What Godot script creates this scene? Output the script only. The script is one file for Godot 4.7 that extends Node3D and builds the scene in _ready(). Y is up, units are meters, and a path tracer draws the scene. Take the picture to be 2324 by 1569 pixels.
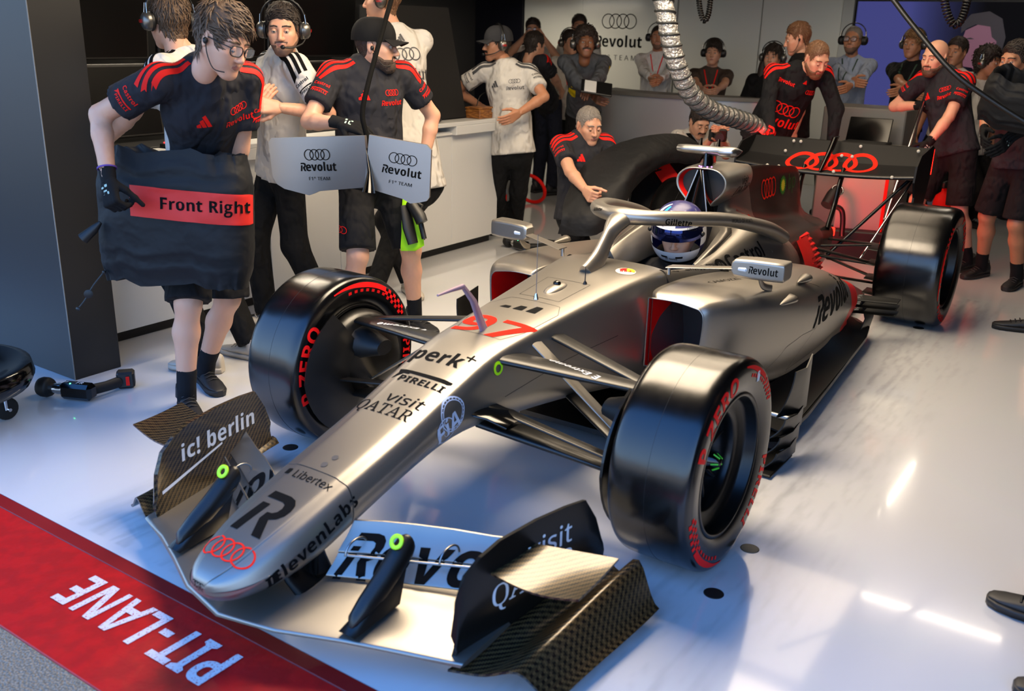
extends Node3D
# A racing car in its pit garage. Car axes: +z forward, +x the car's left, origin on the floor under the front axle. Metres.
func _ready() -> void:
	# ---- camera
	var cam := Camera3D.new()
	cam.name = "camera"
	cam.transform = Transform3D(Basis.from_euler(Vector3(deg_to_rad(-18.3864), deg_to_rad(34.1288), deg_to_rad(1.3916)), EULER_ORDER_YXZ), Vector3(1.9005, 1.6587, 2.6805))
	cam.fov = 40.36
	cam.near = .05; cam.far = 400
	var at := CameraAttributesPhysical.new()
	at.frustum_focal_length = 33.0
	at.frustum_focus_distance = 4.55
	at.exposure_aperture = 3.2
	cam.attributes = at
	cam.current = true
	add_child(cam)
	# ---- sky and exposure
	var we := WorldEnvironment.new()
	we.name = "world"
	var e := Environment.new()
	e.background_mode = Environment.BG_SKY
	var sky := Sky.new()
	var sm := ProceduralSkyMaterial.new()
	sm.sky_top_color = Color(.24, .48, .80); sm.sky_horizon_color = Color(.70, .83, .95)
	sm.ground_bottom_color = Color(.3, .3, .3); sm.ground_horizon_color = Color(.5, .55, .6)
	sm.sky_curve = .28
	sm.sky_energy_multiplier = 1.55
	sky.sky_material = sm
	e.sky = sky
	e.tonemap_mode = Environment.TONE_MAPPER_LINEAR
	e.tonemap_exposure = 1.9
	e.sdfgi_enabled = true; e.ssao_enabled = true; e.ssil_enabled = true
	we.environment = e
	add_child(we)
	# ---- sun: high behind the pit building, so that the apron lies in its shade and the far pit lane is lit
	var sun := DirectionalLight3D.new()
	sun.name = "sun"
	sun.rotation_degrees = Vector3(-60, 165, 0)
	sun.light_color = Color(1, .93, .82); sun.light_energy = 3.0; sun.shadow_enabled = true
	sun.light_angular_distance = .53
	add_child(sun)
	materials()
	ceiling_lamps()
	print("room"); room()
	print("car"); car()
	print("people"); people()
	print("objects"); small_objects()

func area(called: String, at: Vector3, look: Vector3, size: Vector2, c: Color, e: float) -> void:
	var l := AreaLight3D.new()
	l.name = numbered(called)
	l.area_size = size; l.area_normalize_energy = true
	l.light_color = c; l.light_energy = e
	l.shadow_enabled = true
	l.area_range = 20.0
	add_child(l)
	var up := Vector3.UP if absf(look.y) < .9 else Vector3.FORWARD
	l.look_at_from_position(at, at + look, up)

func ceiling_lamps() -> void:
	# large luminous panels above the car, warm white, and slim tubes towards the back
	var warm := Color(1.0, .91, .78)
	var i := 0
	for z in [-4.05, -2.35, -.65]:
		var t := thing("ceiling_light_panel", ["warm luminous ceiling panel over the rear axle of the car", "warm luminous ceiling panel over the cockpit of the car", "warm luminous ceiling panel over the nose of the car"][i], "ceiling light", Vector3(-.25, 2.78, z))
		i += 1
		var b := mb()
		for s in [-1, 1]:
			b.box(Vector3(-.25 + s * .72, 2.775, z), Vector3(.04, .05, 1.60), .004)
			b.box(Vector3(-.25, 2.775, z + s * .80), Vector3(1.48, .05, .04), .004)
		put("frame", b.mesh(), M.alu, t)
		var d := mb()
		d.box(Vector3(-.25, 2.775, z), Vector3(1.40, .02, 1.56), .002)
		put("lamp_diffuser", d.mesh(), M.panel_glow if i == 3 else M.panel_dim, t)
		area("ceiling_panel_lamp", Vector3(-.25, 2.755, z), Vector3.DOWN, Vector2(1.36, 1.5), warm, PANEL_E * [.14, .38, 1.6][i - 1])
	var strength := {.5: .25, .25: .15}
	for q in [[Vector3(.5, 2.74, -4.65), Vector3(1.55, 2.74, -4.65), "thin tube lamp across the ceiling on the right of the rear wing"], [Vector3(.25, 2.74, -6.2), Vector3(.25, 2.74, -7.6), "thin tube lamp running towards the dark screen wall"], [Vector3(-5.41, 2.05, -7.6), Vector3(-4.41, 2.05, -7.6), "bright tube lamp hanging above the white team wall"], [Vector3(-1.12, 2.05, -7.6), Vector3(-.93, 2.05, -7.6), "short bright tube lamp above the edge of the blue screen"], [Vector3(-2.9, 2.5, -.6), Vector3(-2.9, 2.5, -2.9), "tube lamp above the monitor desk"]]:
		var a: Vector3 = q[0]; var c: Vector3 = q[1]
		var t := thing("tube_lamp", q[2], "lamp", (a + c) / 2)
		var d := mb()
		d.tube([a, c], .018, 10)
		put("lamp_tube", d.mesh(), M.tube_glow, t)
		var h := mb()
		var w := (c - a).normalized()
		h.box((a + c) / 2 + Vector3(0, .032, 0), Vector3(absf(w.x) * (c - a).length() + .06 * (1 - absf(w.x)), .03, absf(w.z) * (c - a).length() + .06 * (1 - absf(w.z))), .004)
		put("housing", h.mesh(), M.alu, t)
		area("tube_lamp_light", (a + c) / 2 - Vector3(0, .03, 0), Vector3.DOWN, Vector2(maxf(.04, absf((c - a).x)), maxf(.04, absf((c - a).z))), Color(1, .93, .82), TUBE_E * (c - a).length() * strength.get(a.x, 1.0))
# ---------------------------------------------------------------- mesh builder
class MB:
	var v := PackedVector3Array()
	var uv := PackedVector2Array()
	var col := PackedColorArray()
	var ix := PackedInt32Array()
	var c := Color.WHITE
	func add(p: Vector3, t := Vector2.ZERO) -> int:
		v.append(p); uv.append(t); col.append(c)
		return v.size() - 1
	func tri(a: int, b: int, d: int) -> void:
		ix.append(a); ix.append(b); ix.append(d)
	func quad(a: int, b: int, d: int, e: int) -> void:
		tri(a, b, d); tri(a, d, e)
	func face(pts: Array) -> void:          # flat polygon fan with its own vertices
		var n0 := v.size()
		for p in pts: add(p, Vector2(p.x + p.z, p.y))
		for i in range(1, pts.size() - 1): tri(n0, n0 + i, n0 + i + 1)
	func rows(r: Array, close := false, us := 1.0, vs := 1.0) -> int:
		var n0 := v.size()
		var m: int = r[0].size()
		for i in r.size():
			for j in m: add(r[i][j], Vector2(us * j / maxf(1, m - 1), vs * i / maxf(1, r.size() - 1)))
		for i in r.size() - 1:
			for j in (m if close else m - 1):
				var k := (j + 1) % m
				quad(n0 + i * m + j, n0 + i * m + k, n0 + (i + 1) * m + k, n0 + (i + 1) * m + j)
		return n0
	func loft(r: Array, caps := true, us := 1.0, vs := 1.0) -> void:
		rows(r, true, us, vs)
		if caps:
			for e in [r[0], r[r.size() - 1]]:
				var ce := Vector3.ZERO
				for p in e: ce += p
				ce /= e.size()
				var n0 := v.size()
				add(ce, Vector2(.5, .5))
				for p in e: add(p, Vector2(p.x, p.y))
				for j in e.size():
					if e == r[0]: tri(n0, n0 + 1 + (j + 1) % e.size(), n0 + 1 + j)
					else: tri(n0, n0 + 1 + j, n0 + 1 + (j + 1) % e.size())
	func box(ce: Vector3, s: Vector3, bev := .004, b := Basis()) -> void:
		var h := s / 2
		bev = minf(bev, minf(h.x, minf(h.y, h.z)) * .9)
		var q := func(sx, sy, sz, ax): # corner vertex lying on face ax
			var p := Vector3(sx * (h.x - (0.0 if ax == 0 else bev)), sy * (h.y - (0.0 if ax == 1 else bev)), sz * (h.z - (0.0 if ax == 2 else bev)))
			return ce + b * p
		for s1 in [-1, 1]:
			_f([q.call(s1, -1, -1, 0), q.call(s1, 1, -1, 0), q.call(s1, 1, 1, 0), q.call(s1, -1, 1, 0)], s1 > 0)
			_f([q.call(-1, s1, -1, 1), q.call(-1, s1, 1, 1), q.call(1, s1, 1, 1), q.call(1, s1, -1, 1)], s1 > 0)
			_f([q.call(-1, -1, s1, 2), q.call(1, -1, s1, 2), q.call(1, 1, s1, 2), q.call(-1, 1, s1, 2)], s1 > 0)
		for a in [-1, 1]:
			for d in [-1, 1]:
				_f([q.call(a, d, -1, 0), q.call(a, d, 1, 0), q.call(a, d, 1, 1), q.call(a, d, -1, 1)], a * d > 0)
				_f([q.call(-1, a, d, 1), q.call(1, a, d, 1), q.call(1, a, d, 2), q.call(-1, a, d, 2)], a * d > 0)
				_f([q.call(a, -1, d, 2), q.call(a, 1, d, 2), q.call(a, 1, d, 0), q.call(a, -1, d, 0)], a * d > 0)
				for e in [-1, 1]: _f([q.call(a, d, e, 0), q.call(a, d, e, 1), q.call(a, d, e, 2)], a * d * e < 0)
	func _f(p: Array, flip: bool) -> void:
		if flip: p.reverse()
		face(p)
	func tube(path: Array, rad, n := 10, caps := true, flat := 1.0, upv := Vector3.UP, vs := 1.0) -> void:
		var r := []
		var t0: Vector3 = (path[1] - path[0]).normalized()
		var u := upv - t0 * upv.dot(t0)
		if u.length() < .05: u = Vector3.RIGHT - t0 * Vector3.RIGHT.dot(t0)
		u = u.normalized()
		for i in path.size():
			var t: Vector3 = (path[mini(i + 1, path.size() - 1)] - path[maxi(i - 1, 0)]).normalized()
			u = (u - t * u.dot(t)).normalized()
			var w := t.cross(u)
			var k: float = rad[i] if rad is Array else rad
			var ring := PackedVector3Array()
			for j in n:
				var a := TAU * j / n
				ring.append(path[i] + u * sin(a) * k * flat + w * cos(a) * k)
			r.append(ring)
		loft(r, caps, 1.0, vs)
	func lathe(prof: Array, f: Transform3D, n := 32, close := false, sweep := TAU) -> void: # prof: Vector2(radius, height along f.y)
		var r := []
		for p in prof:
			var ring := PackedVector3Array()
			for j in (n if sweep == TAU else n + 1):
				var a := sweep * j / n
				ring.append(f * Vector3(cos(a) * p.x, p.y, sin(a) * p.x))
			r.append(ring)
		if close: r.append(r[0])
		rows(r, sweep == TAU, 1.0, 1.0)
	func prism(poly: PackedVector2Array, f: Transform3D, thick: float) -> void: # outline in f's xy, extruded to both sides of f's z
		if Geometry2D.is_polygon_clockwise(poly): poly.reverse()
		var t := Geometry2D.triangulate_polygon(poly)
		for s in [-.5, .5]:
			var n0 := v.size()
			for p in poly: add(f * Vector3(p.x, p.y, s * thick), p)
			for i in range(0, t.size(), 3):
				if s < 0: tri(n0 + t[i], n0 + t[i + 1], n0 + t[i + 2])
				else: tri(n0 + t[i], n0 + t[i + 2], n0 + t[i + 1])
		for i in poly.size():
			var a := poly[i]; var b2 := poly[(i + 1) % poly.size()]
			face([f * Vector3(a.x, a.y, -.5 * thick), f * Vector3(a.x, a.y, .5 * thick), f * Vector3(b2.x, b2.y, .5 * thick), f * Vector3(b2.x, b2.y, -.5 * thick)])
	func sheet(g: Array, thick: float) -> void:   # grid of points (array of rows) thickened to both sides
		var n: int = g.size(); var m: int = g[0].size()
		var top := []; var bot := []
		for i in n:
			var ra := PackedVector3Array(); var rb := PackedVector3Array()
			for j in m:
				var du: Vector3 = g[i][mini(j + 1, m - 1)] - g[i][maxi(j - 1, 0)]
				var dv: Vector3 = g[mini(i + 1, n - 1)][j] - g[maxi(i - 1, 0)][j]
				var nn := du.cross(dv).normalized() * thick * .5
				ra.append(g[i][j] + nn); rb.append(g[i][j] - nn)
			top.append(ra); bot.append(rb)
		var ring := []
		for i in n:
			var r := PackedVector3Array(top[i]); var q := PackedVector3Array(bot[i]); q.reverse(); r.append_array(q)
			ring.append(r)
		var n0 := rows(top, false); var n1 := v.size()
		rows(bot, false)
		for k in range(n1, v.size()): pass
		for i in n - 1:
			face([top[i][0], top[i + 1][0], bot[i + 1][0], bot[i][0]])
			face([top[i][m - 1], bot[i][m - 1], bot[i + 1][m - 1], top[i + 1][m - 1]])
		for j in m - 1:
			face([top[0][j], bot[0][j], bot[0][j + 1], top[0][j + 1]])
			face([top[n - 1][j], top[n - 1][j + 1], bot[n - 1][j + 1], bot[n - 1][j]])
	func ball(ce: Vector3, r: Vector3, n := 12, b := Basis()) -> void:
		var rr := []
		for i in range(0, n + 1):
			var th := PI * i / n
			var ring := PackedVector3Array()
			for j in n * 2:
				var a := TAU * j / (n * 2)
				ring.append(ce + b * (Vector3(sin(th) * cos(a), cos(th), sin(th) * sin(a)) * r))
			rr.append(ring)
		rows(rr, true)
	func mesh(fix := true, colors := false) -> ArrayMesh:
		if fix:
			var vol := 0.0
			var ce := v[0] if v.size() else Vector3.ZERO
			for i in range(0, ix.size(), 3): vol += (v[ix[i]] - ce).dot((v[ix[i + 1]] - ce).cross(v[ix[i + 2]] - ce))
			if vol > 0:
				for i in range(0, ix.size(), 3):
					var k := ix[i + 1]; ix[i + 1] = ix[i + 2]; ix[i + 2] = k
		var nn := PackedVector3Array(); nn.resize(v.size())
		for i in range(0, ix.size(), 3):
			var a := ix[i]; var b := ix[i + 1]; var d := ix[i + 2]
			var k := (v[d] - v[a]).cross(v[b] - v[a])
			nn[a] += k; nn[b] += k; nn[d] += k
		for i in nn.size(): nn[i] = nn[i].normalized() if nn[i].length_squared() > 1e-20 else Vector3.UP
		var ar := []; ar.resize(Mesh.ARRAY_MAX)
		ar[Mesh.ARRAY_VERTEX] = v; ar[Mesh.ARRAY_NORMAL] = nn; ar[Mesh.ARRAY_TEX_UV] = uv; ar[Mesh.ARRAY_INDEX] = ix
		if colors: ar[Mesh.ARRAY_COLOR] = col
		var am := ArrayMesh.new()
		am.add_surface_from_arrays(Mesh.PRIMITIVE_TRIANGLES, ar)
		return am

# ---------------------------------------------------------------- scene helpers
var taken := {}
var M := {}
func numbered(n: String) -> String:
	var k: int = taken.get(n, 0)
	taken[n] = k + 1
	return n if k == 0 else "%s_%03d" % [n, k]
func tag(o: Node, label := "", category := "", group := "", kind := "") -> Node:
	if label: o.set_meta("label", label)
	if category: o.set_meta("category", category)
	if group: o.set_meta("group", group)
	if kind: o.set_meta("kind", kind)
	return o
func thing(called: String, label: String, category: String, at := Vector3.ZERO, group := "") -> Node3D:
	var o := Node3D.new()
	o.name = numbered(called)
	add_child(o)
	o.position = at
	tag(o, label, category, group)
	return o
func put(called: String, m: Mesh, mat: Material, parent: Node = self) -> MeshInstance3D:
	var o := MeshInstance3D.new()
	o.name = numbered(called) if parent == self else called
	o.mesh = m
	o.material_override = mat
	parent.add_child(o, true)
	if parent is Node3D and parent != self:      # meshes are written in world axes: bring them under their thing
		o.transform = gx(parent).affine_inverse()
	return o
func gx(n: Node) -> Transform3D:
	var t := Transform3D()
	while n is Node3D and n != self:
		t = (n as Node3D).transform * t
		n = n.get_parent()
	return t
func structure(called: String, m: Mesh, mat: Material, label: String, cat: String) -> MeshInstance3D:
	var o := put(called, m, mat)
	tag(o, label, cat, "", "structure")
	return o
func mat(c: Color, rough := .5, metal := 0.0, spec := .5) -> StandardMaterial3D:
	var m := StandardMaterial3D.new()
	m.albedo_color = c; m.roughness = rough; m.metallic = metal; m.metallic_specular = spec
	return m
func glow(c: Color, e: float) -> StandardMaterial3D:
	var m := mat(c, .4)
	m.emission_enabled = true; m.emission = c; m.emission_energy_multiplier = e
	return m
func noise(f: float, seed_: int, oct := 4) -> FastNoiseLite:
	var n := FastNoiseLite.new()
	n.noise_type = FastNoiseLite.TYPE_SIMPLEX_SMOOTH
	n.frequency = f; n.seed = seed_; n.fractal_octaves = oct
	return n
func noise_tex(f: float, seed_: int, lo: Color, hi: Color, size := 512, oct := 4, a := .3, b := .7) -> NoiseTexture2D:
	var t := NoiseTexture2D.new()
	t.width = size; t.height = size; t.seamless = true; t.noise = noise(f, seed_, oct)
	var g := Gradient.new()
	g.offsets = PackedFloat32Array([a, b]); g.colors = PackedColorArray([lo, hi])
	t.color_ramp = g
	return t
func bumped(m: StandardMaterial3D, f: float, seed_: int, scale: float, uvs := 1.0, size := 256) -> StandardMaterial3D:
	m.heightmap_enabled = true
	m.heightmap_texture = noise_tex(f, seed_, Color.BLACK, Color.WHITE, size)
	m.heightmap_scale = scale
	m.uv1_triplanar = true; m.uv1_scale = Vector3.ONE * uvs
	return m
func mb() -> MB: return MB.new()
func spline(pts: Array, n: int) -> Array:     # Catmull-Rom through points (any vector type)
	var out := []
	var m := pts.size()
	for i in m - 1:
		var a = pts[maxi(i - 1, 0)]; var b = pts[i]; var c = pts[i + 1]; var d = pts[mini(i + 2, m - 1)]
		for k in n:
			var t := float(k) / n
			out.append(.5 * ((2 * b) + (c - a) * t + (2 * a - 5 * b + 4 * c - d) * t * t + (3 * b - a - 3 * c + d) * t * t * t))
	out.append(pts[m - 1])
	return out
func airfoil(le: Vector3, te: Vector3, up: Vector3, thick: float, camber := 0.0, n := 7) -> PackedVector3Array:
	var r := PackedVector3Array()
	var c := te - le
	var len := c.length()
	up = (up - c.normalized() * up.dot(c.normalized())).normalized()
	for i in n * 2:
		var top := i <= n
		var k := float(i if top else n * 2 - i) / n
		var x := k * k * (3 - 2 * k) if false else .5 - .5 * cos(PI * k)
		var t := thick * 5 * (.2969 * sqrt(x) - .126 * x - .3516 * x * x + .2843 * x * x * x - .1 * x * x * x * x) + (.0012 / maxf(len, .01) if x > .9 else 0.0)
		r.append(le + c * x + up * len * ((t if top else -t) + camber * 4 * x * (1 - x)))
	return r
func wing(secs: Array, parent: Node, called: String, m: Material) -> MeshInstance3D:   # secs: [le, te, up, thick, camber]
	var b := mb()
	var r := []
	for s in secs: r.append(airfoil(s[0], s[1], s[2], s[3], s[4] if s.size() > 4 else 0.0))
	b.loft(r, true, 1.0, 1.0)
	return put(called, b.mesh(), m, parent)
func rod(a: Vector3, b: Vector3, r: float, parent: Node, called: String, m: Material, n := 8) -> MeshInstance3D:
	var k := mb()
	k.tube([a, b], r, n)
	return put(called, k.mesh(), m, parent)
func poly(a: Array) -> PackedVector2Array:
	var p := PackedVector2Array()
	for i in range(0, a.size(), 2): p.append(Vector2(a[i], a[i + 1]))
	return p
func rrect(w: float, h: float, r: float, n := 4) -> PackedVector2Array:
	var p := PackedVector2Array()
	for c in [[1, 1, 0], [-1, 1, 1], [-1, -1, 2], [1, -1, 3]]:
		for i in n + 1:
			var a: float = PI / 2 * (c[2] + float(i) / n)
			p.append(Vector2(c[0] * (w / 2 - r) + cos(a) * r, c[1] * (h / 2 - r) + sin(a) * r))
	return p

# ---------------------------------------------------------------- print: flat shapes laid on real surfaces
var fonts := {}
func font(kind: String) -> SystemFont:
	if not fonts.has(kind):
		var f := SystemFont.new()
		f.font_names = PackedStringArray(["Droid Serif" if "serif" in kind else "Droid Sans Mono" if "mono" in kind else "Droid Sans"])
		f.font_weight = 700 if "bold" in kind else 400
		fonts[kind] = f
	return fonts[kind]
func words(text: String, h: float, kind := "bold", stretch := 1.0, slant := 0.0) -> Array:   # triangles (Array of Vector2), centred, capital height h
	var t := TextMesh.new()
	t.text = text; t.font = font(kind); t.font_size = 64; t.pixel_size = .01; t.depth = 0.0; t.curve_step = 2.0
	var a := t.get_mesh_arrays()
	var p: PackedVector3Array = a[Mesh.ARRAY_VERTEX]
	var ix = a[Mesh.ARRAY_INDEX]
	var lo := Vector2(1e9, 1e9); var hi := -lo
	for q in p: lo = lo.min(Vector2(q.x, q.y)); hi = hi.max(Vector2(q.x, q.y))
	var k := h / .46
	var out := []
	var n: int = ix.size() if ix != null and ix.size() else p.size()
	for i in n:
		var q: Vector3 = p[ix[i]] if ix != null and ix.size() else p[i]
		var w := Vector2((q.x - (lo.x + hi.x) / 2) * stretch, q.y - (lo.y + hi.y) / 2) * k
		w.x += w.y * slant
		out.append(w)
	return out
func shift(t: Array, d: Vector2, s := 1.0) -> Array:
	var o := []
	for p in t: o.append(p * s + d)
	return o
func ptri(p: PackedVector2Array) -> Array:
	var o := []
	for i in Geometry2D.triangulate_polygon(p): o.append(p[i])
	return o
func ring2(c: Vector2, r: float, w: float, n := 28, sx := 1.0) -> Array:
	var o := []
	for i in n:
		var a := Vector2.from_angle(TAU * i / n) * Vector2(sx, 1); var b := Vector2.from_angle(TAU * (i + 1) / n) * Vector2(sx, 1)
		o.append_array([c + a * r, c + b * r, c + b * (r - w), c + a * r, c + b * (r - w), c + a * (r - w)])
	return o
func rings4(w: float, thick := .085, sy := 1.0) -> Array:      # four interlocked rings, total width w
	var r := w / 5.45
	var o := []
	for i in 4: o.append_array(ring2(Vector2((i - 1.5) * r * 1.15 * 1.0, 0), r, r * thick * 2.0))
	return o
func three_bars(w: float) -> Array:
	var o := []
	for q in [[0.0, .28, .30, .0], [.33, .62, .62, .0], [.66, .97, .95, .0]]:
		o.append_array(ptri(poly([q[0] * w, 0, (q[0] + .27) * w, 0, (q[0] + .27) * w - .0 * w, q[2] * w * .62, (q[0] + .08) * w, q[2] * w * .62 - .02 * w])))
	return shift(o, Vector2(-w * .47, -w * .3))
func mountain(w: float) -> Array:      # three slanted bars rising to the right
	var o := []
	for i in 3:
		var x := i * .36
		var h: float = [.34, .64, .94][i]
		o.append_array(ptri(poly([x, 0, x + .29, 0, x + .29 - h * .5 + .10, h, x - h * .5 + .10 + .05, h - .13])))
	return shift(o, Vector2(-.48, -.42), 1.0).map(func(p): return p * w)
func split_tris(t: Array, lim: float) -> Array:
	var work := t.duplicate()
	var out := []
	var guard := 0
	while work.size() and guard < 60000:
		guard += 1
		var c: Vector2 = work.pop_back(); var b: Vector2 = work.pop_back(); var a: Vector2 = work.pop_back()
		var ab := a.distance_squared_to(b); var bc := b.distance_squared_to(c); var ca := c.distance_squared_to(a)
		var mx := maxf(ab, maxf(bc, ca))
		if mx <= lim * lim: out.append_array([a, b, c])
		elif mx == ab: var m := (a + b) / 2; work.append_array([a, m, c, m, b, c])
		elif mx == bc: var m := (b + c) / 2; work.append_array([a, b, m, a, m, c])
		else: var m := (c + a) / 2; work.append_array([a, b, m, m, b, c])
	return out
func frame(at: Vector3, out_dir: Vector3, up := Vector3.UP) -> Transform3D:
	var z := out_dir.normalized()
	var y := (up - z * up.dot(z)).normalized()
	return Transform3D(Basis(y.cross(z), y, z), at)
func print_on(surf: Array, t: Array, f: Transform3D, m: Material, parent: Node, called := "lettering", lim := .03, lift := .0012, reach := .35) -> MeshInstance3D:
	# surf: TriangleMesh list in world axes (empty: flat). Each vertex is dropped along -f.z on to the surface.
	var b := mb()
	var tr := split_tris(t, lim) if surf.size() else t
	var seen := {}
	var miss := {}
	for p in tr:
		var key := Vector2i(roundi(p.x * 20000), roundi(p.y * 20000))
		if not seen.has(key):
			var q: Vector3 = f * Vector3(p.x, p.y, 0) + f.basis.z * lift
			if surf.size():
				var best := -1e9
				miss[b.v.size()] = true
				for s in surf:
					var h: Dictionary = s.intersect_ray(f * Vector3(p.x, p.y, reach), -f.basis.z)
					if h:
						var d: float = (h.position - f.origin).dot(f.basis.z)
						if d > best and d > -reach:
							best = d
							miss.erase(b.v.size())
							var n: Vector3 = h.normal
							if n.dot(f.basis.z) < 0: n = -n
							q = h.position + n * lift
			seen[key] = b.add(q, p)
		b.ix.append(seen[key])
	if surf.size():
		var keep := PackedInt32Array()
		for i in range(0, b.ix.size(), 3):
			var q := [b.ix[i], b.ix[i + 1], b.ix[i + 2]]
			var far := false
			for j in 3:
				var a: int = q[j]; var c: int = q[(j + 1) % 3]
				if b.v[a].distance_to(b.v[c]) > b.uv[a].distance_to(b.uv[c]) * 3.0 + .022: far = true
			if not (far or miss.has(q[0]) or miss.has(q[1]) or miss.has(q[2])): keep.append_array(b.ix.slice(i, i + 3))
		b.ix = keep
	if b.ix.is_empty():
		print("nothing printed: ", called, " under ", parent.name)
		return null
	var o := put(called, b.mesh(false), m, parent)
	return o
func tmesh(m: Mesh) -> TriangleMesh: return m.generate_triangle_mesh()
func revolut(h: float) -> Array:    # the word with its split R
	var o := revolut_r(h)
	var w := words("evolut", h, "bold", 1.02)
	var lo := 1e9
	for p in w: lo = minf(lo, p.x)
	var o2 := shift(w, Vector2(h * .36 - lo, h * .03))
	o = shift(o, Vector2(-.02 * h, 0)); o.append_array(o2)
	var mn := 1e9; var mx := -1e9
	for p in o: mn = minf(mn, p.x); mx = maxf(mx, p.x)
	return shift(o, Vector2(-(mn + mx) / 2, 0))
func revolut_r(h: float) -> Array:
	var o := []
	o.append_array(ptri(poly([-.40, -.5, -.22, -.5, -.12, .20, -.30, .20])))       # stem
	o.append_array(ptri(poly([-.30, .5, .10, .5, .24, .46, .33, .36, .36, .22, .34, .08, .26, -.04, .14, -.10, .34, -.5, .13, -.5, -.04, -.14, -.02, .03, .08, .04, .15, .10, .17, .20, .14, .29, .06, .33, -.33, .33])))
	return o.map(func(p): return p * h)
const PANEL_E := 4.2
const TUBE_E := 1.0
func materials() -> void:
	M.alu = mat(Color(.62, .62, .62), .35, 1.0)
	M.panel_glow = glow(Color(1.0, .91, .78), 1.9)
	M.panel_dim = glow(Color(1.0, .91, .78), 1.3)
	M.tube_glow = glow(Color(1, .95, .88), 4.0)
	M.black = mat(Color(.025, .025, .028), .5)
	M.gloss_black = mat(Color(.012, .012, .014), .12)
	M.white = mat(Color(.80, .80, .79), .38)
	M.white_panel = mat(Color(.70, .71, .70), .32)
	M.dark_wall = mat(Color(.13, .13, .14), .6)
	M.ceiling = mat(Color(.16, .16, .17), .8)
	M.red_print = mat(Color(.86, .10, .07), .65, 0.0, .3)
	M.black_print = mat(Color(.04, .04, .042), .75, 0.0, .2)
	M.white_print = mat(Color(.82, .83, .84), .5)
	M.grey_print = mat(Color(.25, .25, .26), .6)
	M.yellow = mat(Color(.72, .95, .05), .45)
	M.chrome = mat(Color(.8, .8, .8), .15, 1.0)
	M.rubber = mat(Color(.02, .02, .021), .62)
	M.cable = mat(Color(.015, .015, .016), .45)
	# floor: pale glossy epoxy, with rubber scuffs beside the car
	var sz := 1024
	var im := Image.create(sz, sz, false, Image.FORMAT_RGB8)
	var n1 := noise(.004, 3); var n2 := noise(.05, 5); var n3 := noise(.02, 9, 3)
	for y in sz:
		for x in sz:
			var wx := -6.5 + 11.0 * x / sz; var wz := -9.5 + 11.0 * y / sz
			var c := Color(.77, .775, .785)
			var k := 1.0 + .02 * n1.get_noise_2d(x, y)
			# scuffed tracks left by the tyres when the car is pushed back
			for tr in [.82, -.82]:
				var d: float = absf(wx - (tr + .12 * n3.get_noise_2d(3, y) + .06))
				if d < .42 and wz < 1.1 and wz > -4.2:
					var g: float = clampf((n2.get_noise_2d(x * 3.0, y * .16) + n2.get_noise_2d(x * 5.0 + 40, y * .9)) * 1.1 + .08, 0, 1) * (1 - d / .42)
					k -= .13 * g
			im.set_pixel(x, y, Color(c.r * k, c.g * k, c.b * k))
	M.floor = mat(Color.WHITE, .13, 0.0, .5)
	M.floor.albedo_texture = ImageTexture.create_from_image(im)
	M.floor.uv1_scale = Vector3.ONE
	M.floor.clearcoat_enabled = true; M.floor.clearcoat = .5; M.floor.clearcoat_roughness = .05
	M.floor.normal_enabled = true
	var nt := NoiseTexture2D.new()
	nt.width = 1024; nt.height = 1024; nt.seamless = true; nt.as_normal_map = true; nt.bump_strength = .9; nt.noise = noise(.007, 21, 3)
	M.floor.normal_texture = nt; M.floor.normal_scale = .045
	M.red_floor = bumped(mat(Color(.66, .035, .05), .42), .03, 8, .06, 2.0)
	M.red_floor.albedo_color = Color.WHITE
	M.red_floor.albedo_texture = noise_tex(.012, 31, Color(.64, .05, .06), Color(.71, .05, .06), 512, 5, .3, .7)
	M.red_edge = mat(Color(.50, .03, .05), .45)
	M.concrete = bumped(mat(Color.WHITE, .9), .06, 12, .5, 3.0, 512)
	M.concrete.albedo_texture = noise_tex(.08, 41, Color(.40, .38, .33), Color(.64, .60, .53), 512, 5, .25, .75)
	M.asphalt = mat(Color(.50, .49, .47), .9)
	M.pillar = mat(Color(.135, .132, .13), .42, .2)
	M.navy = mat(Color(.02, .025, .08), .45)
	M.screen_blue = glow(Color(.105, .115, .36), .55)
	M.screen_black = glow(Color(.01, .011, .03), .4)
	M.monitor = mat(Color(.03, .03, .032), .3, 0.0, .35)
	M.satin_metal = mat(Color(.74, .75, .77), .30, .25)
	M.grey_box = mat(Color(.45, .44, .42), .5)

func slab(called: String, lo: Vector3, hi: Vector3, m: Material, label: String, cat: String) -> MeshInstance3D:
	var b := mb()
	b.box((lo + hi) / 2, hi - lo, .003)
	return structure(called, b.mesh(), m, label, cat)

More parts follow.
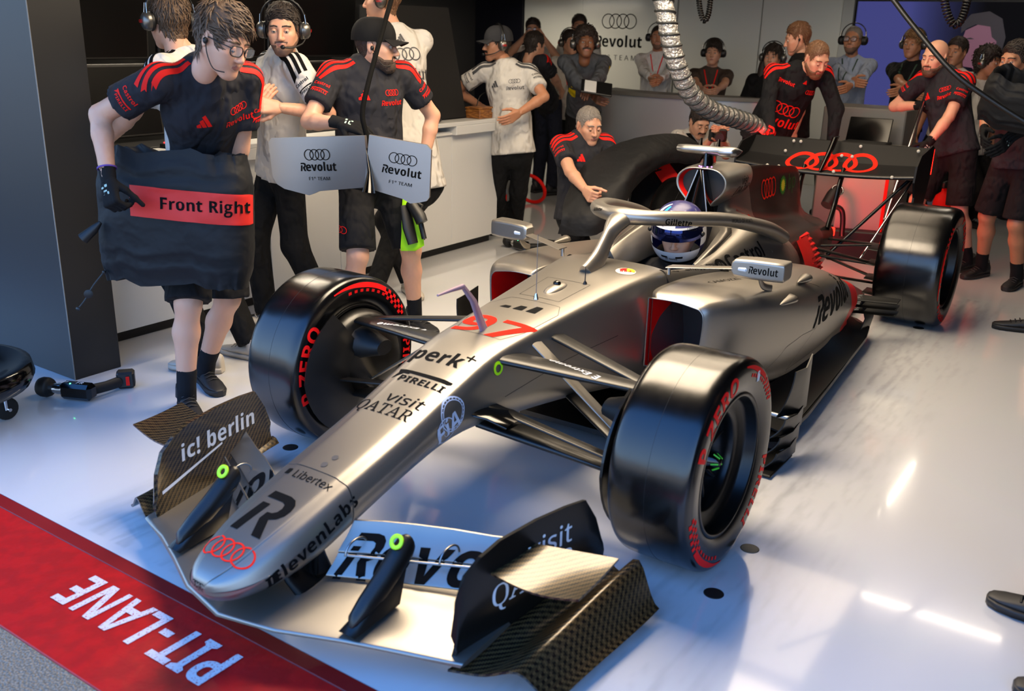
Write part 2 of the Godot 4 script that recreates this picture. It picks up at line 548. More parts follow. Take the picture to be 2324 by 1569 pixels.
func room() -> void:
	# floor with its own flat coordinates for the scuff map
	var f := mb()
	var lo := Vector2(-6.5, -9.5); var hi := Vector2(4.5, 1.14)
	var idx := []
	for q in [[lo.x, lo.y], [hi.x, lo.y], [hi.x, hi.y], [lo.x, hi.y]]:
		idx.append(f.add(Vector3(q[0], 0, q[1]), Vector2((q[0] + 6.5) / 11.0, (q[1] + 9.5) / 11.0)))
	f.quad(idx[0], idx[1], idx[2], idx[3])
	for s in [[lo.x, lo.y, hi.x, lo.y], [hi.x, lo.y, hi.x, hi.y], [hi.x, hi.y, lo.x, hi.y], [lo.x, hi.y, lo.x, lo.y]]:
		f.face([Vector3(s[0], 0, s[1]), Vector3(s[0], -.1, s[1]), Vector3(s[2], -.1, s[3]), Vector3(s[2], 0, s[3])])
	f.face([Vector3(lo.x, -.1, lo.y), Vector3(lo.x, -.1, hi.y), Vector3(hi.x, -.1, hi.y), Vector3(hi.x, -.1, lo.y)])
	structure("floor", f.mesh(), M.floor, "pale glossy epoxy garage floor with rubber scuffs", "floor")
	for h in [[.99, .18, M.rubber, "round black plug set in the floor before the front left tyre"], [.98, -.15, mat(Color(.34, .30, .24), .5), "round brown plug set in the floor beside the front left tyre"], [.84, -3.27, M.rubber, "round black plug set in the floor before the rear left tyre"], [-.86, .22, M.rubber, "round black plug set in the floor before the front right tyre"]]:
		var b := mb()
		b.lathe([Vector2(0, .0015), Vector2(.028, .0015), Vector2(.032, .0006), Vector2(.032, -.01), Vector2(0, -.01)], Transform3D(Basis(), Vector3(h[0], 0, h[1])), 24)
		tag(put("floor_plug", b.mesh(), h[2]), h[3], "floor plug")
	# red threshold strip, lettering, apron
	slab("trim_1", Vector3(-6.5, -.1, 1.14), Vector3(4.5, .001, 1.195), M.red_edge, "dark red border line of the garage threshold", "floor marking")
	slab("trim_2", Vector3(-6.5, -.1, 1.195), Vector3(4.5, .002, 1.57), M.red_floor, "worn red painted strip across the garage threshold", "floor marking")
	var fr := Transform3D(Basis(Vector3(-1, 0, 0), Vector3(0, 0, 1), Vector3(0, 1, 0)), Vector3(-.275, .003, 1.335))
	var tx := thing("painted_lettering", "white painted word PIT-LANE on the red strip", "lettering", Vector3(-.275, .003, 1.335))
	var paint := mat(Color.WHITE, .7)
	paint.albedo_texture = noise_tex(.05, 77, Color(.70, .35, .36), Color(.80, .78, .79), 512, 5, .20, .36)
	paint.uv1_triplanar = true; paint.uv1_scale = Vector3.ONE * 4
	var pl := words("PIT-LANE", .150, "bold", 1.0)
	var wide := 0.0
	for q in pl: wide = maxf(wide, absf(q.x))
	print_on([], pl.map(func(q): return Vector2(q.x * .345 / wide, q.y)), fr, paint, tx)
	slab("ground_apron", Vector3(-14, -.12, 1.57), Vector3(14, 0, 5.2), M.concrete, "rough beige concrete apron before the garage", "ground")
	slab("ground_pit_lane", Vector3(-40, -.13, 5.2), Vector3(40, -.004, 19), M.asphalt, "asphalt of the pit lane", "ground")
	slab("wall_pit", Vector3(-40, -.13, 19), Vector3(40, 1.3, 19.4), mat(Color(.62, .60, .56), .8), "low concrete pit wall across the lane", "wall")
	# pier at the left of the opening, with its bright corner strip
	slab("wall_pier_left", Vector3(-6.5, 0, .06), Vector3(-2.25, 3.2, .31), M.pillar, "dark grey satin pier at the garage opening", "wall")
	slab("trim_3", Vector3(-2.2535, 0, .3065), Vector3(-2.247, 3.2, .313), M.grey_box, "thin pale corner strip on the dark pier", "trim")
	# shell
	slab("wall_left", Vector3(-6.7, 0, -9.7), Vector3(-6.5, 3.4, .31), M.dark_wall, "dark side wall of the garage", "wall")
	slab("wall_right", Vector3(3.6, 0, -9.7), Vector3(3.8, 3.4, 1.4), M.dark_wall, "dark side wall on the car's left", "wall")
	slab("wall_back", Vector3(-6.7, 0, -9.7), Vector3(4.5, 3.4, -9.5), M.dark_wall, "dark back wall of the garage", "wall")
	slab("ceiling", Vector3(-6.7, 2.9, -9.7), Vector3(4.5, 3.1, 1.3), M.ceiling, "dark garage ceiling", "ceiling")
	slab("wall_lintel", Vector3(-14, 2.75, 1.3), Vector3(14, 5.0, 1.6), M.dark_wall, "dark lintel above the garage opening", "wall")
	slab("wall_pier_right", Vector3(3.6, 0, 1.3), Vector3(14, 2.75, 1.6), M.dark_wall, "dark pier on the right of the opening", "wall")
	slab("wall_front_left", Vector3(-14, 0, 1.3), Vector3(-6.5, 2.75, 1.6), M.dark_wall, "dark facade left of the opening", "wall")
	slab("roof", Vector3(-14, 4.9, -12), Vector3(14, 5.1, 1.6), M.dark_wall, "flat roof of the pit building", "roof")
	# team partition at the back: white glossy panels, navy wing on the left, screen on the right
	var wz := -8.6
	var gl := mat(Color(.82, .83, .81), .2)
	var edge := [-5.68, -4.76, -3.42, -2.35, -1.42]
	for i in 4:
		var t := slab("wall_panel_%d" % (i + 1), Vector3(edge[i] + .006, 0, wz - .06), Vector3(edge[i + 1] - .006, 2.06, wz + (.02 if i == 1 else 0.0)), gl, ["white partition panel left of the logo panel", "white partition panel bearing the ring logo", "white partition panel right of the logo panel", "white partition panel next to the blue screen"][i], "wall panel")
	slab("wall_panel_5", Vector3(-1.42, 0, wz - .05), Vector3(-1.3, 2.06, wz + .015), M.white_panel, "narrow white post beside the blue screen", "wall panel")
	slab("wall_panel_6", Vector3(-6.5, 0, wz - .06), Vector3(-5.70, 2.10, wz), M.navy, "deep navy partition panel", "wall panel")
	var lg := thing("wall_logo", "black four ring logo with team lettering on the white partition", "logo", Vector3(-4.2, 1.6, wz + .03))
	var lf := Transform3D(Basis(), Vector3(-4.21, 1.79, wz + .0215))
	print_on([], rings4(.50, .06), lf, M.black_print, lg, "ring_emblem")
	print_on([], revolut(.135), lf.translated(Vector3(0, -.245, 0)), M.black_print, lg)
	print_on([], words("F 1°  T E A M", .062, "regular", 1.15), lf.translated(Vector3(0, -.44, 0)), M.grey_print, lg)
	# wide screen: blue on the left, black on the right, with a man's portrait on it
	var sc := thing("wall_screen", "wide wall screen fading from blue to black with a man's portrait", "screen", Vector3(.9, 1.1, wz))
	var sb := mb()
	sb.box(Vector3(1.0, 1.03, wz - .03), Vector3(4.56, 2.06, .05), .003)
	put("screen_body", sb.mesh(), M.black, sc)
	var q := 24
	var sg := mb()
	for i in q:
		var x0 := -1.27 + 4.5 * i / q; var x1 := -1.27 + 4.5 * (i + 1) / q
		for k in [[x0, i], [x1, i + 1]]:
			var t: float = clampf((k[1] - 4.0) / 5.0, 0, 1)
			sg.c = Color(.016, .018, .105).lerp(Color(.0012, .0013, .004), t)
			sg.add(Vector3(k[0], .02, wz), Vector2(0, 0)); sg.add(Vector3(k[0], 2.04, wz), Vector2(0, 0))
		sg.quad(i * 4, i * 4 + 1, i * 4 + 3, i * 4 + 2)
	var sgm := mat(Color.WHITE, .3)
	sgm.vertex_color_use_as_albedo = true
	sgm.emission_enabled = true; sgm.emission = Color.WHITE; sgm.emission_energy_multiplier = 1.0
	var gim := Image.create(256, 4, false, Image.FORMAT_RGB8)
	for x in 256:
		var t := clampf((x / 256.0 * 4.5 - .55) / .75, 0, 1)
		for y in 4: gim.set_pixel(x, y, Color(.20, .21, .40).lerp(Color(.012, .012, .022), t))
	for i in sg.v.size(): sg.uv[i] = Vector2((sg.v[i].x + 1.27) / 4.5, 1 - sg.v[i].y / 2.06)
	sgm = mat(Color(.05, .05, .06), .45, 0.0, .15)
	sgm.emission_enabled = true; sgm.emission_texture = ImageTexture.create_from_image(gim); sgm.emission_energy_multiplier = .8; sgm.emission = Color.BLACK
	put("screen_picture", sg.mesh(false), sgm, sc)
	# picture content: a plain head-and-shoulders shape, flat on the screen
	var pf := Transform3D(Basis(), Vector3(.02, 1.6, wz + .001))
	var skin_glow := glow(Color(.36, .22, .28), .6)
	print_on([], ptri(poly([-.15, .16, -.17, .06, -.165, .02, -.205, -.05, -.175, -.075, -.18, -.10, -.165, -.12, -.17, -.16, -.12, -.20, -.03, -.21, .02, -.26, .02, -.38, .20, -.36, .18, -.20, .185, .05, .15, .18, 0, .24])), pf, skin_glow, sc, "screen_portrait_face")
	print_on([], ptri(poly([-.19, .13, -.20, .22, -.12, .32, .05, .35, .18, .28, .24, .10, .22, -.08, .17, -.06, .16, .06, .11, .10, .08, .20, -.06, .22, -.14, .18])), pf.translated(Vector3(0, 0, .001)), glow(Color(.09, .06, .09), .5), sc, "screen_portrait_hair")
	print_on([], ptri(poly([.08, .02, .12, .05, .145, .02, .135, -.06, .11, -.09, .09, -.05])), pf.translated(Vector3(0, 0, .002)), glow(Color(.44, .25, .29), .6), sc, "screen_portrait_ear")
	print_on([], ptri(poly([-.16, .075, -.09, .09, -.05, .075, -.09, .072])), pf.translated(Vector3(0, 0, .002)), glow(Color(.08, .05, .08), .5), sc, "screen_portrait_brow")
	print_on([], ptri(poly([-.145, .045, -.115, .056, -.085, .045, -.115, .036])), pf.translated(Vector3(0, 0, .002)), glow(Color(.05, .04, .07), .5), sc, "screen_portrait_eye")
	print_on([], ptri(poly([-.06, -.30, .02, -.34, .20, -.30, .42, -.42, .45, -.7, -.2, -.7, -.18, -.42])), pf.translated(Vector3(0, 0, .0015)), glow(Color(.05, .05, .09), .5), sc, "screen_portrait_shoulders")
	# satin metal island counter before the partition
	var co := thing("curved_counter", "brushed metal curved counter before the white partition", "counter", Vector3(-2.42, 0, -6.5))
	var rr := []
	for i in 17:
		var t := -1.0 + 2.0 * i / 16
		var x := -2.42 + t * .92; var z := -6.32 - .30 * t * t
		rr.append(Vector3(x, 0, z))
	var cb := mb(); var ct := mb()
	var g := [[], [], [], []]
	for p in rr:
		g[0].append(p); g[1].append(p + Vector3(0, 1.04, 0)); g[2].append(p + Vector3(0, 1.04, -.34)); g[3].append(p + Vector3(0, 0, -.34))
	cb.rows([g[0], g[1]], false); cb.rows([g[2], g[3]], false)
	put("front_panel", cb.mesh(), M.satin_metal, co)
	var tg := [[], [], [], []]
	for p in rr:
		tg[0].append(p + Vector3(0, 1.04, .03)); tg[1].append(p + Vector3(0, 1.075, .03)); tg[2].append(p + Vector3(0, 1.075, -.37)); tg[3].append(p + Vector3(0, 1.04, -.37))
	ct.rows([tg[0], tg[1]]); ct.rows([tg[1], tg[2]]); ct.rows([tg[2], tg[3]]); ct.rows([tg[3], tg[0]])
	put("counter_top", ct.mesh(), M.grey_box, co)
	desk()

func desk() -> void:
	# white desk along the left side: cabinet panels, toe space, worktop with a recessed slot
	var x := -2.55
	var t := thing("team_desk", "long white laminate desk with monitor wall along the garage side", "desk", Vector3(-2.8, 0, -1.9))
	var seam := [-.02, -.62, -1.22, -1.82, -2.42, -3.02, -3.62]
	var k := mb()
	k.box(Vector3(-2.86, .035, -1.82), Vector3(.5, .07, 3.56), .004)
	put("toe_kick", k.mesh(), M.black, t)
	for i in 6:
		var b := mb()
		b.box(Vector3(x - .31, .50, (seam[i] + seam[i + 1]) / 2), Vector3(.62, .86, seam[i] - seam[i + 1] - .004), .003)
		var o := put("cabinet_panel", b.mesh(), M.white, t)
		if i < 3:
			var h := mb()
			h.box(Vector3(x + .002, .80, (seam[i] + seam[i + 1]) / 2 - .12), Vector3(.008, .035, .05), .002)
			put("socket", h.mesh(), M.black, o)
	# worktop: upper and lower lips leave a recessed slot
	var w := mb()
	w.box(Vector3(-2.86, .985, -1.99), Vector3(.74, .03, 3.94), .004)
	put("worktop", w.mesh(), M.white, t)
	var w2 := mb()
	w2.box(Vector3(-2.86, .9375, -1.1), Vector3(.74, .065, 2.16), .004)
	w2.box(Vector3(-2.86, .9375, -3.48), Vector3(.74, .065, .96), .004)
	w2.box(Vector3(-2.88, .9125, -2.6), Vector3(.70, .015, .84), .003)
	put("worktop_edge", w2.mesh(), M.white, t)
	var sl := mb()
	sl.box(Vector3(-2.70, .94, -2.58), Vector3(.02, .04, .80), .002)
	put("slot_back", sl.mesh(), M.gloss_black, t)
	# dark mat where the monitors stand
	var mt := mb()
	mt.box(Vector3(-2.93, 1.004, -1.95), Vector3(.52, .008, 3.7), .002)
	put("desk_mat", mt.mesh(), M.black, t)
	# monitor wall
	var labels := ["wide black monitor nearest the dark pier", "wide black monitor behind the man with crossed arms", "wide black monitor beside the slanted console"]
	for i in 3:
		var zc: float = [-.42, -1.28, -2.1][i]
		for lev in 2:
			var mo := thing("monitor", ("upper " if lev else "lower ") + labels[i], "monitor", Vector3(-3.05, 1.1 + lev * .46, zc))
			var b := Basis(Vector3.UP, 0.0).rotated(Vector3(0, 0, 1), -.10 if lev else .12)
			var c := Vector3(-3.02 if lev else -2.98, 1.23 + lev * .42, zc)
			var mbx := mb()
			mbx.box(c, Vector3(.035, .40, .80), .006, b)
			put("monitor_frame", mbx.mesh(), M.black, mo)
			var sx := mb()
			sx.box(c + b * Vector3(.0185, .0, 0), Vector3(.003, .37, .77), .001, b)
			put("screen_glass", sx.mesh(), M.monitor, mo)
			rod(c - b * Vector3(.02, 0, 0), c - Vector3(.16, .02, 0), .02, mo, "bracket", M.black)
	var ra := thing("monitor_rail", "black mounting wall behind the desk monitors", "panel", Vector3(-3.24, 1.0, -1.7))
	var rb := mb()
	rb.box(Vector3(-3.27, 1.6, -1.3), Vector3(.05, 1.3, 2.4), .004)
	put("rail_panel", rb.mesh(), M.black, ra)
	# slanted black console housing at the end of the desk
	var cs := thing("console_housing", "large black slanted console housing at the end of the white desk", "console", Vector3(-2.9, 1.0, -2.9))
	var cbx := mb()
	cbx.prism(poly([2.53, 1.01, 3.33, 1.01, 3.10, 1.80, 2.53, 1.80]), Transform3D(Basis(Vector3(0, 0, -1), Vector3(0, 1, 0), Vector3(1, 0, 0)), Vector3(-2.86, 0, 0)), .42)
	put("console_shell", cbx.mesh(), mat(Color(.018, .018, .02), .7), cs)
	# keyboard with lit keys
	var kb := thing("keyboard", "black keyboard with coloured lit keys on the desk", "keyboard", Vector3(-2.62, 1.0, -.75))
	var kbb := mb()
	kbb.box(Vector3(-2.60, 1.014, -.80), Vector3(.14, .02, .44), .004)
	put("keyboard_body", kbb.mesh(), M.black, kb)
	var kc := [glow(Color(.2, .3, 1), 1.6), glow(Color(.9, .2, .2), 1.4), glow(Color(.2, .8, .5), 1.4), mat(Color(.05, .05, .05), .5)]
	for i in 4:
		for j in 12:
			var kk := mb()
			kk.box(Vector3(-2.65 + i * .033, 1.027, -1.0 + j * .035), Vector3(.027, .008, .029), .002)
			put("key_light" if (i * 5 + j * 3) % 4 < 3 and i == 0 else "key", kk.mesh(), kc[(i * 5 + j * 3) % 4] if i == 0 else kc[3], kb)
var CAR: Node3D
var T := {}          # triangle meshes for printing
func car_materials() -> void:
	var s := mat(Color(.58, .56, .53), .40, .9)
	s.clearcoat_enabled = true; s.clearcoat = .25; s.clearcoat_roughness = .25
	M.silver = s
	M.body_black = mat(Color(.055, .052, .046), .34, 0.0, .35)
	M.body_black.clearcoat_enabled = true; M.body_black.clearcoat = .2; M.body_black.clearcoat_roughness = .15
	M.car_red = mat(Color(.80, .035, .02), .4)
	M.inside = mat(Color(.075, .075, .075), .55)
	M.ring_red = mat(Color(.92, .16, .10), .8, 0.0, .15)
	# carbon twill: gold-brown and black diagonal steps
	var im := Image.create(64, 64, false, Image.FORMAT_RGB8)
	for y in 64:
		for x in 64:
			var k := ((x / 8) + (y / 8)) % 4
			var w := .85 + .15 * sin((x % 8) / 8.0 * PI) + .05 * sin(y * 2.1)
			var c := Color(.38, .305, .185) if k < 2 else Color(.06, .052, .042)
			im.set_pixel(x, y, Color(c.r * w, c.g * w, c.b * w))
	M.twill = mat(Color.WHITE, .34, .35)
	M.twill.albedo_texture = ImageTexture.create_from_image(im)
	M.twill.uv1_triplanar = true; M.twill.uv1_scale = Vector3.ONE * 22
	M.twill.clearcoat_enabled = true; M.twill.clearcoat = .5; M.twill.clearcoat_roughness = .15
	M.carbon = mat(Color(.05, .05, .05), .34, .3)
	var im2 := Image.create(64, 64, false, Image.FORMAT_RGB8)
	for y in 64:
		for x in 64:
			var k := ((x / 4) + (y / 4)) % 4
			im2.set_pixel(x, y, Color(.075, .068, .055) if k < 2 else Color(.03, .03, .03))
	M.carbon.albedo_color = Color.WHITE
	M.carbon.albedo_texture = ImageTexture.create_from_image(im2)
	M.carbon.uv1_triplanar = true; M.carbon.uv1_scale = Vector3.ONE * 30
	M.carbon.roughness = .42; M.carbon.clearcoat_enabled = true; M.carbon.clearcoat = .3; M.carbon.clearcoat_roughness = .2
	M.tyre = mat(Color(.022, .022, .024), .24, 0.0, .55)
	M.tyre.roughness_texture = noise_tex(.02, 4, Color(.85, .85, .85), Color(1, 1, 1), 256)
	M.tyre.uv1_triplanar = true; M.tyre.uv1_scale = Vector3.ONE * 3
	M.tyre.roughness = .23
	M.wing_black = mat(Color(.06, .06, .065), .5, .0, .3)
	M.sidewall_red = mat(Color(.92, .07, .07), .6, 0.0, .3)
	M.rim = mat(Color(.05, .05, .052), .3, .4)

func prof(w: float, yt: float, yb: float, r: float, rb := -1.0, flare := 0.0) -> Array:
	if rb < 0: rb = r
	var q := minf(1, w / .14)
	return [Vector2(0, yt), Vector2(w * .5, yt - .002 * q), Vector2(w - r, yt - .008 * q), Vector2(w - .32 * r, yt - .28 * r - .006 * q), Vector2(w, yt - r - .01), Vector2(w + flare, (yt + yb) * .5), Vector2(w + flare * .6, yb + rb), Vector2(w - rb * .35, yb + rb * .28), Vector2(w - rb, yb), Vector2(w * .4, yb), Vector2(0, yb)]

func body(secs: Array, called: String, m: Material, nz := 4, both := true, na := 3) -> MeshInstance3D:
	# secs: [z, [Vector2...]] half profiles (top centre round to bottom centre), mirrored in x
	var lines := []
	for s in secs:
		var a := []
		for p in s[1]: a.append(Vector3(p.x, p.y, s[0]))
		a.push_front(a[1] * Vector3(-1, 1, 1)); a.push_back(a[a.size() - 2] * Vector3(-1, 1, 1))
		var l := spline(a, na)
		lines.append(l.slice(na, l.size() - na))
	var rows := []
	var k: int = lines[0].size()
	var cols := []
	for j in k:
		var c := []
		for l in lines: c.append(l[j])
		cols.append(spline(c, nz))
	for i in cols[0].size():
		var ring := PackedVector3Array()
		for j in k: ring.append(cols[j][i])
		if both:
			for j in range(k - 2, 0, -1): ring.append(cols[j][i] * Vector3(-1, 1, 1))
		rows.append(ring)
	var b := mb()
	b.loft(rows, true)
	var o := put(called, b.mesh(), m, CAR)
	T[called] = tmesh(o.mesh)
	return o
func mirror_mesh(m: Mesh) -> ArrayMesh:
	var a := m.surface_get_arrays(0)
	var b := mb()
	for p in a[Mesh.ARRAY_VERTEX]: b.add(p * Vector3(-1, 1, 1))
	b.uv = a[Mesh.ARRAY_TEX_UV]
	b.ix = a[Mesh.ARRAY_INDEX].duplicate()
	return b.mesh()
func both(o: MeshInstance3D) -> MeshInstance3D:     # the same part on the other side of the car
	return put(str(o.name).rstrip("0123456789"), mirror_mesh(o.mesh), o.material_override, o.get_parent())

func car() -> void:
	car_materials()
	CAR = thing("racing_car", "silver and black open wheel racing car with number 97", "racing car")
	# ---- nose and chassis
	body([[1.325, prof(.02, .235, .215, .008)], [1.315, prof(.055, .258, .2, .03)], [1.28, prof(.09, .278, .188, .045)], [1.22, prof(.116, .302, .183, .055)], [1.12, prof(.134, .338, .19, .055)], [1.0, prof(.142, .375, .215, .052)], [.893, prof(.1445, .408, .248, .05)]], "nose_cone", M.silver, 5)
	var ch := [[.889, prof(.1445, .409, .250, .05)], [.6, prof(.149, .492, .335, .048)], [.4, prof(.151, .558, .362, .045, .06)], [.2, prof(.156, .62, .352, .042, .07)], [0, prof(.166, .648, .33, .04, .07, .01)], [-.3, prof(.19, .682, .292, .045, .08, .02)], [-.6, prof(.222, .712, .25, .055, .08, .03)], [-.80, prof(.25, .726, .22, .06, .08, .035)], [-.92, prof(.262, .72, .2, .06, .08, .04)]]
	body(ch, "chassis", M.silver, 4)
	# cockpit surround: open troughs from dash to headrest
	var cs := [
		[-.90, [[.0, .66], [.16, .665], [.20, .70], [.225, .713], [.25, .69], [.275, .62], [.30, .45], [.29, .25], [.22, .16]]],
		[-1.0, [[.0, .45], [.185, .46], [.205, .66], [.232, .695], [.258, .68], [.285, .61], [.315, .45], [.31, .25], [.24, .14]]],
		[-1.2, [[.0, .40], [.20, .42], [.215, .64], [.245, .675], [.275, .665], [.32, .60], [.35, .45], [.34, .25], [.26, .12]]],
		[-1.4, [[.0, .40], [.185, .45], [.195, .66], [.235, .70], [.29, .685], [.36, .60], [.38, .45], [.36, .25], [.28, .12]]],
		[-1.6, [[.0, .42], [.165, .5], [.175, .70], [.225, .745], [.30, .73], [.385, .62], [.41, .45], [.38, .25], [.28, .12]]],
		[-1.8, [[.0, .50], [.12, .60], [.13, .76], [.20, .79], [.30, .765], [.40, .63], [.42, .45], [.40, .25], [.28, .12]]],
		[-1.95, [[.0, .80], [.08, .80], [.12, .80], [.19, .79], [.30, .75], [.40, .62], [.42, .45], [.40, .25], [.28, .12]]]]
	var rows := []
	var lines := []
	for s in cs:
		var a := []
		for q in s[1]: a.append(Vector3(q[0], q[1], s[0]))
		lines.append(spline(a, 3))
	var cols := []
	for j in lines[0].size():
		var c := []
		for l in lines: c.append(l[j])
		cols.append(spline(c, 5))
	for i in cols[0].size():
		var ring := PackedVector3Array()
		for j in cols.size(): ring.append(cols[j][i])
		rows.append(ring)
	# the silver skin starts at the inner rim; the trough itself is lined in black
	var b := mb(); var li := mb()
	for s in [1, -1]:
		var ro := []; var ri := []
		for r in rows:
			var o1 := PackedVector3Array(); var o2 := PackedVector3Array()
			for j in r.size():
				var p: Vector3 = r[j] * Vector3(s, 1, 1)
				if j >= 6: o1.append(p)
				if j <= 6: o2.append(p)
			ro.append(o1); ri.append(o2)
		b.rows(ro); li.rows(ri)
	var co := put("cockpit_surround", b.mesh(false), M.silver, CAR)
	T["cockpit_surround"] = tmesh(co.mesh)
	put("cockpit_lining", li.mesh(false), M.inside, CAR)
	# headrest pads each side of the helmet
	var hp := mb()
	hp.loft([[Vector3(.165, .60, -1.25), Vector3(.215, .675, -1.25), Vector3(.235, .66, -1.25), Vector3(.20, .55, -1.25)], [Vector3(.145, .60, -1.42), Vector3(.205, .715, -1.42), Vector3(.245, .71, -1.42), Vector3(.20, .55, -1.42)], [Vector3(.13, .62, -1.62), Vector3(.18, .765, -1.62), Vector3(.24, .76, -1.62), Vector3(.20, .55, -1.62)], [Vector3(.06, .62, -1.74), Vector3(.10, .80, -1.74), Vector3(.18, .80, -1.74), Vector3(.18, .55, -1.74)]].map(func(r): return PackedVector3Array(r)))
	both(put("headrest_pad", hp.mesh(), M.silver, CAR))
	# ---- engine cover, spine and airbox
	var ec := [
		[-1.80, [[0, .80], [.06, .80], [.10, .795], [.15, .79], [.22, .785], [.30, .755], [.385, .66], [.42, .5], [.41, .28], [.30, .12], [0, .1]]],
		[-1.95, [[0, .93], [.05, .92], [.085, .86], [.11, .81], [.20, .785], [.30, .75], [.39, .65], [.425, .5], [.41, .28], [.30, .12], [0, .1]]],
		[-2.15, [[0, .985], [.035, .965], [.065, .86], [.09, .77], [.17, .725], [.28, .69], [.37, .60], [.405, .47], [.39, .28], [.30, .12], [0, .1]]],
		[-2.32, [[0, .985], [.02, .965], [.05, .84], [.08, .73], [.15, .68], [.26, .635], [.345, .56], [.38, .45], [.37, .28], [.28, .12], [0, .1]]]]
	var er := [ec[3],
		[-2.6, [[0, .965], [.012, .94], [.035, .78], [.065, .68], [.14, .645], [.24, .605], [.30, .54], [.32, .43], [.30, .28], [.24, .14], [0, .1]]],
		[-2.95, [[0, .925], [.008, .90], [.022, .74], [.055, .64], [.13, .60], [.215, .565], [.255, .50], [.265, .40], [.24, .28], [.19, .16], [0, .12]]],
		[-3.25, [[0, .87], [.006, .84], [.014, .68], [.04, .59], [.10, .555], [.17, .53], [.20, .475], [.205, .39], [.19, .28], [.16, .18], [0, .15]]],
		[-3.4, [[0, .62], [.006, .60], [.014, .58], [.035, .55], [.075, .52], [.13, .495], [.165, .45], [.17, .38], [.16, .28], [.14, .2], [0, .17]]],
		[-3.75, [[0, .50], [.006, .50], [.014, .50], [.035, .49], [.065, .475], [.10, .46], [.125, .43], [.13, .38], [.12, .31], [.1, .25], [0, .23]]]]
	for s in ec + er:
		for i in s[1].size():
			if s[1][i] is Array: s[1][i] = Vector2(s[1][i][0], s[1][i][1])
	body(ec, "engine_cover", M.silver, 4)
	body(er, "rear_bodywork", M.body_black, 4)
	airbox()
	louvres()
	sidepods()
	halo()
	floor_and_boards()
	front_wing()
	rear_wing()
	suspension()
	wheel(1, 0.0, .355, .28, true); wheel(-1, 0.0, .355, .28, true)
	wheel(1, -3.4, .36, .375, false); wheel(-1, -3.4, .36, .375, false)
	mirrors_and_probes()
	car_print()

func airbox() -> void:
	# rounded heart-shaped inlet: outline around (0, .94)
	var out := []
	for q in [[0, 1.032], [.05, 1.032], [.095, 1.02], [.128, .99], [.136, .955], [.125, .92], [.10, .89], [.075, .865], [.055, .84], [.03, .825], [0, .82]]: out.append(Vector2(q[0], q[1]))
	var ring := func(z: float, k: float, dy: float, yk := 1.0) -> PackedVector3Array:
		var h := spline(out.map(func(p): return Vector3(p.x * k, .94 + (p.y - .94) * yk + dy, z)), 3)
		var r := PackedVector3Array()
		for p in h: r.append(p)
		for j in range(h.size() - 2, 0, -1): r.append(h[j] * Vector3(-1, 1, 1))
		return r
	var b := mb()
	b.rows([ring.call(-1.765, .90, 0, .92), ring.call(-1.755, .95, 0, .96), ring.call(-1.765, 1.0, 0), ring.call(-1.80, 1.05, 0, 1.04), ring.call(-1.90, 1.10, 0, 1.05), ring.call(-2.0, 1.08, 0, 1.03), ring.call(-2.12, .92, -.005, .98), ring.call(-2.22, .66, -.012, .9), ring.call(-2.32, .40, -.015, .8)], true)
	var o := put("airbox", b.mesh(), M.silver, CAR)
	T["airbox"] = tmesh(o.mesh)
	var d := mb()
	d.rows([ring.call(-1.764, .91, 0, .93), ring.call(-1.80, .84, 0, .86)], true)
	put("inlet_lip", d.mesh(), M.car_red, o)
	d = mb()
	d.loft([ring.call(-1.80, .84, 0, .86), ring.call(-2.05, .55, 0, .6)])
	put("inlet_duct", d.mesh(), M.inside, o)
	# triangular blade that stands in front of the inlet
	var t := mb()
	t.loft([[Vector3(-.012, 1.024, -1.745), Vector3(.012, 1.024, -1.745), Vector3(.01, 1.02, -1.85), Vector3(-.01, 1.02, -1.85)], [Vector3(-.075, .79, -1.70), Vector3(.075, .79, -1.70), Vector3(.08, .79, -1.85), Vector3(-.08, .79, -1.85)]].map(func(r): return PackedVector3Array(r)))
	put("roll_hoop_blade", t.mesh(), M.gloss_black, o)
	for s in [-1, 1]:
		rod(Vector3(s * .013, 1.022, -1.742), Vector3(s * .077, .79, -1.697), .0045, o, "blade_edge", M.alu)
	# camera pod on its stalk with two aerials and purple position lamps
	var c := mb()
	c.loft([airfoil(Vector3(0, 1.10, -1.79), Vector3(0, 1.10, -1.90), Vector3.RIGHT, .3), airfoil(Vector3(0, 1.03, -1.78), Vector3(0, 1.03, -1.93), Vector3.RIGHT, .3)])
	var pod := put("camera_stalk", c.mesh(), M.gloss_black, o)
	var cp := []
	for q in [[-.17, .5], [-.165, .8], [-.12, 1], [0, 1.05], [.06, 1.05], [.075, 1.25], [.13, 1.25], [.145, 1.0], [.15, .6]]: cp.append(airfoil(Vector3(q[0], 1.112, -1.845 + .055 * q[1]), Vector3(q[0], 1.112, -1.845 - .06 * q[1]), Vector3.UP, .36))
	var pb := mb()
	pb.loft(cp)
	put("camera_pod", pb.mesh(), M.alu, o)
	for x in [-.06, .035]:
		var a := mb()
		a.tube([Vector3(x, 1.12, -1.85), Vector3(x, 1.165, -1.86)], [.014, .006], 8)
		put("aerial", a.mesh(), M.gloss_black, o)
	for x in [-.028, -.012, .018, .034]:
		var a := mb()
		a.ball(Vector3(x, 1.035, -1.762 - absf(x)), Vector3.ONE * .004, 5)
		put("position_lamp", a.mesh(), M.get_or_add("violet", glow(Color(.75, .35, 1), 6)), o)

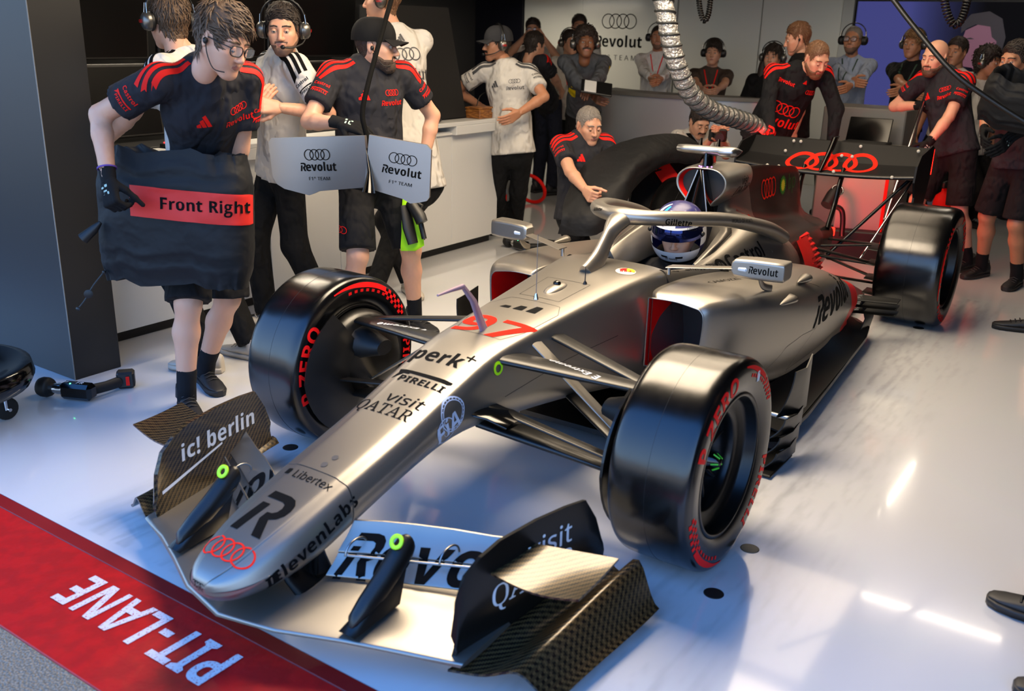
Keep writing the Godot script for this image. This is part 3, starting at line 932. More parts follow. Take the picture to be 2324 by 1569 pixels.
func louvres() -> void:
	# red gill panel on each shoulder with saw-tooth trailing edge
	for s in [1, -1]:
		var pn := mb()
		var g := []
		for i in 9:
			var t := i / 8.0
			var y := .625 - .25 * t
			var xa := .335 + .075 * sin(t * PI * .6); var xb := .245 + .11 * sin(t * PI * .55)
			g.append(PackedVector3Array([Vector3(s * (xa + .010), y, -2.29), Vector3(s * ((xa + xb) / 2 + .032), y - .01, -2.50), Vector3(s * (xb + .025), y - .03, -2.72 + .08 * t)]))
		pn.rows(g)
		var o := put("gill_panel", pn.mesh(false), M.car_red, CAR)
		for i in 10:
			var t := i / 9.0
			var y := .615 - .23 * t
			var x := .275 + .10 * sin(t * PI * .57)
			var f := mb()
			f.loft([PackedVector3Array([Vector3(s * (x + .035), y + .005, -2.44), Vector3(s * (x + .048), y - .004, -2.44), Vector3(s * (x + .035), y - .012, -2.44)]), PackedVector3Array([Vector3(s * (x + .005), y - .004, -2.66), Vector3(s * (x + .022), y - .016, -2.67), Vector3(s * (x + .005), y - .026, -2.66)])])
			put("gill", f.mesh(), M.car_red, o)

func pod_ring(z: float, xi: float, xo: float, yt: float, yb: float, und := .0, r := .09) -> Array:
	return [Vector3(xi, yt, z), Vector3(lerpf(xi, xo, .45), yt + .004, z), Vector3(xo - r, yt - .006, z), Vector3(xo - r * .28, yt - r * .34, z), Vector3(xo, yt - r * 1.1, z), Vector3(xo - und * .25, lerpf(yt, yb, .6), z), Vector3(xo - und * .8, lerpf(yt, yb, .85), z), Vector3(xo - und - .03, yb, z), Vector3(xi, yb - .01, z)]
func sidepods() -> void:
	var secs := [pod_ring(-.70, .29, .515, .645, .36, .03, .05), pod_ring(-.735, .275, .545, .665, .33, .03, .06), pod_ring(-.85, .27, .60, .668, .28, .05, .07), pod_ring(-1.1, .27, .66, .655, .21, .07, .09), pod_ring(-1.4, .27, .695, .632, .155, .08, .11), pod_ring(-1.75, .27, .70, .60, .13, .08, .13), pod_ring(-2.05, .26, .685, .555, .12, .07, .14), pod_ring(-2.28, .24, .660, .495, .12, .06, .14), pod_ring(-2.40, .22, .645, .455, .12, .05, .13)]
	var tail := [pod_ring(-2.40, .22, .645, .455, .12, .05, .13), pod_ring(-2.52, .2, .632, .415, .12, .05, .11), pod_ring(-2.64, .18, .612, .37, .12, .05, .09), pod_ring(-2.74, .16, .54, .31, .12, .05, .07)]
	for q in [[secs, "sidepod", M.silver], [tail, "sidepod_tail", M.car_red]]:
		var cols := []
		var rg := []
		for s in q[0]: rg.append(spline(s, 4))
		for j in rg[0].size():
			var c := []
			for l in rg: c.append(l[j])
			cols.append(spline(c, 4))
		var rows := []
		for i in cols[0].size():
			var r := PackedVector3Array()
			for j in cols.size(): r.append(cols[j][i])
			rows.append(r)
		var b := mb()
		if q[1] == "sidepod": b.rows(rows, true)
		else: b.loft(rows)
		var o := put(q[1], b.mesh(), q[2], CAR)
		T[q[1]] = tmesh(o.mesh)
		both(o)
	# inlet: bright lip, red lining turning to a black duct, on both sides
	var ir := func(z, k, dx): 
		var a := []
		for p in spline(pod_ring(z, .27, .515, .645, .36, .03, .05), 4): a.append(Vector3(.39 + (p.x - .39) * k + dx, .5 + (p.y - .5) * k, z))
		return PackedVector3Array(a)
	var l := mb()
	l.rows([ir.call(-.70, 1.0, 0), ir.call(-.693, .985, 0), ir.call(-.70, .965, 0)], true)
	both(put("inlet_edge", l.mesh(false), M.silver, CAR))
	l = mb()
	l.rows([ir.call(-.70, .965, 0), ir.call(-.86, .93, 0), ir.call(-1.0, .9, .0)], true)
	both(put("inlet_lining", l.mesh(false), M.car_red, CAR))
	l = mb()
	l.loft([ir.call(-.98, .9, 0), ir.call(-1.3, .6, 0)])
	both(put("inlet_core", l.mesh(false), M.inside, CAR))
	# small teardrop fairings on the flank
	for q in [[Vector3(.665, .585, -1.22), Vector3(.055, .022, .075)], [Vector3(.64, .62, -1.50), Vector3(.045, .022, .07)]]:
		var f := mb()
		var rr := []
		for i in 9:
			var t := i / 8.0
			var k := pow(t, .6) * (1.0 if t < .98 else .0)
			var ring := PackedVector3Array()
			for j in 12:
				var a := TAU * j / 12
				ring.append(q[0] + Vector3(cos(a) * q[1].x * k * .7, sin(a) * q[1].y * k, q[1].z * (1 - 2 * t)))
			rr.append(ring)
		f.loft(rr)
		both(put("fairing", f.mesh(), M.silver, CAR))

func halo() -> void:
	var pts := [Vector3(.36, .70, -1.98), Vector3(.355, .765, -1.80), Vector3(.335, .822, -1.58), Vector3(.295, .868, -1.36), Vector3(.235, .893, -1.16), Vector3(.13, .905, -1.01), Vector3(0, .907, -.955)]
	var full := pts.duplicate()
	for i in range(pts.size() - 2, -1, -1): full.append(pts[i] * Vector3(-1, 1, 1))
	var sp := spline(full, 6)
	var b := mb()
	var rad := []
	for p in sp: rad.append(.040 + .006 * clampf((-p.z - 1.5) / .4, 0, 1) + .006 * (1 - minf(1, absf(p.x) / .1)))
	b.tube(sp, rad, 14, true, .82)
	var o := put("halo", b.mesh(), M.silver, CAR)
	T["halo"] = tmesh(o.mesh)
	var q := spline([Vector3(0, .70, -.66), Vector3(0, .745, -.745), Vector3(0, .80, -.80), Vector3(0, .85, -.845), Vector3(0, .885, -.90), Vector3(0, .905, -.975)], 5)
	var r := []
	for p in q:
		var w := lerpf(.030, .025, clampf((p.y - .70) / .12, 0, 1)) + .035 * clampf((p.y - .84) / .07, 0, 1)
		var d := lerpf(.055, .036, clampf((p.y - .70) / .16, 0, 1))
		var ring := PackedVector3Array()
		for j in 16:
			var a := TAU * j / 16
			ring.append(p + Vector3(cos(a) * w, 0, 0) + Vector3(0, .55, -.83).normalized().cross(Vector3.RIGHT) * sin(a) * d)
		r.append(ring)
	var c := mb()
	c.loft(r)
	put("halo_pillar", c.mesh(), M.silver, CAR)
	# windscreen-like black deflector and dash behind the pillar, steering wheel
	var w := mb()
	w.box(Vector3(0, .655, -1.02), Vector3(.28, .05, .05), .015)
	w.box(Vector3(0, .60, -1.02), Vector3(.20, .09, .04), .015)
	for s in [-1, 1]: w.tube([Vector3(s * .10, .665, -1.03), Vector3(s * .15, .64, -1.045), Vector3(s * .15, .58, -1.045)], .019, 10)
	var st := put("steering_wheel", w.mesh(), M.carbon, CAR)
	print_on([], rings4(.05), frame(Vector3(.05, .67, -.9935), Vector3(0, .1, 1)), M.white_print, st, "ring_emblem")

func floor_and_boards() -> void:
	var op := poly([0, .55, .24, .55, .40, .70, .62, .82, .80, .96, .80, 1.3, .77, 1.7, .73, 2.2, .70, 2.6, .66, 2.82, .55, 2.95, .44, 3.0, .42, 3.6, .30, 3.75, 0, 3.75])
	var full := PackedVector2Array(op)
	for i in range(op.size() - 2, 0, -1): full.append(op[i] * Vector2(-1, 1))
	var b := mb()
	b.prism(full, Transform3D(Basis(Vector3(1, 0, 0), Vector3(0, 0, -1), Vector3(0, 1, 0)), Vector3(0, .07, 0)), .022)
	put("underfloor", b.mesh(), M.carbon, CAR)
	# curved black floor edge rising to the side of the pod
	var g := []
	for q in [[-.98, .80, .58, .18], [-1.3, .79, .62, .16], [-1.7, .765, .62, .15], [-2.2, .73, .60, .15], [-2.55, .70, .55, .15], [-2.8, .66, .48, .16]]:
		g.append(PackedVector3Array([Vector3(q[1], .085, q[0]), Vector3(lerpf(q[1], q[2], .35), .10, q[0]), Vector3(lerpf(q[1], q[2], .75), .135, q[0]), Vector3(q[2], q[3] + .02, q[0])]))
	var e := mb()
	e.sheet(g, .008)
	both(put("floor_edge", e.mesh(), M.body_black, CAR))
	# floor board beside the front tyre: a stack of curved vanes
	var names := ["floor_board", "board_vane", "board_vane", "board_vane"]
	for i in 4:
		var v := mb()
		var gg := []
		var y0: float = [.20, .13, .075, .02][i]; var y1: float = [.40, .215, .15, .09][i]
		var z0: float = [-.86, -.80, -.76, -.74][i]; var z1: float = [-1.06, -1.02, -1.0, -.98][i]
		for k in 7:
			var t := k / 6.0
			var y := lerpf(y0, y1, t)
			var curl := .05 * pow(1 - t, 2)
			gg.append(PackedVector3Array([Vector3(.845 - curl, y, z0 - .02 * t), Vector3(.862 - curl * .3, y, lerpf(z0, z1, .5)), Vector3(.85, y + (.03 if i == 0 else 0.0) * t, z1)]))
		v.sheet(gg, .005)
		var o := put(names[i], v.mesh(), M.carbon, CAR)
		T[names[i] + str(i)] = tmesh(o.mesh)
		both(o)
	var ft := mb()
	ft.box(Vector3(.78, .012, -.83), Vector3(.14, .012, .26), .004)
	both(put("board_foot", ft.mesh(), M.carbon, CAR))
	both(rod(Vector3(.60, .19, -.93), Vector3(.845, .18, -.92), .012, CAR, "board_stay", M.alu))
	# winglets ahead of the rear tyre
	for k in 3:
		both(wing([[Vector3(.60, .27 - .035 * k, -2.62), Vector3(.60, .285 - .035 * k, -2.72), Vector3.UP, .08], [Vector3(.80, .25 - .035 * k, -2.76), Vector3(.80, .265 - .035 * k, -2.84), Vector3.UP, .08]], CAR, "tail_winglet", M.body_black))
	var fp := mb()
	fp.sheet([[Vector3(.63, .03, -2.66), Vector3(.66, .16, -2.68), Vector3(.62, .28, -2.68)], [Vector3(.64, .03, -2.86), Vector3(.67, .15, -2.82), Vector3(.63, .26, -2.78)]].map(func(r): return PackedVector3Array(r)), .006)
	both(put("tail_fin", fp.mesh(), M.carbon, CAR))

func front_wing() -> void:
	var up := Vector3.UP
	var secs := []
	for q in [[-.655, 1.045, .10, .70, .125], [-.5, 1.10, .105, .78, .14], [-.35, 1.165, .115, .87, .15], [-.18, 1.245, .122, .96, .155], [0, 1.285, .122, .99, .155], [.18, 1.245, .122, .96, .155], [.35, 1.165, .115, .87, .15], [.5, 1.10, .105, .78, .14], [.655, 1.045, .10, .70, .125]]:
		secs.append([Vector3(q[0], q[2], q[1]), Vector3(q[0], q[4], q[3]), up, .06, -.02])
	var sp := []
	for i in secs.size() - 1:
		for k in 4: sp.append([secs[i][0].lerp(secs[i + 1][0], k / 4.0), secs[i][1].lerp(secs[i + 1][1], k / 4.0), up, .06, -.02])
	sp.append(secs[-1])
	var o := wing(secs, CAR, "front_wing", M.silver)
	T["front_wing"] = tmesh(o.mesh)
	# flaps each side of the nose
	var fl := []
	for q in [[.145, 1.01, .165, .955, .215], [.30, .925, .16, .865, .212], [.48, .83, .152, .765, .205], [.64, .745, .145, .68, .20]]: fl.append([Vector3(q[0], q[2], q[1]), Vector3(q[0], q[4], q[3]), up, .07, -.04])
	var f1 := wing(fl, CAR, "front_flap", M.silver)
	T["front_flap"] = tmesh(f1.mesh); both(f1)
	fl = []
	for q in [[.145, .96, .218, .885, .290], [.22, .92, .218, .845, .293], [.30, .872, .216, .80, .290], [.40, .82, .212, .74, .280], [.50, .765, .208, .69, .27], [.65, .69, .203, .61, .262]]: fl.append([Vector3(q[0], q[2], q[1]), Vector3(q[0], q[4], q[3]), up, .06, -.05])
	f1 = wing(fl, CAR, "front_flap", M.silver)
	T["front_flap2"] = tmesh(f1.mesh); both(f1)
	for x in [.20, .44]:
		var h := mb()
		var a := []
		for i in 11:
			var t := PI * i / 10
			a.append(Vector3(x, .235 + .035 * sin(t), .94 - (x - .2) * .52 + .045 * cos(t)))
		h.tube(a, .0035, 6)
		both(put("slot_bracket", h.mesh(), M.alu, CAR))
	both(rod(Vector3(.19, .225, .965), Vector3(.62, .215, .735), .004, CAR, "flap_rail", M.alu))
	# nose pylons
	var py := mb()
	py.loft([airfoil(Vector3(.10, .24, 1.14), Vector3(.10, .25, .98), Vector3.RIGHT, .18), airfoil(Vector3(.108, .19, 1.13), Vector3(.108, .2, .97), Vector3.RIGHT, .18), airfoil(Vector3(.125, .125, 1.10), Vector3(.125, .15, .96), Vector3.RIGHT, .2)])
	both(put("nose_pylon", py.mesh(), M.gloss_black, CAR))
	# flap actuators: black twill housings with yellow rings
	for s in [1, -1]:
		var a := mb()
		var r := []
		for q in [[1.135, .150, .006, .003], [1.125, .165, .018, .022], [1.08, .185, .026, .035], [1.02, .215, .030, .042], [.96, .255, .032, .045], [.915, .285, .031, .04], [.90, .292, .026, .030]]:
			var ring := PackedVector3Array()
			for j in 14:
				var g := TAU * j / 14
				ring.append(Vector3(s * .36 + cos(g) * q[2], q[1] + sin(g) * q[3] * (1.0 if sin(g) > 0 else 1.0), q[0]))
			r.append(ring)
		a.loft(r)
		var o2 := put("flap_actuator", a.mesh(), M.carbon, CAR)
		var ft := mb()
		ft.loft([[Vector3(s * .36 - .03, .135, 1.15), Vector3(s * .36 + .03, .135, 1.15), Vector3(s * .36 + .028, .145, .97), Vector3(s * .36 - .028, .145, .97)], [Vector3(s * .36 - .012, .17, 1.11), Vector3(s * .36 + .012, .17, 1.11), Vector3(s * .36 + .022, .25, .93), Vector3(s * .36 - .022, .25, .93)]].map(func(z): return PackedVector3Array(z)))
		put("actuator_foot", ft.mesh(), M.carbon, o2)
		var y := mb()
		y.lathe([Vector2(.011, 0), Vector2(.022, 0), Vector2(.022, .006), Vector2(.011, .006)], Transform3D(frame(Vector3.ZERO, Vector3(0, .6, .8)).basis * Basis(Vector3.RIGHT, PI / 2), Vector3(s * .36, .318, .945)), 20, true)
		put("lifting_ring", y.mesh(), M.yellow, o2)
	# footplates with a curled tunnel outboard
	var g := []
	for i in 13:
		var t := i / 12.0
		var z := lerpf(1.045, .42, t)
		var row := PackedVector3Array()
		var ss := smoothstep(0, 1, t)
		for k in 15:
			var u := k / 14.0
			var x := lerpf(.615 + .085 * t, lerpf(.885, .915, ss), u)
			var bump := exp(-pow((u - .62) / .2, 2)) * lerpf(.03, .095, ss)
			var y := lerpf(.075, .085, t) + bump - .045 * smoothstep(.65, 1.0, u) + .07 * ss * exp(-pow((u - .12) / .2, 2))
			row.append(Vector3(x, maxf(y, .03), z - .10 * u * (1 - t)))
		g.append(row)
	var fpm := mb()
	fpm.sheet(g, .007)
	both(put("wing_footplate", fpm.mesh(), M.twill, CAR))
	# endplates
	g = []
	for q in [[1.025, .095, .17], [1.015, .095, .26], [.985, .098, .325], [.93, .10, .36], [.86, .10, .382], [.72, .11, .39], [.60, .12, .386], [.52, .13, .377], [.47, .14, .30], [.44, .14, .22]]:
		var row := PackedVector3Array()
		var xx: float = .612 + .088 * (1.025 - q[0]) / .5
		for k in 6: row.append(Vector3(xx + .012 * sin(k / 5.0 * PI), lerpf(q[1], q[2], k / 5.0), q[0]))
		g.append(row)
	var ep := mb()
	ep.sheet(g, .012)
	var eo := put("endplate", ep.mesh(), M.body_black, CAR)
	T["endplate"] = tmesh(eo.mesh)
	var ro := put("endplate", mirror_mesh(eo.mesh), M.twill, CAR)
	T["endplate_r"] = tmesh(ro.mesh)
	# dive planes outside the endplates
	var dp := mb()
	g = []
	for i in 9:
		var t := i / 8.0
		var row := PackedVector3Array()
		for k in 6:
			var u := k / 5.0
			row.append(Vector3(lerpf(.646 + .03 * u, .905, t), .305 + .012 * t - .02 * sin(PI * t) * (1 - u) + .018 * u * u, lerpf(lerpf(.905, .89, t), lerpf(.735, .685, t), u)))
		g.append(row)
	dp.sheet(g, .006)
	both(put("dive_plane", dp.mesh(), M.twill, CAR))

func rear_wing() -> void:
	var up := Vector3.UP
	var mp := []; var fp := []
	for x in [-.59, -.4, -.2, 0, .2, .4, .59]:
		var s: float = .03 * (1 - x * x / .35)
		mp.append([Vector3(x, .835 - s, -3.72), Vector3(x, .885 - s * .5, -3.96), up, .07, -.05])
		fp.append([Vector3(x, .87 - s * .5, -3.93), Vector3(x, .985, -4.06), up, .07, -.06])
	var o := wing(mp, CAR, "rear_wing_mainplane", M.wing_black)
	T["rear_main"] = tmesh(o.mesh)
	var f := wing(fp, CAR, "rear_wing_flap", M.wing_black)
	T["rear_flap"] = tmesh(f.mesh)
	# beam below and its carbon rope-like leading edge
	var ed := mb()
	var pts := []
	for i in 13: pts.append(Vector3(-.59 + 1.18 * i / 12, .828 - .03 * (1 - pow(-.59 + 1.18 * i / 12, 2) / .35), -3.715))
	ed.tube(pts, .012, 8)
	put("leading_edge", ed.mesh(), M.carbon, o)
	for s in [1, -1]:
		var ep := mb()
		ep.prism(poly([3.70, .80, 3.72, .90, 3.80, .96, 4.10, 1.0, 4.16, .98, 4.14, .80, 4.06, .60, 3.90, .45, 3.70, .30, 3.62, .30, 3.72, .52, 3.76, .70]), Transform3D(Basis(Vector3(0, 0, -1), Vector3(0, 1, 0), Vector3(1, 0, 0)), Vector3(s * .595, 0, 0)), .012)
		var e := put("rear_endplate", ep.mesh(), M.wing_black, CAR)
		var l := mb()
		l.box(Vector3(s * .595, .89, -4.158), Vector3(.012, .17, .012), .003)
		put("led_strip", l.mesh(), M.get_or_add("led_red", glow(Color(1, .08, .04), 6)), e)
		# swan-neck and lower struts
		var st := mb()
		st.tube(spline([Vector3(s * .12, .46, -3.62), Vector3(s * .125, .60, -3.70), Vector3(s * .13, .74, -3.74), Vector3(s * .13, .83, -3.80)], 4), .016, 8, true, 1.8, Vector3(0, 0, 1))
		put("swan_neck", st.mesh(), M.body_black, CAR)
	rod(Vector3(.16, .30, -3.55), Vector3(.57, .84, -3.86), .012, CAR, "wing_stay", M.body_black)
	rod(Vector3(.36, .3, -3.6), Vector3(.57, .84, -3.9), .008, CAR, "wing_stay", M.chrome)
	# drag-flap actuator in the middle, and white bolt heads
	var a := mb()
	a.loft([airfoil(Vector3(0, .82, -3.70), Vector3(0, .84, -3.80), Vector3.RIGHT, .25), airfoil(Vector3(0, .95, -3.86), Vector3(0, .95, -3.98), Vector3.RIGHT, .3), airfoil(Vector3(0, 1.02, -3.93), Vector3(0, 1.02, -4.05), Vector3.RIGHT, .3)])
	put("flap_actuator", a.mesh(), M.gloss_black, CAR)
	var bm := mat(Color(.75, .72, .66), .4)
	for q in [[-.30, 1], [-.25, 1], [.16, 1], [.53, 1], [-.36, 0], [-.28, 0], [.09, 0], [.06, 2], [.13, 2], [.46, 0], [-.33, 2]]:
		var c := mb()
		var y: float = [.822, .965, .90][q[1]]; var z: float = [-3.705, -4.02, -3.955][q[1]]
		c.lathe([Vector2(0, .006), Vector2(.008, .006), Vector2(.011, .002), Vector2(.011, 0)], Transform3D(Basis(Vector3.RIGHT, PI / 2), Vector3(q[0], y, z)), 12)
		put("bolt_head", c.mesh(), bm, f)
	# red rain light on the crash structure behind
	var rl := mb()
	rl.box(Vector3(0, .36, -4.06), Vector3(.10, .06, .02), .006)
	var rlo := put("rear_light", rl.mesh(), M.led_red, CAR)
	var cr := mb()
	cr.loft([airfoil(Vector3(0, .42, -3.7), Vector3(0, .30, -3.7), Vector3.RIGHT, .8), airfoil(Vector3(0, .40, -4.05), Vector3(0, .32, -4.05), Vector3.RIGHT, .8)])
	put("crash_structure", cr.mesh(), M.body_black, CAR)
	area("rear_light_lamp", Vector3(0, .36, -4.09), Vector3(0, .25, -1), Vector2(.10, .06), Color(1, .06, .03), .32)
	for s in [-1, 1]: area("led_strip_lamp", Vector3(s * .595, .89, -4.18), Vector3(0, 0, -1), Vector2(.012, .17), Color(1, .06, .03), .14)

func arm(a: Vector3, b: Vector3, ca: float, cb: float, called: String, m: Material, th := .24) -> MeshInstance3D:
	var f := Vector3(0, 0, 1)
	return wing([[a + f * ca / 2, a - f * ca / 2, Vector3.UP, th], [a.lerp(b, .5) + f * (ca + cb) / 4, a.lerp(b, .5) - f * (ca + cb) / 4, Vector3.UP, th], [b + f * cb / 2, b - f * cb / 2, Vector3.UP, th]], CAR, called, m)
func suspension() -> void:
	var o := arm(Vector3(.13, .585, .12), Vector3(.62, .555, .03), .13, .09, "upper_wishbone", M.carbon)
	T["wb_l"] = tmesh(o.mesh)
	T["wb_r"] = tmesh(both(o).mesh)
	both(arm(Vector3(.16, .60, -.16), Vector3(.62, .55, -.02), .08, .06, "upper_wishbone", M.carbon))
	both(arm(Vector3(.12, .375, .19), Vector3(.62, .26, .06), .16, .10, "lower_wishbone", M.carbon))
	both(arm(Vector3(.16, .33, -.30), Vector3(.62, .23, -.05), .09, .07, "lower_wishbone", M.carbon))
	both(arm(Vector3(.17, .60, -.03), Vector3(.60, .30, -.02), .06, .05, "pushrod", M.silver))
	both(arm(Vector3(.14, .44, .22), Vector3(.62, .34, .16), .05, .045, "track_rod", M.carbon))
	# winged bracket at the foot of the lower wishbone
	both(wing([[Vector3(.12, .44, .34), Vector3(.12, .425, .18), Vector3.UP, .10, .03], [Vector3(.21, .435, .33), Vector3(.21, .42, .17), Vector3.UP, .10, .03], [Vector3(.27, .405, .30), Vector3(.27, .40, .16), Vector3.UP, .12, .03]], CAR, "wishbone_fairing", M.gloss_black))
	# rear arms
	for q in [[Vector3(.14, .43, -3.15), Vector3(.58, .46, -3.36)], [Vector3(.14, .40, -3.6), Vector3(.58, .44, -3.44)], [Vector3(.15, .30, -3.0), Vector3(.58, .22, -3.32)], [Vector3(.14, .28, -3.6), Vector3(.58, .20, -3.45)], [Vector3(.2, .47, -2.95), Vector3(.58, .34, -3.3)], [Vector3(.16, .37, -3.2), Vector3(.58, .32, -3.38)]]:
		both(arm(q[0], q[1], .06, .05, "rear_wishbone", M.body_black))
	# brake ducts: drum, front scoop plate and rear fins
	for s in [1, -1]:
		var d := mb()
		var ax := Transform3D(Basis(Vector3(0, 0, 1), s * -PI / 2), Vector3(0, .355, 0))
		d.lathe([Vector2(0, .60), Vector2(.10, .60), Vector2(.20, .625), Vector2(.222, .66), Vector2(.222, .74), Vector2(0, .74)], ax, 40)
		put("brake_drum", d.mesh(), M.carbon, CAR)
		d = mb()
		var g := []
		for i in 15:
			var a := lerpf(-1.02, 1.02, i / 14.0)
			var row := PackedVector3Array()
			for k in 5:
				var r := lerpf(.12, .315 - .03 * absf(a), k / 4.0)
				row.append(Vector3(s * (.60 + .045 * pow(k / 4.0, 2)), .355 + sin(a) * r, cos(a) * r + .01))
			g.append(row)
		d.sheet(g, .008)
		put("brake_duct_plate", d.mesh(), M.carbon, CAR)
		var sc := mb()
		var rr := []
		for i in 6:
			var t := i / 5.0
			var ring := PackedVector3Array()
			for j in 12:
				var a := TAU * j / 12
				ring.append(Vector3(s * lerpf(.50, .63, t), .46 + cos(a) * lerpf(.03, .07, t), .03 + sin(a) * lerpf(.045, .09, t)))
			rr.append(ring)
		sc.loft(rr)
		put("brake_scoop", sc.mesh(), M.rubber, CAR)
		d = mb()
		d.prism(poly([-.28, .10, -.30, .40, -.22, .60, -.05, .66, .10, .60, .20, .42, .20, .15, .05, .08]), Transform3D(Basis(Vector3(0, 0, 1), Vector3(0, 1, 0), Vector3(-1, 0, 0)), Vector3(s * .565, 0, -3.4)), .015)
		put("rear_drum", d.mesh(), M.carbon, CAR)
		for k in 4:
			wing([[Vector3(s * .50, .18 + .09 * k, -3.18), Vector3(s * .50, .19 + .09 * k, -3.30), Vector3.UP, .08], [Vector3(s * .57, .18 + .09 * k, -3.16), Vector3(s * .57, .19 + .09 * k, -3.30), Vector3.UP, .08]], CAR, "brake_fin", M.body_black)

func wheel(s: int, z: float, R: float, W: float, front: bool) -> void:
	var hw := W / 2
	var cx := s * (.95 - hw)
	var w := Node3D.new()
	w.name = "front_wheel" if front else "rear_wheel"
	CAR.add_child(w, true)
	# axle frame: local y outwards
	var f := Transform3D(Basis(Vector3(0, s, 0) if false else Vector3(0, 0, 1), Vector3(s, 0, 0), Vector3(0, 1, 0) * -1.0 * (-1.0)), Vector3(cx, R, z))
	f.basis = Basis(Vector3(0, 0, 1), Vector3(s, 0, 0), Vector3(0, 1, 0))
	var pr := []
	for q in [[.236, -.86], [.25, -.93], [.275, -.985], [.305, -1.0], [R - .035, -.985], [R - .016, -.94], [R - .006, -.86], [R - .001, -.70], [R, -.35], [R, 0], [R, .35], [R - .001, .70], [R - .006, .86], [R - .016, .94], [R - .035, .985], [.305, 1.0], [.275, .985], [.25, .93], [.236, .86]]: pr.append(Vector2(q[0], q[1] * hw))
	var b := mb()
	b.lathe(spline(pr, 3), f, 96)
	var ty := put("tyre", b.mesh(), M.tyre, w)
	var tm := tmesh(ty.mesh)
	b = mb()
	b.lathe([Vector2(R - .001, -.0012), Vector2(R + .0007, 0), Vector2(R - .001, .0012)], f, 96)
	put("mould_line", b.mesh(false), M.rubber, w)
	# rim, outer and inner dish
	b = mb()
	b.lathe([Vector2(.238, .85 * hw), Vector2(.241, .90 * hw), Vector2(.230, .91 * hw), Vector2(.226, .86 * hw), Vector2(.221, .66 * hw), Vector2(.212, .57 * hw), Vector2(.185, .53 * hw), Vector2(.170, .51 * hw), Vector2(.160, .46 * hw), Vector2(.156, .30 * hw), Vector2(.154, -.1 * hw), Vector2(.05, -.15 * hw), Vector2(0, -.15 * hw)], f, 64)
	put("rim", b.mesh(false), M.rim, w)
	b = mb()
	b.lathe([Vector2(.238, -.85 * hw), Vector2(.241, -.90 * hw), Vector2(.230, -.91 * hw), Vector2(.226, -.86 * hw), Vector2(.222, -.4 * hw), Vector2(.0, -.35 * hw)], f, 64)
	put("rim_inner", b.mesh(false), M.rim, w)
	for k in 12:
		var a := TAU * (k / 2) / 6.0 + (.12 if k % 2 else -.12)
		var d0 := f * Vector3(cos(a * 1.0) * .04, .12 * hw, sin(a) * .04)
		var a2 := TAU * (k / 2) / 6.0 + (.30 if k % 2 else -.30)
		var d1 := f * Vector3(cos(a2) * .156, .20 * hw, sin(a2) * .156)
		rod(d0, d1, .009, w, "spoke", M.rim, 6)
	b = mb()
	b.lathe([Vector2(.045, .1 * hw), Vector2(.045, .25 * hw), Vector2(.032, .34 * hw), Vector2(.028, .5 * hw), Vector2(.014, .66 * hw), Vector2(0, .68 * hw)], f, 16)
	var nut := put("wheel_nut", b.mesh(false), M.gloss_black, w)
	for k in 5:
		var a := TAU * k / 5
		b = mb()
		b.tube([f * Vector3(cos(a) * .029, .50 * hw, sin(a) * .029), f * Vector3(cos(a) * .016, .65 * hw, sin(a) * .016)], .0035, 5)
		put("nut_mark", b.mesh(), M.get_or_add("nut_green", mat(Color(.35, .85, .2), .4)), nut)
	# sidewall print on the face that shows: outer on the left wheels, inner on the right
	if s < 0 and not front: return
	var out := Vector3(1, 0, 0)
	var face := Transform3D(Basis(Vector3(0, 0, -1), Vector3(0, 1, 0), out), Vector3(cx + hw * (1 if s > 0 else 1) + .0, R, z))
	var arc := func(t: Array, r: float, mid: float) -> Array:      # bend a line of text clockwise round the wheel
		return t.map(func(p): return Vector2.from_angle(mid - p.x / r) * (r + p.y))
	var rm := .298 if front else .303
	var at := [128, -38] if s > 0 and front else [40, 238] if s > 0 else [168, -20]
	print_on([tm], arc.call(split_tris(words("P ZERO", .058, "bold", 1.2), .02), rm, deg_to_rad(at[0])), face, M.sidewall_red, w, "sidewall_lettering", .03, .0012, .3)
	print_on([tm], arc.call(split_tris(words("PIRELLI", .042, "bold", 1.3), .02), rm, deg_to_rad(at[1])), face, M.sidewall_red, w, "sidewall_lettering", .03, .0012, .3)
	for q in ([[265, 190], [85, 30]] if s > 0 and front else [[205, 120]] if s > 0 else [[112, 28]]):
		print_on([tm], checker(deg_to_rad(q[0]), deg_to_rad(q[1])), face, M.sidewall_red, w, "sidewall_checker", .03, .0012, .3)
	if s > 0 and front:
		b = mb()
		var c := face * Vector3(cos(1.15) * .315, sin(1.15) * .315, .0)
		print_on([tm], shift(ptri(rrect(.022, .034, .002)), Vector2(cos(1.12), sin(1.12)) * .30), face, M.white_print, w, "barcode_tag", .02, .0015, .3)

func checker(a0: float, a1: float) -> Array:
	var o := []
	var n := 26
	for i in n:
		var t0 := float(i) / n; var t1 := float(i + 1) / n
		var p0 := lerpf(a0, a1, t0); var p1 := lerpf(a0, a1, t1)
		var q := func(a, r): return Vector2.from_angle(a) * r
		if t0 < .62:
			var k0 := .004 + .016 * minf(1, t0 * 3.0); var k1 := .004 + .016 * minf(1, t1 * 3.0)
			o.append_array([q.call(p0, .330), q.call(p1, .330), q.call(p1, .330 - k1), q.call(p0, .330), q.call(p1, .330 - k1), q.call(p0, .330 - k0)])
			if i % 2 == 0 and t0 > .1: o.append_array([q.call(p0, .305), q.call(p1, .305), q.call(p1, .293), q.call(p0, .305), q.call(p1, .293), q.call(p0, .293)])
		else:
			for r in 3:
				if (i + r) % 2 == 0:
					var ra := .330 - r * .014; var rb := ra - .014
					o.append_array([q.call(p0, ra), q.call(p1, ra), q.call(p1, rb), q.call(p0, ra), q.call(p1, rb), q.call(p0, rb)])
	return o

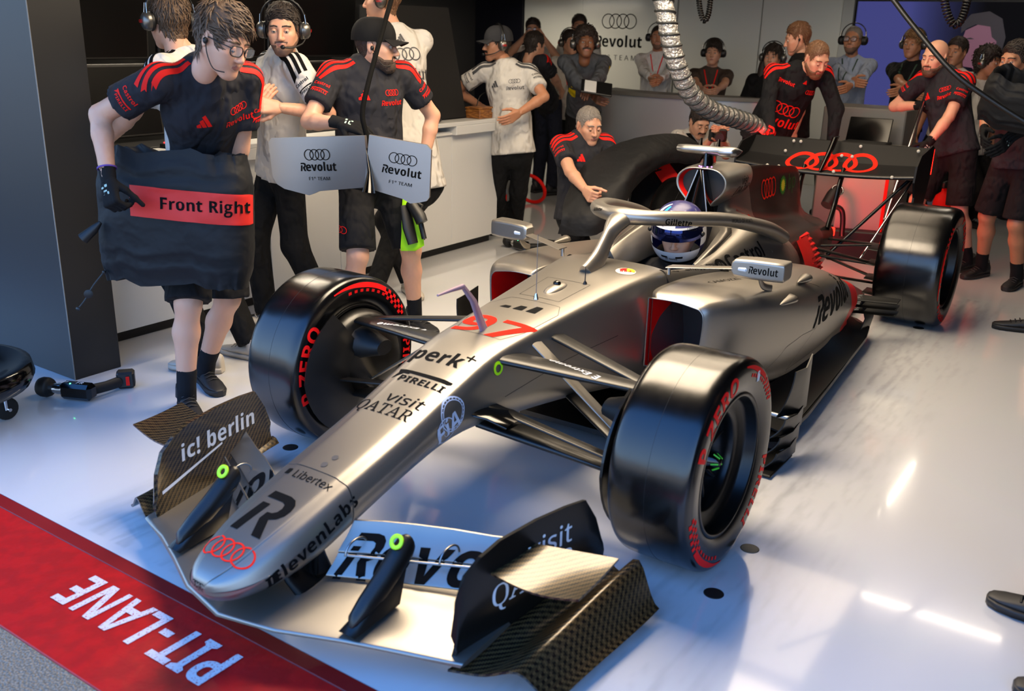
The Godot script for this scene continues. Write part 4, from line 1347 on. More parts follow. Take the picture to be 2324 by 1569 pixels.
func mirrors_and_probes() -> void:
	for s in [1, -1]:
		var b := mb()
		var r := []
		for q in [[.505, .028, .05], [.52, .044, .062], [.59, .048, .07], [.68, .047, .075], [.715, .045, .075], [.72, .036, .068]]:
			var ring := PackedVector3Array()
			for p in rrect(q[2] * 1.35, q[1] * 1.7, .014): ring.append(Vector3(s * q[0], .757 + p.y + .0, -1.0 + p.x - .15 * (q[0] - .52)))
			r.append(ring)
		b.loft(r)
		var m := put("mirror", b.mesh(), M.silver, CAR)
		T["mirror" + str(s)] = tmesh(m.mesh)
		wing([[Vector3(s * .26, .735, -.86), Vector3(s * .26, .735, -.93), Vector3.UP, .1], [Vector3(s * .40, .742, -.92), Vector3(s * .40, .742, -.98), Vector3.UP, .08], [Vector3(s * .54, .752, -.97), Vector3(s * .54, .752, -1.03), Vector3.UP, .1]], CAR, "mirror_arm", M.silver)
		rod(Vector3(s * .262, .70, -.895), Vector3(s * .262, .735, -.895), .008, CAR, "mirror_post", M.alu)
		var st := mb()
		st.tube(spline([Vector3(s * .60, .745, -1.03), Vector3(s * .598, .70, -1.06), Vector3(s * .60, .665, -1.10), Vector3(s * .615, .645, -1.16)], 4), .016, 8, true, .35, Vector3.RIGHT)
		put("mirror_strut", st.mesh(), M.silver, CAR)
		var lp := mb()
		lp.box(Vector3(s * .553, .755, -.962 if s > 0 else -.962), Vector3(.04, .018, .012), .006)
		put("mirror_lamp", lp.mesh(), mat(Color(.75, .80, .85), .15), m)
	# pitot mast on the nose, with a bent head
	var p := mb()
	p.loft([airfoil(Vector3(0, .63, .075), Vector3(0, .63, .03), Vector3.RIGHT, .35), airfoil(Vector3(0, .76, .14), Vector3(0, .76, .105), Vector3.RIGHT, .35), airfoil(Vector3(0, .83, .20), Vector3(0, .83, .175), Vector3.RIGHT, .4)])
	p.tube([Vector3(0, .825, .185), Vector3(0, .825, .25), Vector3(0, .822, .32)], [.010, .007, .004], 8)
	put("pitot_mast", p.mesh(), mat(Color(.55, .45, .50), .5), CAR)
	var an := mb()
	an.tube([Vector3(0, .68, -.28), Vector3(0, .70, -.28), Vector3(0, .705, -.28), Vector3(0, .93, -.28)], [.011, .006, .0018, .0012], 8)
	put("aerial", an.mesh(), M.chrome, CAR)
	an = mb()
	an.tube([Vector3(.075, .702, -.52), Vector3(.075, .712, -.52), Vector3(.075, .716, -.52), Vector3(.075, .775, -.52)], [.010, .006, .0025, .0015], 8)
	put("aerial", an.mesh(), M.black, CAR)
	# camera blister with its plate
	an = mb()
	an.ball(Vector3(.0, .688, -.42), Vector3(.035, .022, .075), 10, Basis(Vector3.RIGHT, .1))
	var bl := put("camera_blister", an.mesh(), M.silver, CAR)
	an = mb()
	an.ball(Vector3(.0, .712, -.43), Vector3(.016, .012, .016), 8)
	put("blister_lens", an.mesh(), M.gloss_black, bl)
func car_print() -> void:
	var N := [T.nose_cone, T.chassis]
	var k: Material = M.black_print
	var rd: Material = M.ring_red
	# nose top: reading across the car, letters standing up towards the cockpit; the camera sees them upright
	var up := Vector3(0, .35, -.94)
	var ytop := func(z: float) -> float:
		var zz := [-.7, -.28, .03, .31, .85, 1.09, 1.23, 1.3]; var yy := [.72, .68, .645, .60, .42, .345, .29, .26]
		for i in 7:
			if z <= zz[i + 1]: return lerpf(yy[i], yy[i + 1], clampf((z - zz[i]) / (zz[i + 1] - zz[i]), 0, 1))
		return .26
	var nt := func(t, z, m, called = "lettering", dx = 0.0): return print_on(N, shift(t, Vector2(dx, 0)), frame(Vector3(0, ytop.call(z), z), Vector3(0, 1, .30), Vector3(0, 0, -1)), m, CAR, called, .02, .0014, .3)
	nt.call(rings4(.185, .075), 1.225, rd, "ring_emblem")
	print_on(N, rings4(.05, .09), frame(Vector3(-.012, .238, 1.33), Vector3(-.1, .25, 1), Vector3(0, 1, 0)), k, CAR, "ring_emblem", .01, .0012, .1)
	nt.call(revolut_r(.165), 1.085, k, "letter_emblem", .0)
	nt.call(words("Libertex", .030, "regular"), .925, k, "lettering", .02)
	nt.call(ptri(rrect(.02, .024, .004)), .925, k, "lettering", -.082)
	for zz in [[.825, .012], [.862, .004]]: nt.call(ring2(Vector2.ZERO, .011, .011, 16), zz[0], mat(Color(.36, .35, .34), .5, .5), "access_plug", zz[1])
	nt.call(words("QATAR", .050, "serif", .95), .585, k, "lettering", -.015)
	nt.call(words("visit", .046, "regular", 1.3, .1), .52, k, "lettering", .025)
	nt.call(pirelli(.225), .415, k)
	nt.call(words("perk", .068, "bold", 1.0), .297, k, "lettering", -.022)
	nt.call(words("+", .06, "regular"), .255, k, "lettering", .092)
	nt.call(words("97", .150, "bold", 1.25, .12), .022, rd, "race_number", .01)
	nt.call(bars3(.095), -.172, k, "three_bar_mark")
	# front wing flaps: the word runs outwards on each side of the nose
	var fl := [T.front_flap2, T.front_flap, T.front_wing]
	var d := Vector3(.46, 0, -.24).normalized()
	print_on(fl, revolut(.135).map(func(p): return Vector2(p.x * .98 + p.y * .42 + .085, p.y)), frame(Vector3(.385, .225, .845), Vector3(.30, .72, .62), d.cross(Vector3.UP) * -1.0), k, CAR, "lettering", .02, .0014, .6)
	var flr := [tmesh(mirror_mesh(T_src("front_flap2"))), tmesh(mirror_mesh(T_src("front_flap")))]
	print_on(flr, revolut(.135), frame(Vector3(-.385, .225, .845), Vector3(-.30, .72, .62), Vector3(-.24, 0, -.46).normalized()), k, CAR, "lettering", .02, .0014, .6)
	# nose flank
	print_on(N, words("ElevenLabs", .043, "bold", 1.05), frame(Vector3(.2, .300, 1.035), Vector3(1, .12, .08), Vector3(0, 1, .42)), k, CAR, "lettering", .02, .0014, .4)
	print_on(N, shift(words("II", .043, "bold", 1.0), Vector2(-.163, 0)), frame(Vector3(.2, .300, 1.035), Vector3(1, .12, .08), Vector3(0, 1, .42)), k, CAR, "lettering", .02, .0014, .4)
	var ff := frame(Vector3(.4, .455, .46), Vector3(1, .05, .05), Vector3(0, 1, .4))
	var wm := mat(Color(.72, .76, .84), .4)
	print_on(N, fia(.062), ff, wm, CAR, "round_badge", .02, .0014, .5)
	# endplates
	print_on([T.endplate_r], words("ic! berlin", .062, "bold", 1.0), frame(Vector3(-.5, .285, .74), Vector3(1, .0, .17), Vector3(0, 1, .0)), M.white_print, CAR, "lettering", .03, .0014, .4)
	print_on([T.endplate_r], ptri(poly([-.23, -.085, .05, -.02, .05, -.012, -.23, -.073])), frame(Vector3(-.5, .26, .78), Vector3(1, .0, .17), Vector3(0, 1, .0)), M.white_print, CAR, "white_stripe", .03, .0014, .4)
	var ef := frame(Vector3(.8, .255, .72), Vector3(1, 0, -.17), Vector3(0, 1, 0))
	print_on([T.endplate], shift(words("visit", .06, "regular", 1.15, .1), Vector2(.06, .055)), ef, M.white_print, CAR, "lettering", .03, .0014, .4)
	print_on([T.endplate], shift(words("QATAR", .066, "serif", 1.0), Vector2(.0, -.035)), ef, M.white_print, CAR, "lettering", .03, .0014, .4)
	# wishbones
	for s in [1, -1]:
		print_on([T["wb_l" if s > 0 else "wb_r"]], words("Ǝ Extreme".replace("Ǝ", "E"), .03, "bold", 1.1), frame(Vector3(s * .38, .62, .07), Vector3(0, 1, .15), Vector3(-s * .18, 0, 1)), M.white_print, CAR, "lettering", .02, .0014, .6)
	# halo
	print_on([T.halo], words("Gillette", .021, "bold", 1.2), frame(Vector3(.20, .882, -1.08), Vector3(.55, .30, .80), Vector3(0, 1, 0)), k, CAR, "lettering", .015, .0012, .3)
	print_on([T.halo], words("WORLD OF HYATT", .017, "regular", .9), frame(Vector3(.315, .845, -1.47), Vector3(.8, .30, .5), Vector3(0, 1, .0)), k, CAR, "lettering", .015, .0012, .3)
	print_on([T.halo], revolut_r(.05), frame(Vector3(.01, .89, -.92), Vector3(.35, .35, .85), Vector3(0, 1, 0)), k, CAR, "letter_emblem", .015, .0012, .3)
	print_on([T.halo], words("Gillette", .014, "bold", 1.0), frame(Vector3(-.13, .905, -1.0), Vector3(-.1, .35, .9), Vector3(0, 1, 0)), k, CAR, "lettering", .015, .0012, .3)
	# sidepod and engine cover
	var SP := [T.sidepod, T.engine_cover, T.cockpit_surround]
	print_on(SP, revolut(.15).map(func(p): return Vector2(p.x * .92, p.y)), frame(Vector3(.67, .455, -1.92), Vector3(1, .12, -.08), Vector3(0, 1, 0)), M.black_print, CAR, "lettering", .03, .0016, .6)
	print_on(SP, words("Castrol", .075, "bold", .9), frame(Vector3(.36, .685, -1.56), Vector3(1, .5, 0), Vector3(0, 1, 0)), k, CAR, "lettering", .03, .0016, .5)
	print_on(SP, shift(ring2(Vector2.ZERO, .036, .014, 20), Vector2(-.205, 0)), frame(Vector3(.36, .685, -1.56), Vector3(1, .5, 0), Vector3(0, 1, 0)), k, CAR, "round_badge", .03, .0016, .5)
	print_on([T.cockpit_surround, T.sidepod], words("WORLD OF HYATT", .028, "regular", .95), frame(Vector3(.30, .72, -1.22), Vector3(.55, 1, .1), Vector3(.95, -.1, .25)), k, CAR, "lettering", .03, .0016, .6)
	print_on([T.sidepod], words("CAMOZZI", .03, "regular", 1.2), frame(Vector3(.45, .9, -1.08), Vector3(.1, 1, .1), Vector3(-.95, .1, -.25)), k, CAR, "lettering", .03, .0016, .6)
	print_on([T.chassis, T.cockpit_surround], words("TT", .03, "regular", 1.2), frame(Vector3(.25, .75, -.99), Vector3(.3, 1, .1), Vector3(.95, -.1, .25)), k, CAR, "lettering", .03, .0016, .6)
	print_on([T.airbox, T.engine_cover], words("visit", .04, "regular", 1.0, .1), frame(Vector3(.15, .965, -1.98), Vector3(1, .25, .1), Vector3(0, 1, 0)), k, CAR, "lettering", .02, .0016, .5)
	print_on([T.airbox, T.engine_cover], words("QATAR", .044, "serif", 1.0), frame(Vector3(.15, .91, -1.99), Vector3(1, .0, .1), Vector3(0, 1, 0)), k, CAR, "lettering", .02, .0016, .5)
	print_on([T.engine_cover, T.rear_bodywork, T.airbox], rings4(.27, .09).map(func(p): return Vector2(p.x, p.y * 1.15)), frame(Vector3(.05, .835, -2.68), Vector3(1, .25, 0), Vector3(0, 1, 0)), rd, CAR, "ring_emblem", .03, .0016, .6)
	print_on([T.rear_bodywork], words("bp", .09, "regular", 1.0), frame(Vector3(.03, .81, -3.12), Vector3(1, .2, 0), Vector3(0, 1, 0)), mat(Color(.05, .38, .12), .4), CAR, "lettering", .03, .0016, .6)
	var star := PackedVector2Array()
	for i in 36: star.append(Vector2.from_angle(TAU * i / 36) * (.062 if i % 2 else .048))
	print_on([T.rear_bodywork], ptri(star), frame(Vector3(.03, .815, -2.95), Vector3(1, .2, 0), Vector3(0, 1, 0)), mat(Color(.05, .5, .12), .4), CAR, "sun_emblem", .03, .0016, .6)
	var star2 := PackedVector2Array()
	for i in 36: star2.append(Vector2.from_angle(TAU * i / 36) * (.040 if i % 2 else .028))
	print_on([T.rear_bodywork], ptri(star2), frame(Vector3(.03, .815, -2.95), Vector3(1, .2, 0), Vector3(0, 1, 0)), mat(Color(.95, .85, .2), .4), CAR, "sun_emblem", .03, .0024, .6)
	# fire mark: red E in a ring
	var ef2 := frame(Vector3(.16, .78, -2.0), Vector3(1, .6, .1), Vector3(0, 1, 0))
	print_on([T.engine_cover, T.airbox], ring2(Vector2.ZERO, .05, .006, 24), ef2, M.red_print, CAR, "round_badge", .02, .0016, .6)
	print_on([T.engine_cover, T.airbox], words("E", .05, "bold"), ef2, M.red_print, CAR, "lettering", .02, .0016, .6)
	print_on([T.engine_cover, T.rear_bodywork], ring2(Vector2.ZERO, .045, .009, 24, 1.0).map(func(p): return Vector2(p.x, p.y * .5)), frame(Vector3(.2, .95, -2.2), Vector3(.3, 1, 0), Vector3(0, 0, -1)), rd, CAR, "round_badge", .02, .0016, .6)
	# round sticker on the chassis
	var sf := frame(Vector3(.135, 1.0, -.72), Vector3(0, 1, .1), Vector3(-.5, 0, -1))
	print_on(N, ring2(Vector2.ZERO, .042, .042, 24), sf, mat(Color(.86, .83, .75), .5), CAR, "round_sticker", .02, .0014, .6)
	print_on(N, ptri(poly([.0, .0, .036, -.012, .04, .01, .028, .03, .008, .038])), sf, mat(Color(.88, .82, .08), .5), CAR, "round_sticker", .02, .0020, .6)
	print_on(N, ptri(poly([.0, .0, -.03, .02, -.012, .036, .008, .038])), sf, M.red_print, CAR, "round_sticker", .02, .0020, .6)
	print_on(N, words("883", .022, "bold"), sf, M.red_print, CAR, "round_sticker", .02, .0026, .6)
	# mirror, dash
	print_on([T["mirror1"]], revolut(.030).map(func(p): return Vector2(p.x * .78, p.y)), frame(Vector3(.642, .758, -.9), Vector3(.05, 0, 1), Vector3(0, 1, 0)), k, CAR, "lettering", .02, .0012, .5)
	# yellow ring on the flank
	print_on(N, ring2(Vector2.ZERO, .024, .010, 24), frame(Vector3(.4, .565, .19), Vector3(1, 0, 0), Vector3(0, 1, 0)), M.yellow, CAR, "lifting_ring", .02, .003, .5)
	# panel seams: thin dark grooves drawn as raised gaskets along the joints
	seams()
	# rear wing rings on both elements
	print_on([T.rear_main, T.rear_flap], rings4(.60, .13).map(func(p): return Vector2(p.x, p.y * 1.0)), frame(Vector3(.05, 1.05, -3.6), Vector3(.12, .62, .9), Vector3(0, 1, 0)), rd, CAR, "ring_emblem", .025, .0016, .9)

func T_src(n: String) -> Mesh:
	var i := 0
	for c in CAR.get_children():
		if c is MeshInstance3D and str(c.name).begins_with("front_flap"):
			i += 1
			if (n == "front_flap" and i == 1) or (n == "front_flap2" and i == 3): return c.mesh
	return null
func pirelli(w: float) -> Array:
	var o := words("PIRELLI", w * .135, "bold", 1.25)
	o = shift(o, Vector2(w * .06, -w * .06))
	o.append_array(ptri(poly([-.5 * w, .135 * w, .5 * w, .135 * w, .5 * w, .09 * w, .44 * w, .055 * w, -.26 * w, .075 * w, -.26 * w, .05 * w, -.36 * w, .05 * w, -.5 * w, -.1 * w, -.46 * w, .05 * w])))
	return o
func bars3(w: float) -> Array:
	var o := []
	for i in 3:
		var x := (i - 1.0) * w * .62; var h := w * (.22 + .20 * i)
		o.append_array(ptri(poly([x - w * .24, -w * .2, x + w * .2, -w * .2, x + w * .2, -w * .2 + h, x - w * .1, -w * .2 + h])))
	return o
func fia(r: float) -> Array:
	var o := []
	o.append_array(ring2(Vector2(r * .45, r * .35), r * .95, r * .07, 28))
	o.append_array(ring2(Vector2(r * .45, r * .35), r * .8, r * .05, 28))
	for i in 24:
		var a := Vector2.from_angle(TAU * i / 24)
		var n := a.orthogonal() * r * .05
		if a.x > -.75: o.append_array([Vector2(r * .45, r * .35) + a * r * .88 - n, Vector2(r * .45, r * .35) + a * r * .88 + n, Vector2(r * .45, r * .35) + a * r * .78])
	o.append_array(ring2(Vector2(-r * .35, -r * .1), r * .72, r * .06, 24))
	o.append_array(ring2(Vector2(-r * .35, -r * .1), r * .4, r * .04, 20, .6))
	o.append_array(shift(words("FiA", r * .95, "bold", 1.0, .15), Vector2(-.05 * r, 0)))
	return o
func seams() -> void:
	var dk := mat(Color(.10, .10, .10), .5)
	var line := func(surf: Array, pts: Array, f: Transform3D, w := .0022):
		var t := []
		for i in pts.size() - 1:
			var d: Vector2 = (pts[i + 1] - pts[i]).normalized().orthogonal() * w / 2
			t.append_array([pts[i] - d, pts[i] + d, pts[i + 1] + d, pts[i] - d, pts[i + 1] + d, pts[i + 1] - d])
		print_on(surf, t, f, dk, CAR, "panel_gap", .03, .0006, .9)
	var topf := frame(Vector3(0, .8, 0), Vector3(0, 1, 0), Vector3(0, 0, -1))
	var N := [T.nose_cone, T.chassis]
	line.call(N, [Vector2(-.16, .12), Vector2(-.13, .0), Vector2(-.10, -.10), Vector2(.10, -.10), Vector2(.135, .0), Vector2(.15, .20), Vector2(.12, .26), Vector2(-.10, .26), Vector2(-.15, .18)], topf)
	
	line.call([T.chassis], [Vector2(-.09, .30), Vector2(.09, .30), Vector2(.10, .52), Vector2(-.10, .52), Vector2(-.09, .30)], topf)
	var sd := frame(Vector3(.9, 0, 0), Vector3(1, 0, 0), Vector3(0, 1, 0))
	# on the flank: u = -z, v = y
	var S := [T.sidepod, T.engine_cover, T.cockpit_surround]
	line.call(S, [Vector2(1.55, .60), Vector2(1.66, .56), Vector2(1.70, .48), Vector2(1.64, .38), Vector2(1.52, .30), Vector2(1.45, .18)], sd)
	line.call(S, [Vector2(1.62, .37), Vector2(1.45, .38), Vector2(1.30, .36), Vector2(1.20, .28), Vector2(1.17, .22)], sd)
	line.call(S, [Vector2(1.45, .20), Vector2(1.8, .20), Vector2(2.2, .22), Vector2(2.45, .26)], sd)
	line.call(S, [Vector2(2.02, .66), Vector2(2.10, .62), Vector2(2.12, .55), Vector2(2.05, .50), Vector2(1.99, .54), Vector2(2.02, .66)], sd)
	line.call([T.chassis], [Vector2(-.15, .45), Vector2(.2, .50), Vector2(.52, .52)], sd)
# ---------------------------------------------------------------- distance fields meshed as surface nets
class Field:
	var lo: Vector3
	var h: float
	var nx: int
	var ny: int
	var nz: int
	var d := PackedFloat32Array()
	func _init(a: Vector3, b: Vector3, cell: float) -> void:
		lo = a - Vector3.ONE * cell * 3; h = cell
		var s := (b - a) / cell
		nx = int(s.x) + 7; ny = int(s.y) + 7; nz = int(s.z) + 7
		d.resize(nx * ny * nz); d.fill(9.0)
	func span(a: Vector3, b: Vector3, r: float) -> Array:
		var p := (a.min(b) - Vector3.ONE * r - lo) / h; var q := (a.max(b) + Vector3.ONE * r - lo) / h
		return [maxi(0, int(p.x)), maxi(0, int(p.y)), maxi(0, int(p.z)), mini(nx - 1, int(q.x) + 1), mini(ny - 1, int(q.y) + 1), mini(nz - 1, int(q.z) + 1)]
	# tapered capsule; flat < 1 thins it along fd; cut ends are flat hems
	func cone(a: Vector3, b: Vector3, ra: float, rb: float, k := .02, flat := 1.0, fd := Vector3.ZERO, cut_a := false, cut_b := false) -> void:
		var s := span(a, b, maxf(ra, rb) + k + h * 2)
		var ba := b - a
		var ll := maxf(ba.length_squared(), 1e-9)
		var ln := sqrt(ll)
		var shape := flat < .999
		for z in range(s[2], s[5] + 1):
			for y in range(s[1], s[4] + 1):
				var i: int = (z * ny + y) * nx + s[0]
				var p := Vector3(lo.x + s[0] * h, lo.y + y * h, lo.z + z * h) - a
				for x in range(s[0], s[3] + 1):
					var tr := p.dot(ba) / ll
					var t := clampf(tr, 0.0, 1.0)
					var q := p - ba * t
					var e: float
					if shape:
						q += fd * (q.dot(fd) * (1.0 / flat - 1.0))
						e = (q.length() - (ra + (rb - ra) * t)) * flat
					else:
						e = q.length() - (ra + (rb - ra) * t)
					if cut_b and tr > .8: e = maxf(e, (tr - 1.0) * ln)
					if cut_a and tr < .2: e = maxf(e, -tr * ln)
					var o := d[i]
					var m := o - e
					if m > k: d[i] = e
					elif m > -k:
						var g := (k - absf(m)) / k
						d[i] = minf(o, e) - g * g * k * .25
					i += 1
					p.x += h
	func ball(c: Vector3, r: Vector3, k := .015, sub := false, b := Basis()) -> void:
		var mx := maxf(r.x, maxf(r.y, r.z)); var mn := minf(r.x, minf(r.y, r.z))
		var s := span(c, c, mx + k + h * 2)
		var inv := b.inverse()
		for z in range(s[2], s[5] + 1):
			for y in range(s[1], s[4] + 1):
				var i: int = (z * ny + y) * nx + s[0]
				for x in range(s[0], s[3] + 1):
					var p := inv * (Vector3(lo.x + x * h, lo.y + y * h, lo.z + z * h) - c)
					var e := ((p / r).length() - 1.0) * mn
					var o := d[i]
					if sub:
						e = -e
						var g := maxf(k - absf(o - e), 0.0) / k
						d[i] = maxf(o, e) + g * g * k * .25
					else:
						var g := maxf(k - absf(o - e), 0.0) / k
						d[i] = minf(o, e) - g * g * k * .25
					i += 1
	func into(out: MB) -> void:
		var at := {}
		var lim := h * 1.75
		var sx := 1; var sy := nx; var sz := nx * ny
		var off := [0, sx, sy, sx + sy, sz, sx + sz, sy + sz, sx + sy + sz]
		var co := [Vector3(0, 0, 0), Vector3(1, 0, 0), Vector3(0, 1, 0), Vector3(1, 1, 0), Vector3(0, 0, 1), Vector3(1, 0, 1), Vector3(0, 1, 1), Vector3(1, 1, 1)]
		var ed := [0, 1, 2, 3, 4, 5, 6, 7, 0, 2, 1, 3, 4, 6, 5, 7, 0, 4, 1, 5, 2, 6, 3, 7]
		var cells := PackedInt32Array()
		for z in nz - 1:
			for y in ny - 1:
				var i0 := (z * ny + y) * nx
				for i in range(i0, i0 + nx - 1):
					var v := d[i]
					if v > lim or v < -lim: continue
					var n := 0
					for o in off:
						if d[i + o] < 0.0: n += 1
					if n == 0 or n == 8: continue
					var s := Vector3.ZERO
					var c := 0
					for e in range(0, 24, 2):
						var va := d[i + off[ed[e]]]; var vb := d[i + off[ed[e + 1]]]
						if (va < 0.0) != (vb < 0.0):
							s += co[ed[e]].lerp(co[ed[e + 1]], va / (va - vb)); c += 1
					at[i] = out.add(lo + (s / c + Vector3(i - i0, y, z)) * h)
					cells.append(i)
		for i in cells:
			var a := d[i] < 0.0
			if (d[i + sx] < 0.0) != a: _q(out, at, i, i - sy, i - sy - sz, i - sz, a)
			if (d[i + sy] < 0.0) != a: _q(out, at, i, i - sz, i - sz - sx, i - sx, a)
			if (d[i + sz] < 0.0) != a: _q(out, at, i, i - sx, i - sx - sy, i - sy, a)
	func _q(out: MB, at: Dictionary, p: int, q: int, r: int, s: int, flip: bool) -> void:
		if not (at.has(q) and at.has(r) and at.has(s)): return
		if flip: out.quad(at[p], at[s], at[r], at[q])
		else: out.quad(at[p], at[q], at[r], at[s])

# ---------------------------------------------------------------- shared pieces: head, hands, shoe
var HEAD := {}
var HAND := {}
func make_head(cell: float) -> Dictionary:
	var f := Field.new(Vector3(-.1, -.24, -.13), Vector3(.1, .14, .14), cell)
	f.ball(Vector3(0, .032, -.018), Vector3(.076, .090, .094), .02)
	f.ball(Vector3(0, -.022, .022), Vector3(.063, .085, .066), .03)
	for s in [-1, 1]:
		f.cone(Vector3(s * .052, -.045, -.005), Vector3(s * .018, -.100, .064), .020, .019, .03)
		f.ball(Vector3(s * .042, -.022, .058), Vector3(.021, .018, .022), .025)
		f.ball(Vector3(s * .030, -.055, .062), Vector3(.018, .02, .02), .03)
	f.ball(Vector3(0, -.100, .070), Vector3(.021, .017, .019), .025)
	f.cone(Vector3(-.036, .024, .074), Vector3(.036, .024, .074), .013, .013, .02)
	for s in [-1, 1]: f.ball(Vector3(s * .031, .002, .100), Vector3(.017, .011, .016), .012, true)
	f.cone(Vector3(0, .014, .086), Vector3(0, -.032, .110), .0075, .0105, .014)
	for s in [-1, 1]: f.ball(Vector3(s * .0105, -.037, .100), Vector3(.008, .0075, .011), .008)
	f.ball(Vector3(0, -.060, .084), Vector3(.024, .0065, .0115), .008)
	f.ball(Vector3(0, -.071, .083), Vector3(.020, .0065, .0115), .008)
	f.ball(Vector3(0, -.0655, .099), Vector3(.024, .0016, .006), .004, true)
	for s in [-1, 1]:
		f.ball(Vector3(s * .079, -.004, -.014), Vector3(.007, .031, .019), .006, false, Basis(Vector3.UP, s * .35) * Basis(Vector3.RIGHT, -.15))
		f.ball(Vector3(s * .088, -.002, -.008), Vector3(.005, .018, .009), .004, true, Basis(Vector3.UP, s * .35))
	f.cone(Vector3(0, -.05, -.028), Vector3(0, -.145, -.047), .050, .050, .03)
	var b := MB.new()
	f.into(b)
	return {"v": b.v, "ix": b.ix, "n": b.mesh().surface_get_arrays(0)[Mesh.ARRAY_NORMAL]}
func make_hand(curl: float, spread := .0, cell := .0045) -> Dictionary:
	# wrist at origin, fingers along +z, back of the hand +y, thumb on +x
	var f := Field.new(Vector3(-.07, -.1, -.04), Vector3(.1, .03, .2), cell)
	f.cone(Vector3(0, 0, -.03), Vector3(0, 0, .02), .026, .028, .012, .72, Vector3.UP)
	for i in 4:
		var x: float = [-.030, -.010, .011, .031][i]
		f.cone(Vector3(x * .62, 0, .015), Vector3(x, .0, .085), .0165, .0125, .012)
		var ln: float = [.028, .034, .037, .033][i]
		var p := Vector3(x, 0, .086); var a := curl * .35
		var dx := x * spread * 4.0
		for k in 3:
			a += curl * [.55, .75, .6][k] * .9
			var l: float = ln * [1.15, .85, .7][k]
			var q := p + Vector3(dx * l, -sin(a) * l, cos(a) * l)
			f.cone(p, q, [.0102, .0093, .0085][k], [.0095, .0086, .0078][k], .004)
			p = q
	var t := Vector3(.022, -.006, .022)
	for k in 3:
		var q := t + Vector3([.030, .012, .002][k] * (1.0 - curl * .25), -.012 - curl * .012, [.024, .028, .024][k])
		f.cone(t, q, [.017, .0115, .0098][k], [.0125, .0105, .0085][k], .007)
		t = q
	var b := MB.new()
	f.into(b)
	return {"v": b.v, "ix": b.ix}
func add_piece(b: MB, piece: Dictionary, t: Transform3D, mirror := false) -> void:
	var n0 := b.v.size()
	for p in piece.v: b.add(t * (p * Vector3(-1, 1, 1) if mirror else p))
	for i in range(0, piece.ix.size(), 3):
		if mirror: b.tri(n0 + piece.ix[i], n0 + piece.ix[i + 2], n0 + piece.ix[i + 1])
		else: b.tri(n0 + piece.ix[i], n0 + piece.ix[i + 1], n0 + piece.ix[i + 2])
func shell(head: Dictionary, fn: Callable, t: Transform3D, style := "") -> ArrayMesh:     # a layer grown from the head where fn gives a thickness
	var b := mb()
	var map := {}
	var th := PackedFloat32Array()
	for i in head.v.size(): th.append(fn.call(head.v[i]))
	for i in range(0, head.ix.size(), 3):
		var a: int = head.ix[i]; var c: int = head.ix[i + 1]; var e: int = head.ix[i + 2]
		if th[a] <= -.003 and th[c] <= -.003 and th[e] <= -.003: continue
		for k in [a, c, e]:
			if not map.has(k): map[k] = b.add(t * (head.v[k] + head.n[k] * th[k]))
			b.ix.append(map[k])
	if style: locks(b, head, th, t, style)
	return b.mesh(false)
func locks(b: MB, head: Dictionary, th: PackedFloat32Array, t: Transform3D, style: String) -> void:     # loose strands over the layer
	var rg := RandomNumberGenerator.new()
	rg.seed = 11 + head.v.size()
	var pick := PackedInt32Array()
	for i in th.size():
		if th[i] > .0015: pick.append(i)
	if pick.is_empty(): return
	var near: bool = head.v.size() > 6000
	var spec: Array = {"buzz": [.010, .0022, .5], "receding": [.020, .003, .35], "short": [.030, .0042, .45], "swept": [.046, .005, .5], "curly": [.032, .007, 1.6], "long": [.06, .005, .2], "full": [.012, .0022, .5], "stubble": [.004, .0012, .4], "moustache": [.010, .002, .3]}[style]
	var n := (700 if near else 420)
	if style in ["full", "stubble", "moustache"]: n = int(n * .5)
	for q in n:
		var i := pick[rg.randi_range(0, pick.size() - 1)]
		var v: Vector3 = head.v[i]; var nn: Vector3 = head.n[i]
		var d := v - Vector3(.012, .13, -.05)
		if style in ["full", "stubble", "moustache"]: d = Vector3(v.x * 2, -.1, .04)
		elif style == "short" and v.z > .03: d = Vector3(.9, .25, .1)
		elif style == "swept" and v.z > -.02: d = Vector3(.5 + v.x * 6, -.10, .75)
		d += Vector3(rg.randf_range(-1, 1), rg.randf_range(-1, 1), rg.randf_range(-1, 1)) * .07 * (3.0 if style == "curly" else 1.0) * d.length() * 6.0
		d = (d - nn * d.dot(nn)).normalized()
		var l: float = spec[0] * rg.randf_range(.6, 1.25)
		var p0 := v + nn * (th[i] * .85)
		var p1: Vector3 = p0 + d * l * .5 + nn * l * .22 * spec[2] * rg.randf_range(.6, 1.6)
		var p2: Vector3 = p0 + d * l + nn * l * .12 * spec[2] * rg.randf_range(-.6, 1.8)
		var w: float = spec[1] * rg.randf_range(.7, 1.3)
		b.tube([t * p0, t * p1, t * p2], [w, w * .85, w * .15], 4, false, .5, t.basis * nn)
var HN := FastNoiseLite.new()
func hairline(p: Vector3, high := 0.0) -> float:
	var zz := [-.12, -.06, -.035, -.022, .012, .03, .05, .075, .12]
	var yy := [-.085, -.075, -.045, .022, .020, -.012, .045, .066 + high, .074 + high]
	for i in zz.size() - 1:
		if p.z <= zz[i + 1]: return lerpf(yy[i], yy[i + 1], clampf((p.z - zz[i]) / (zz[i + 1] - zz[i]), 0, 1))
	return yy[-1]
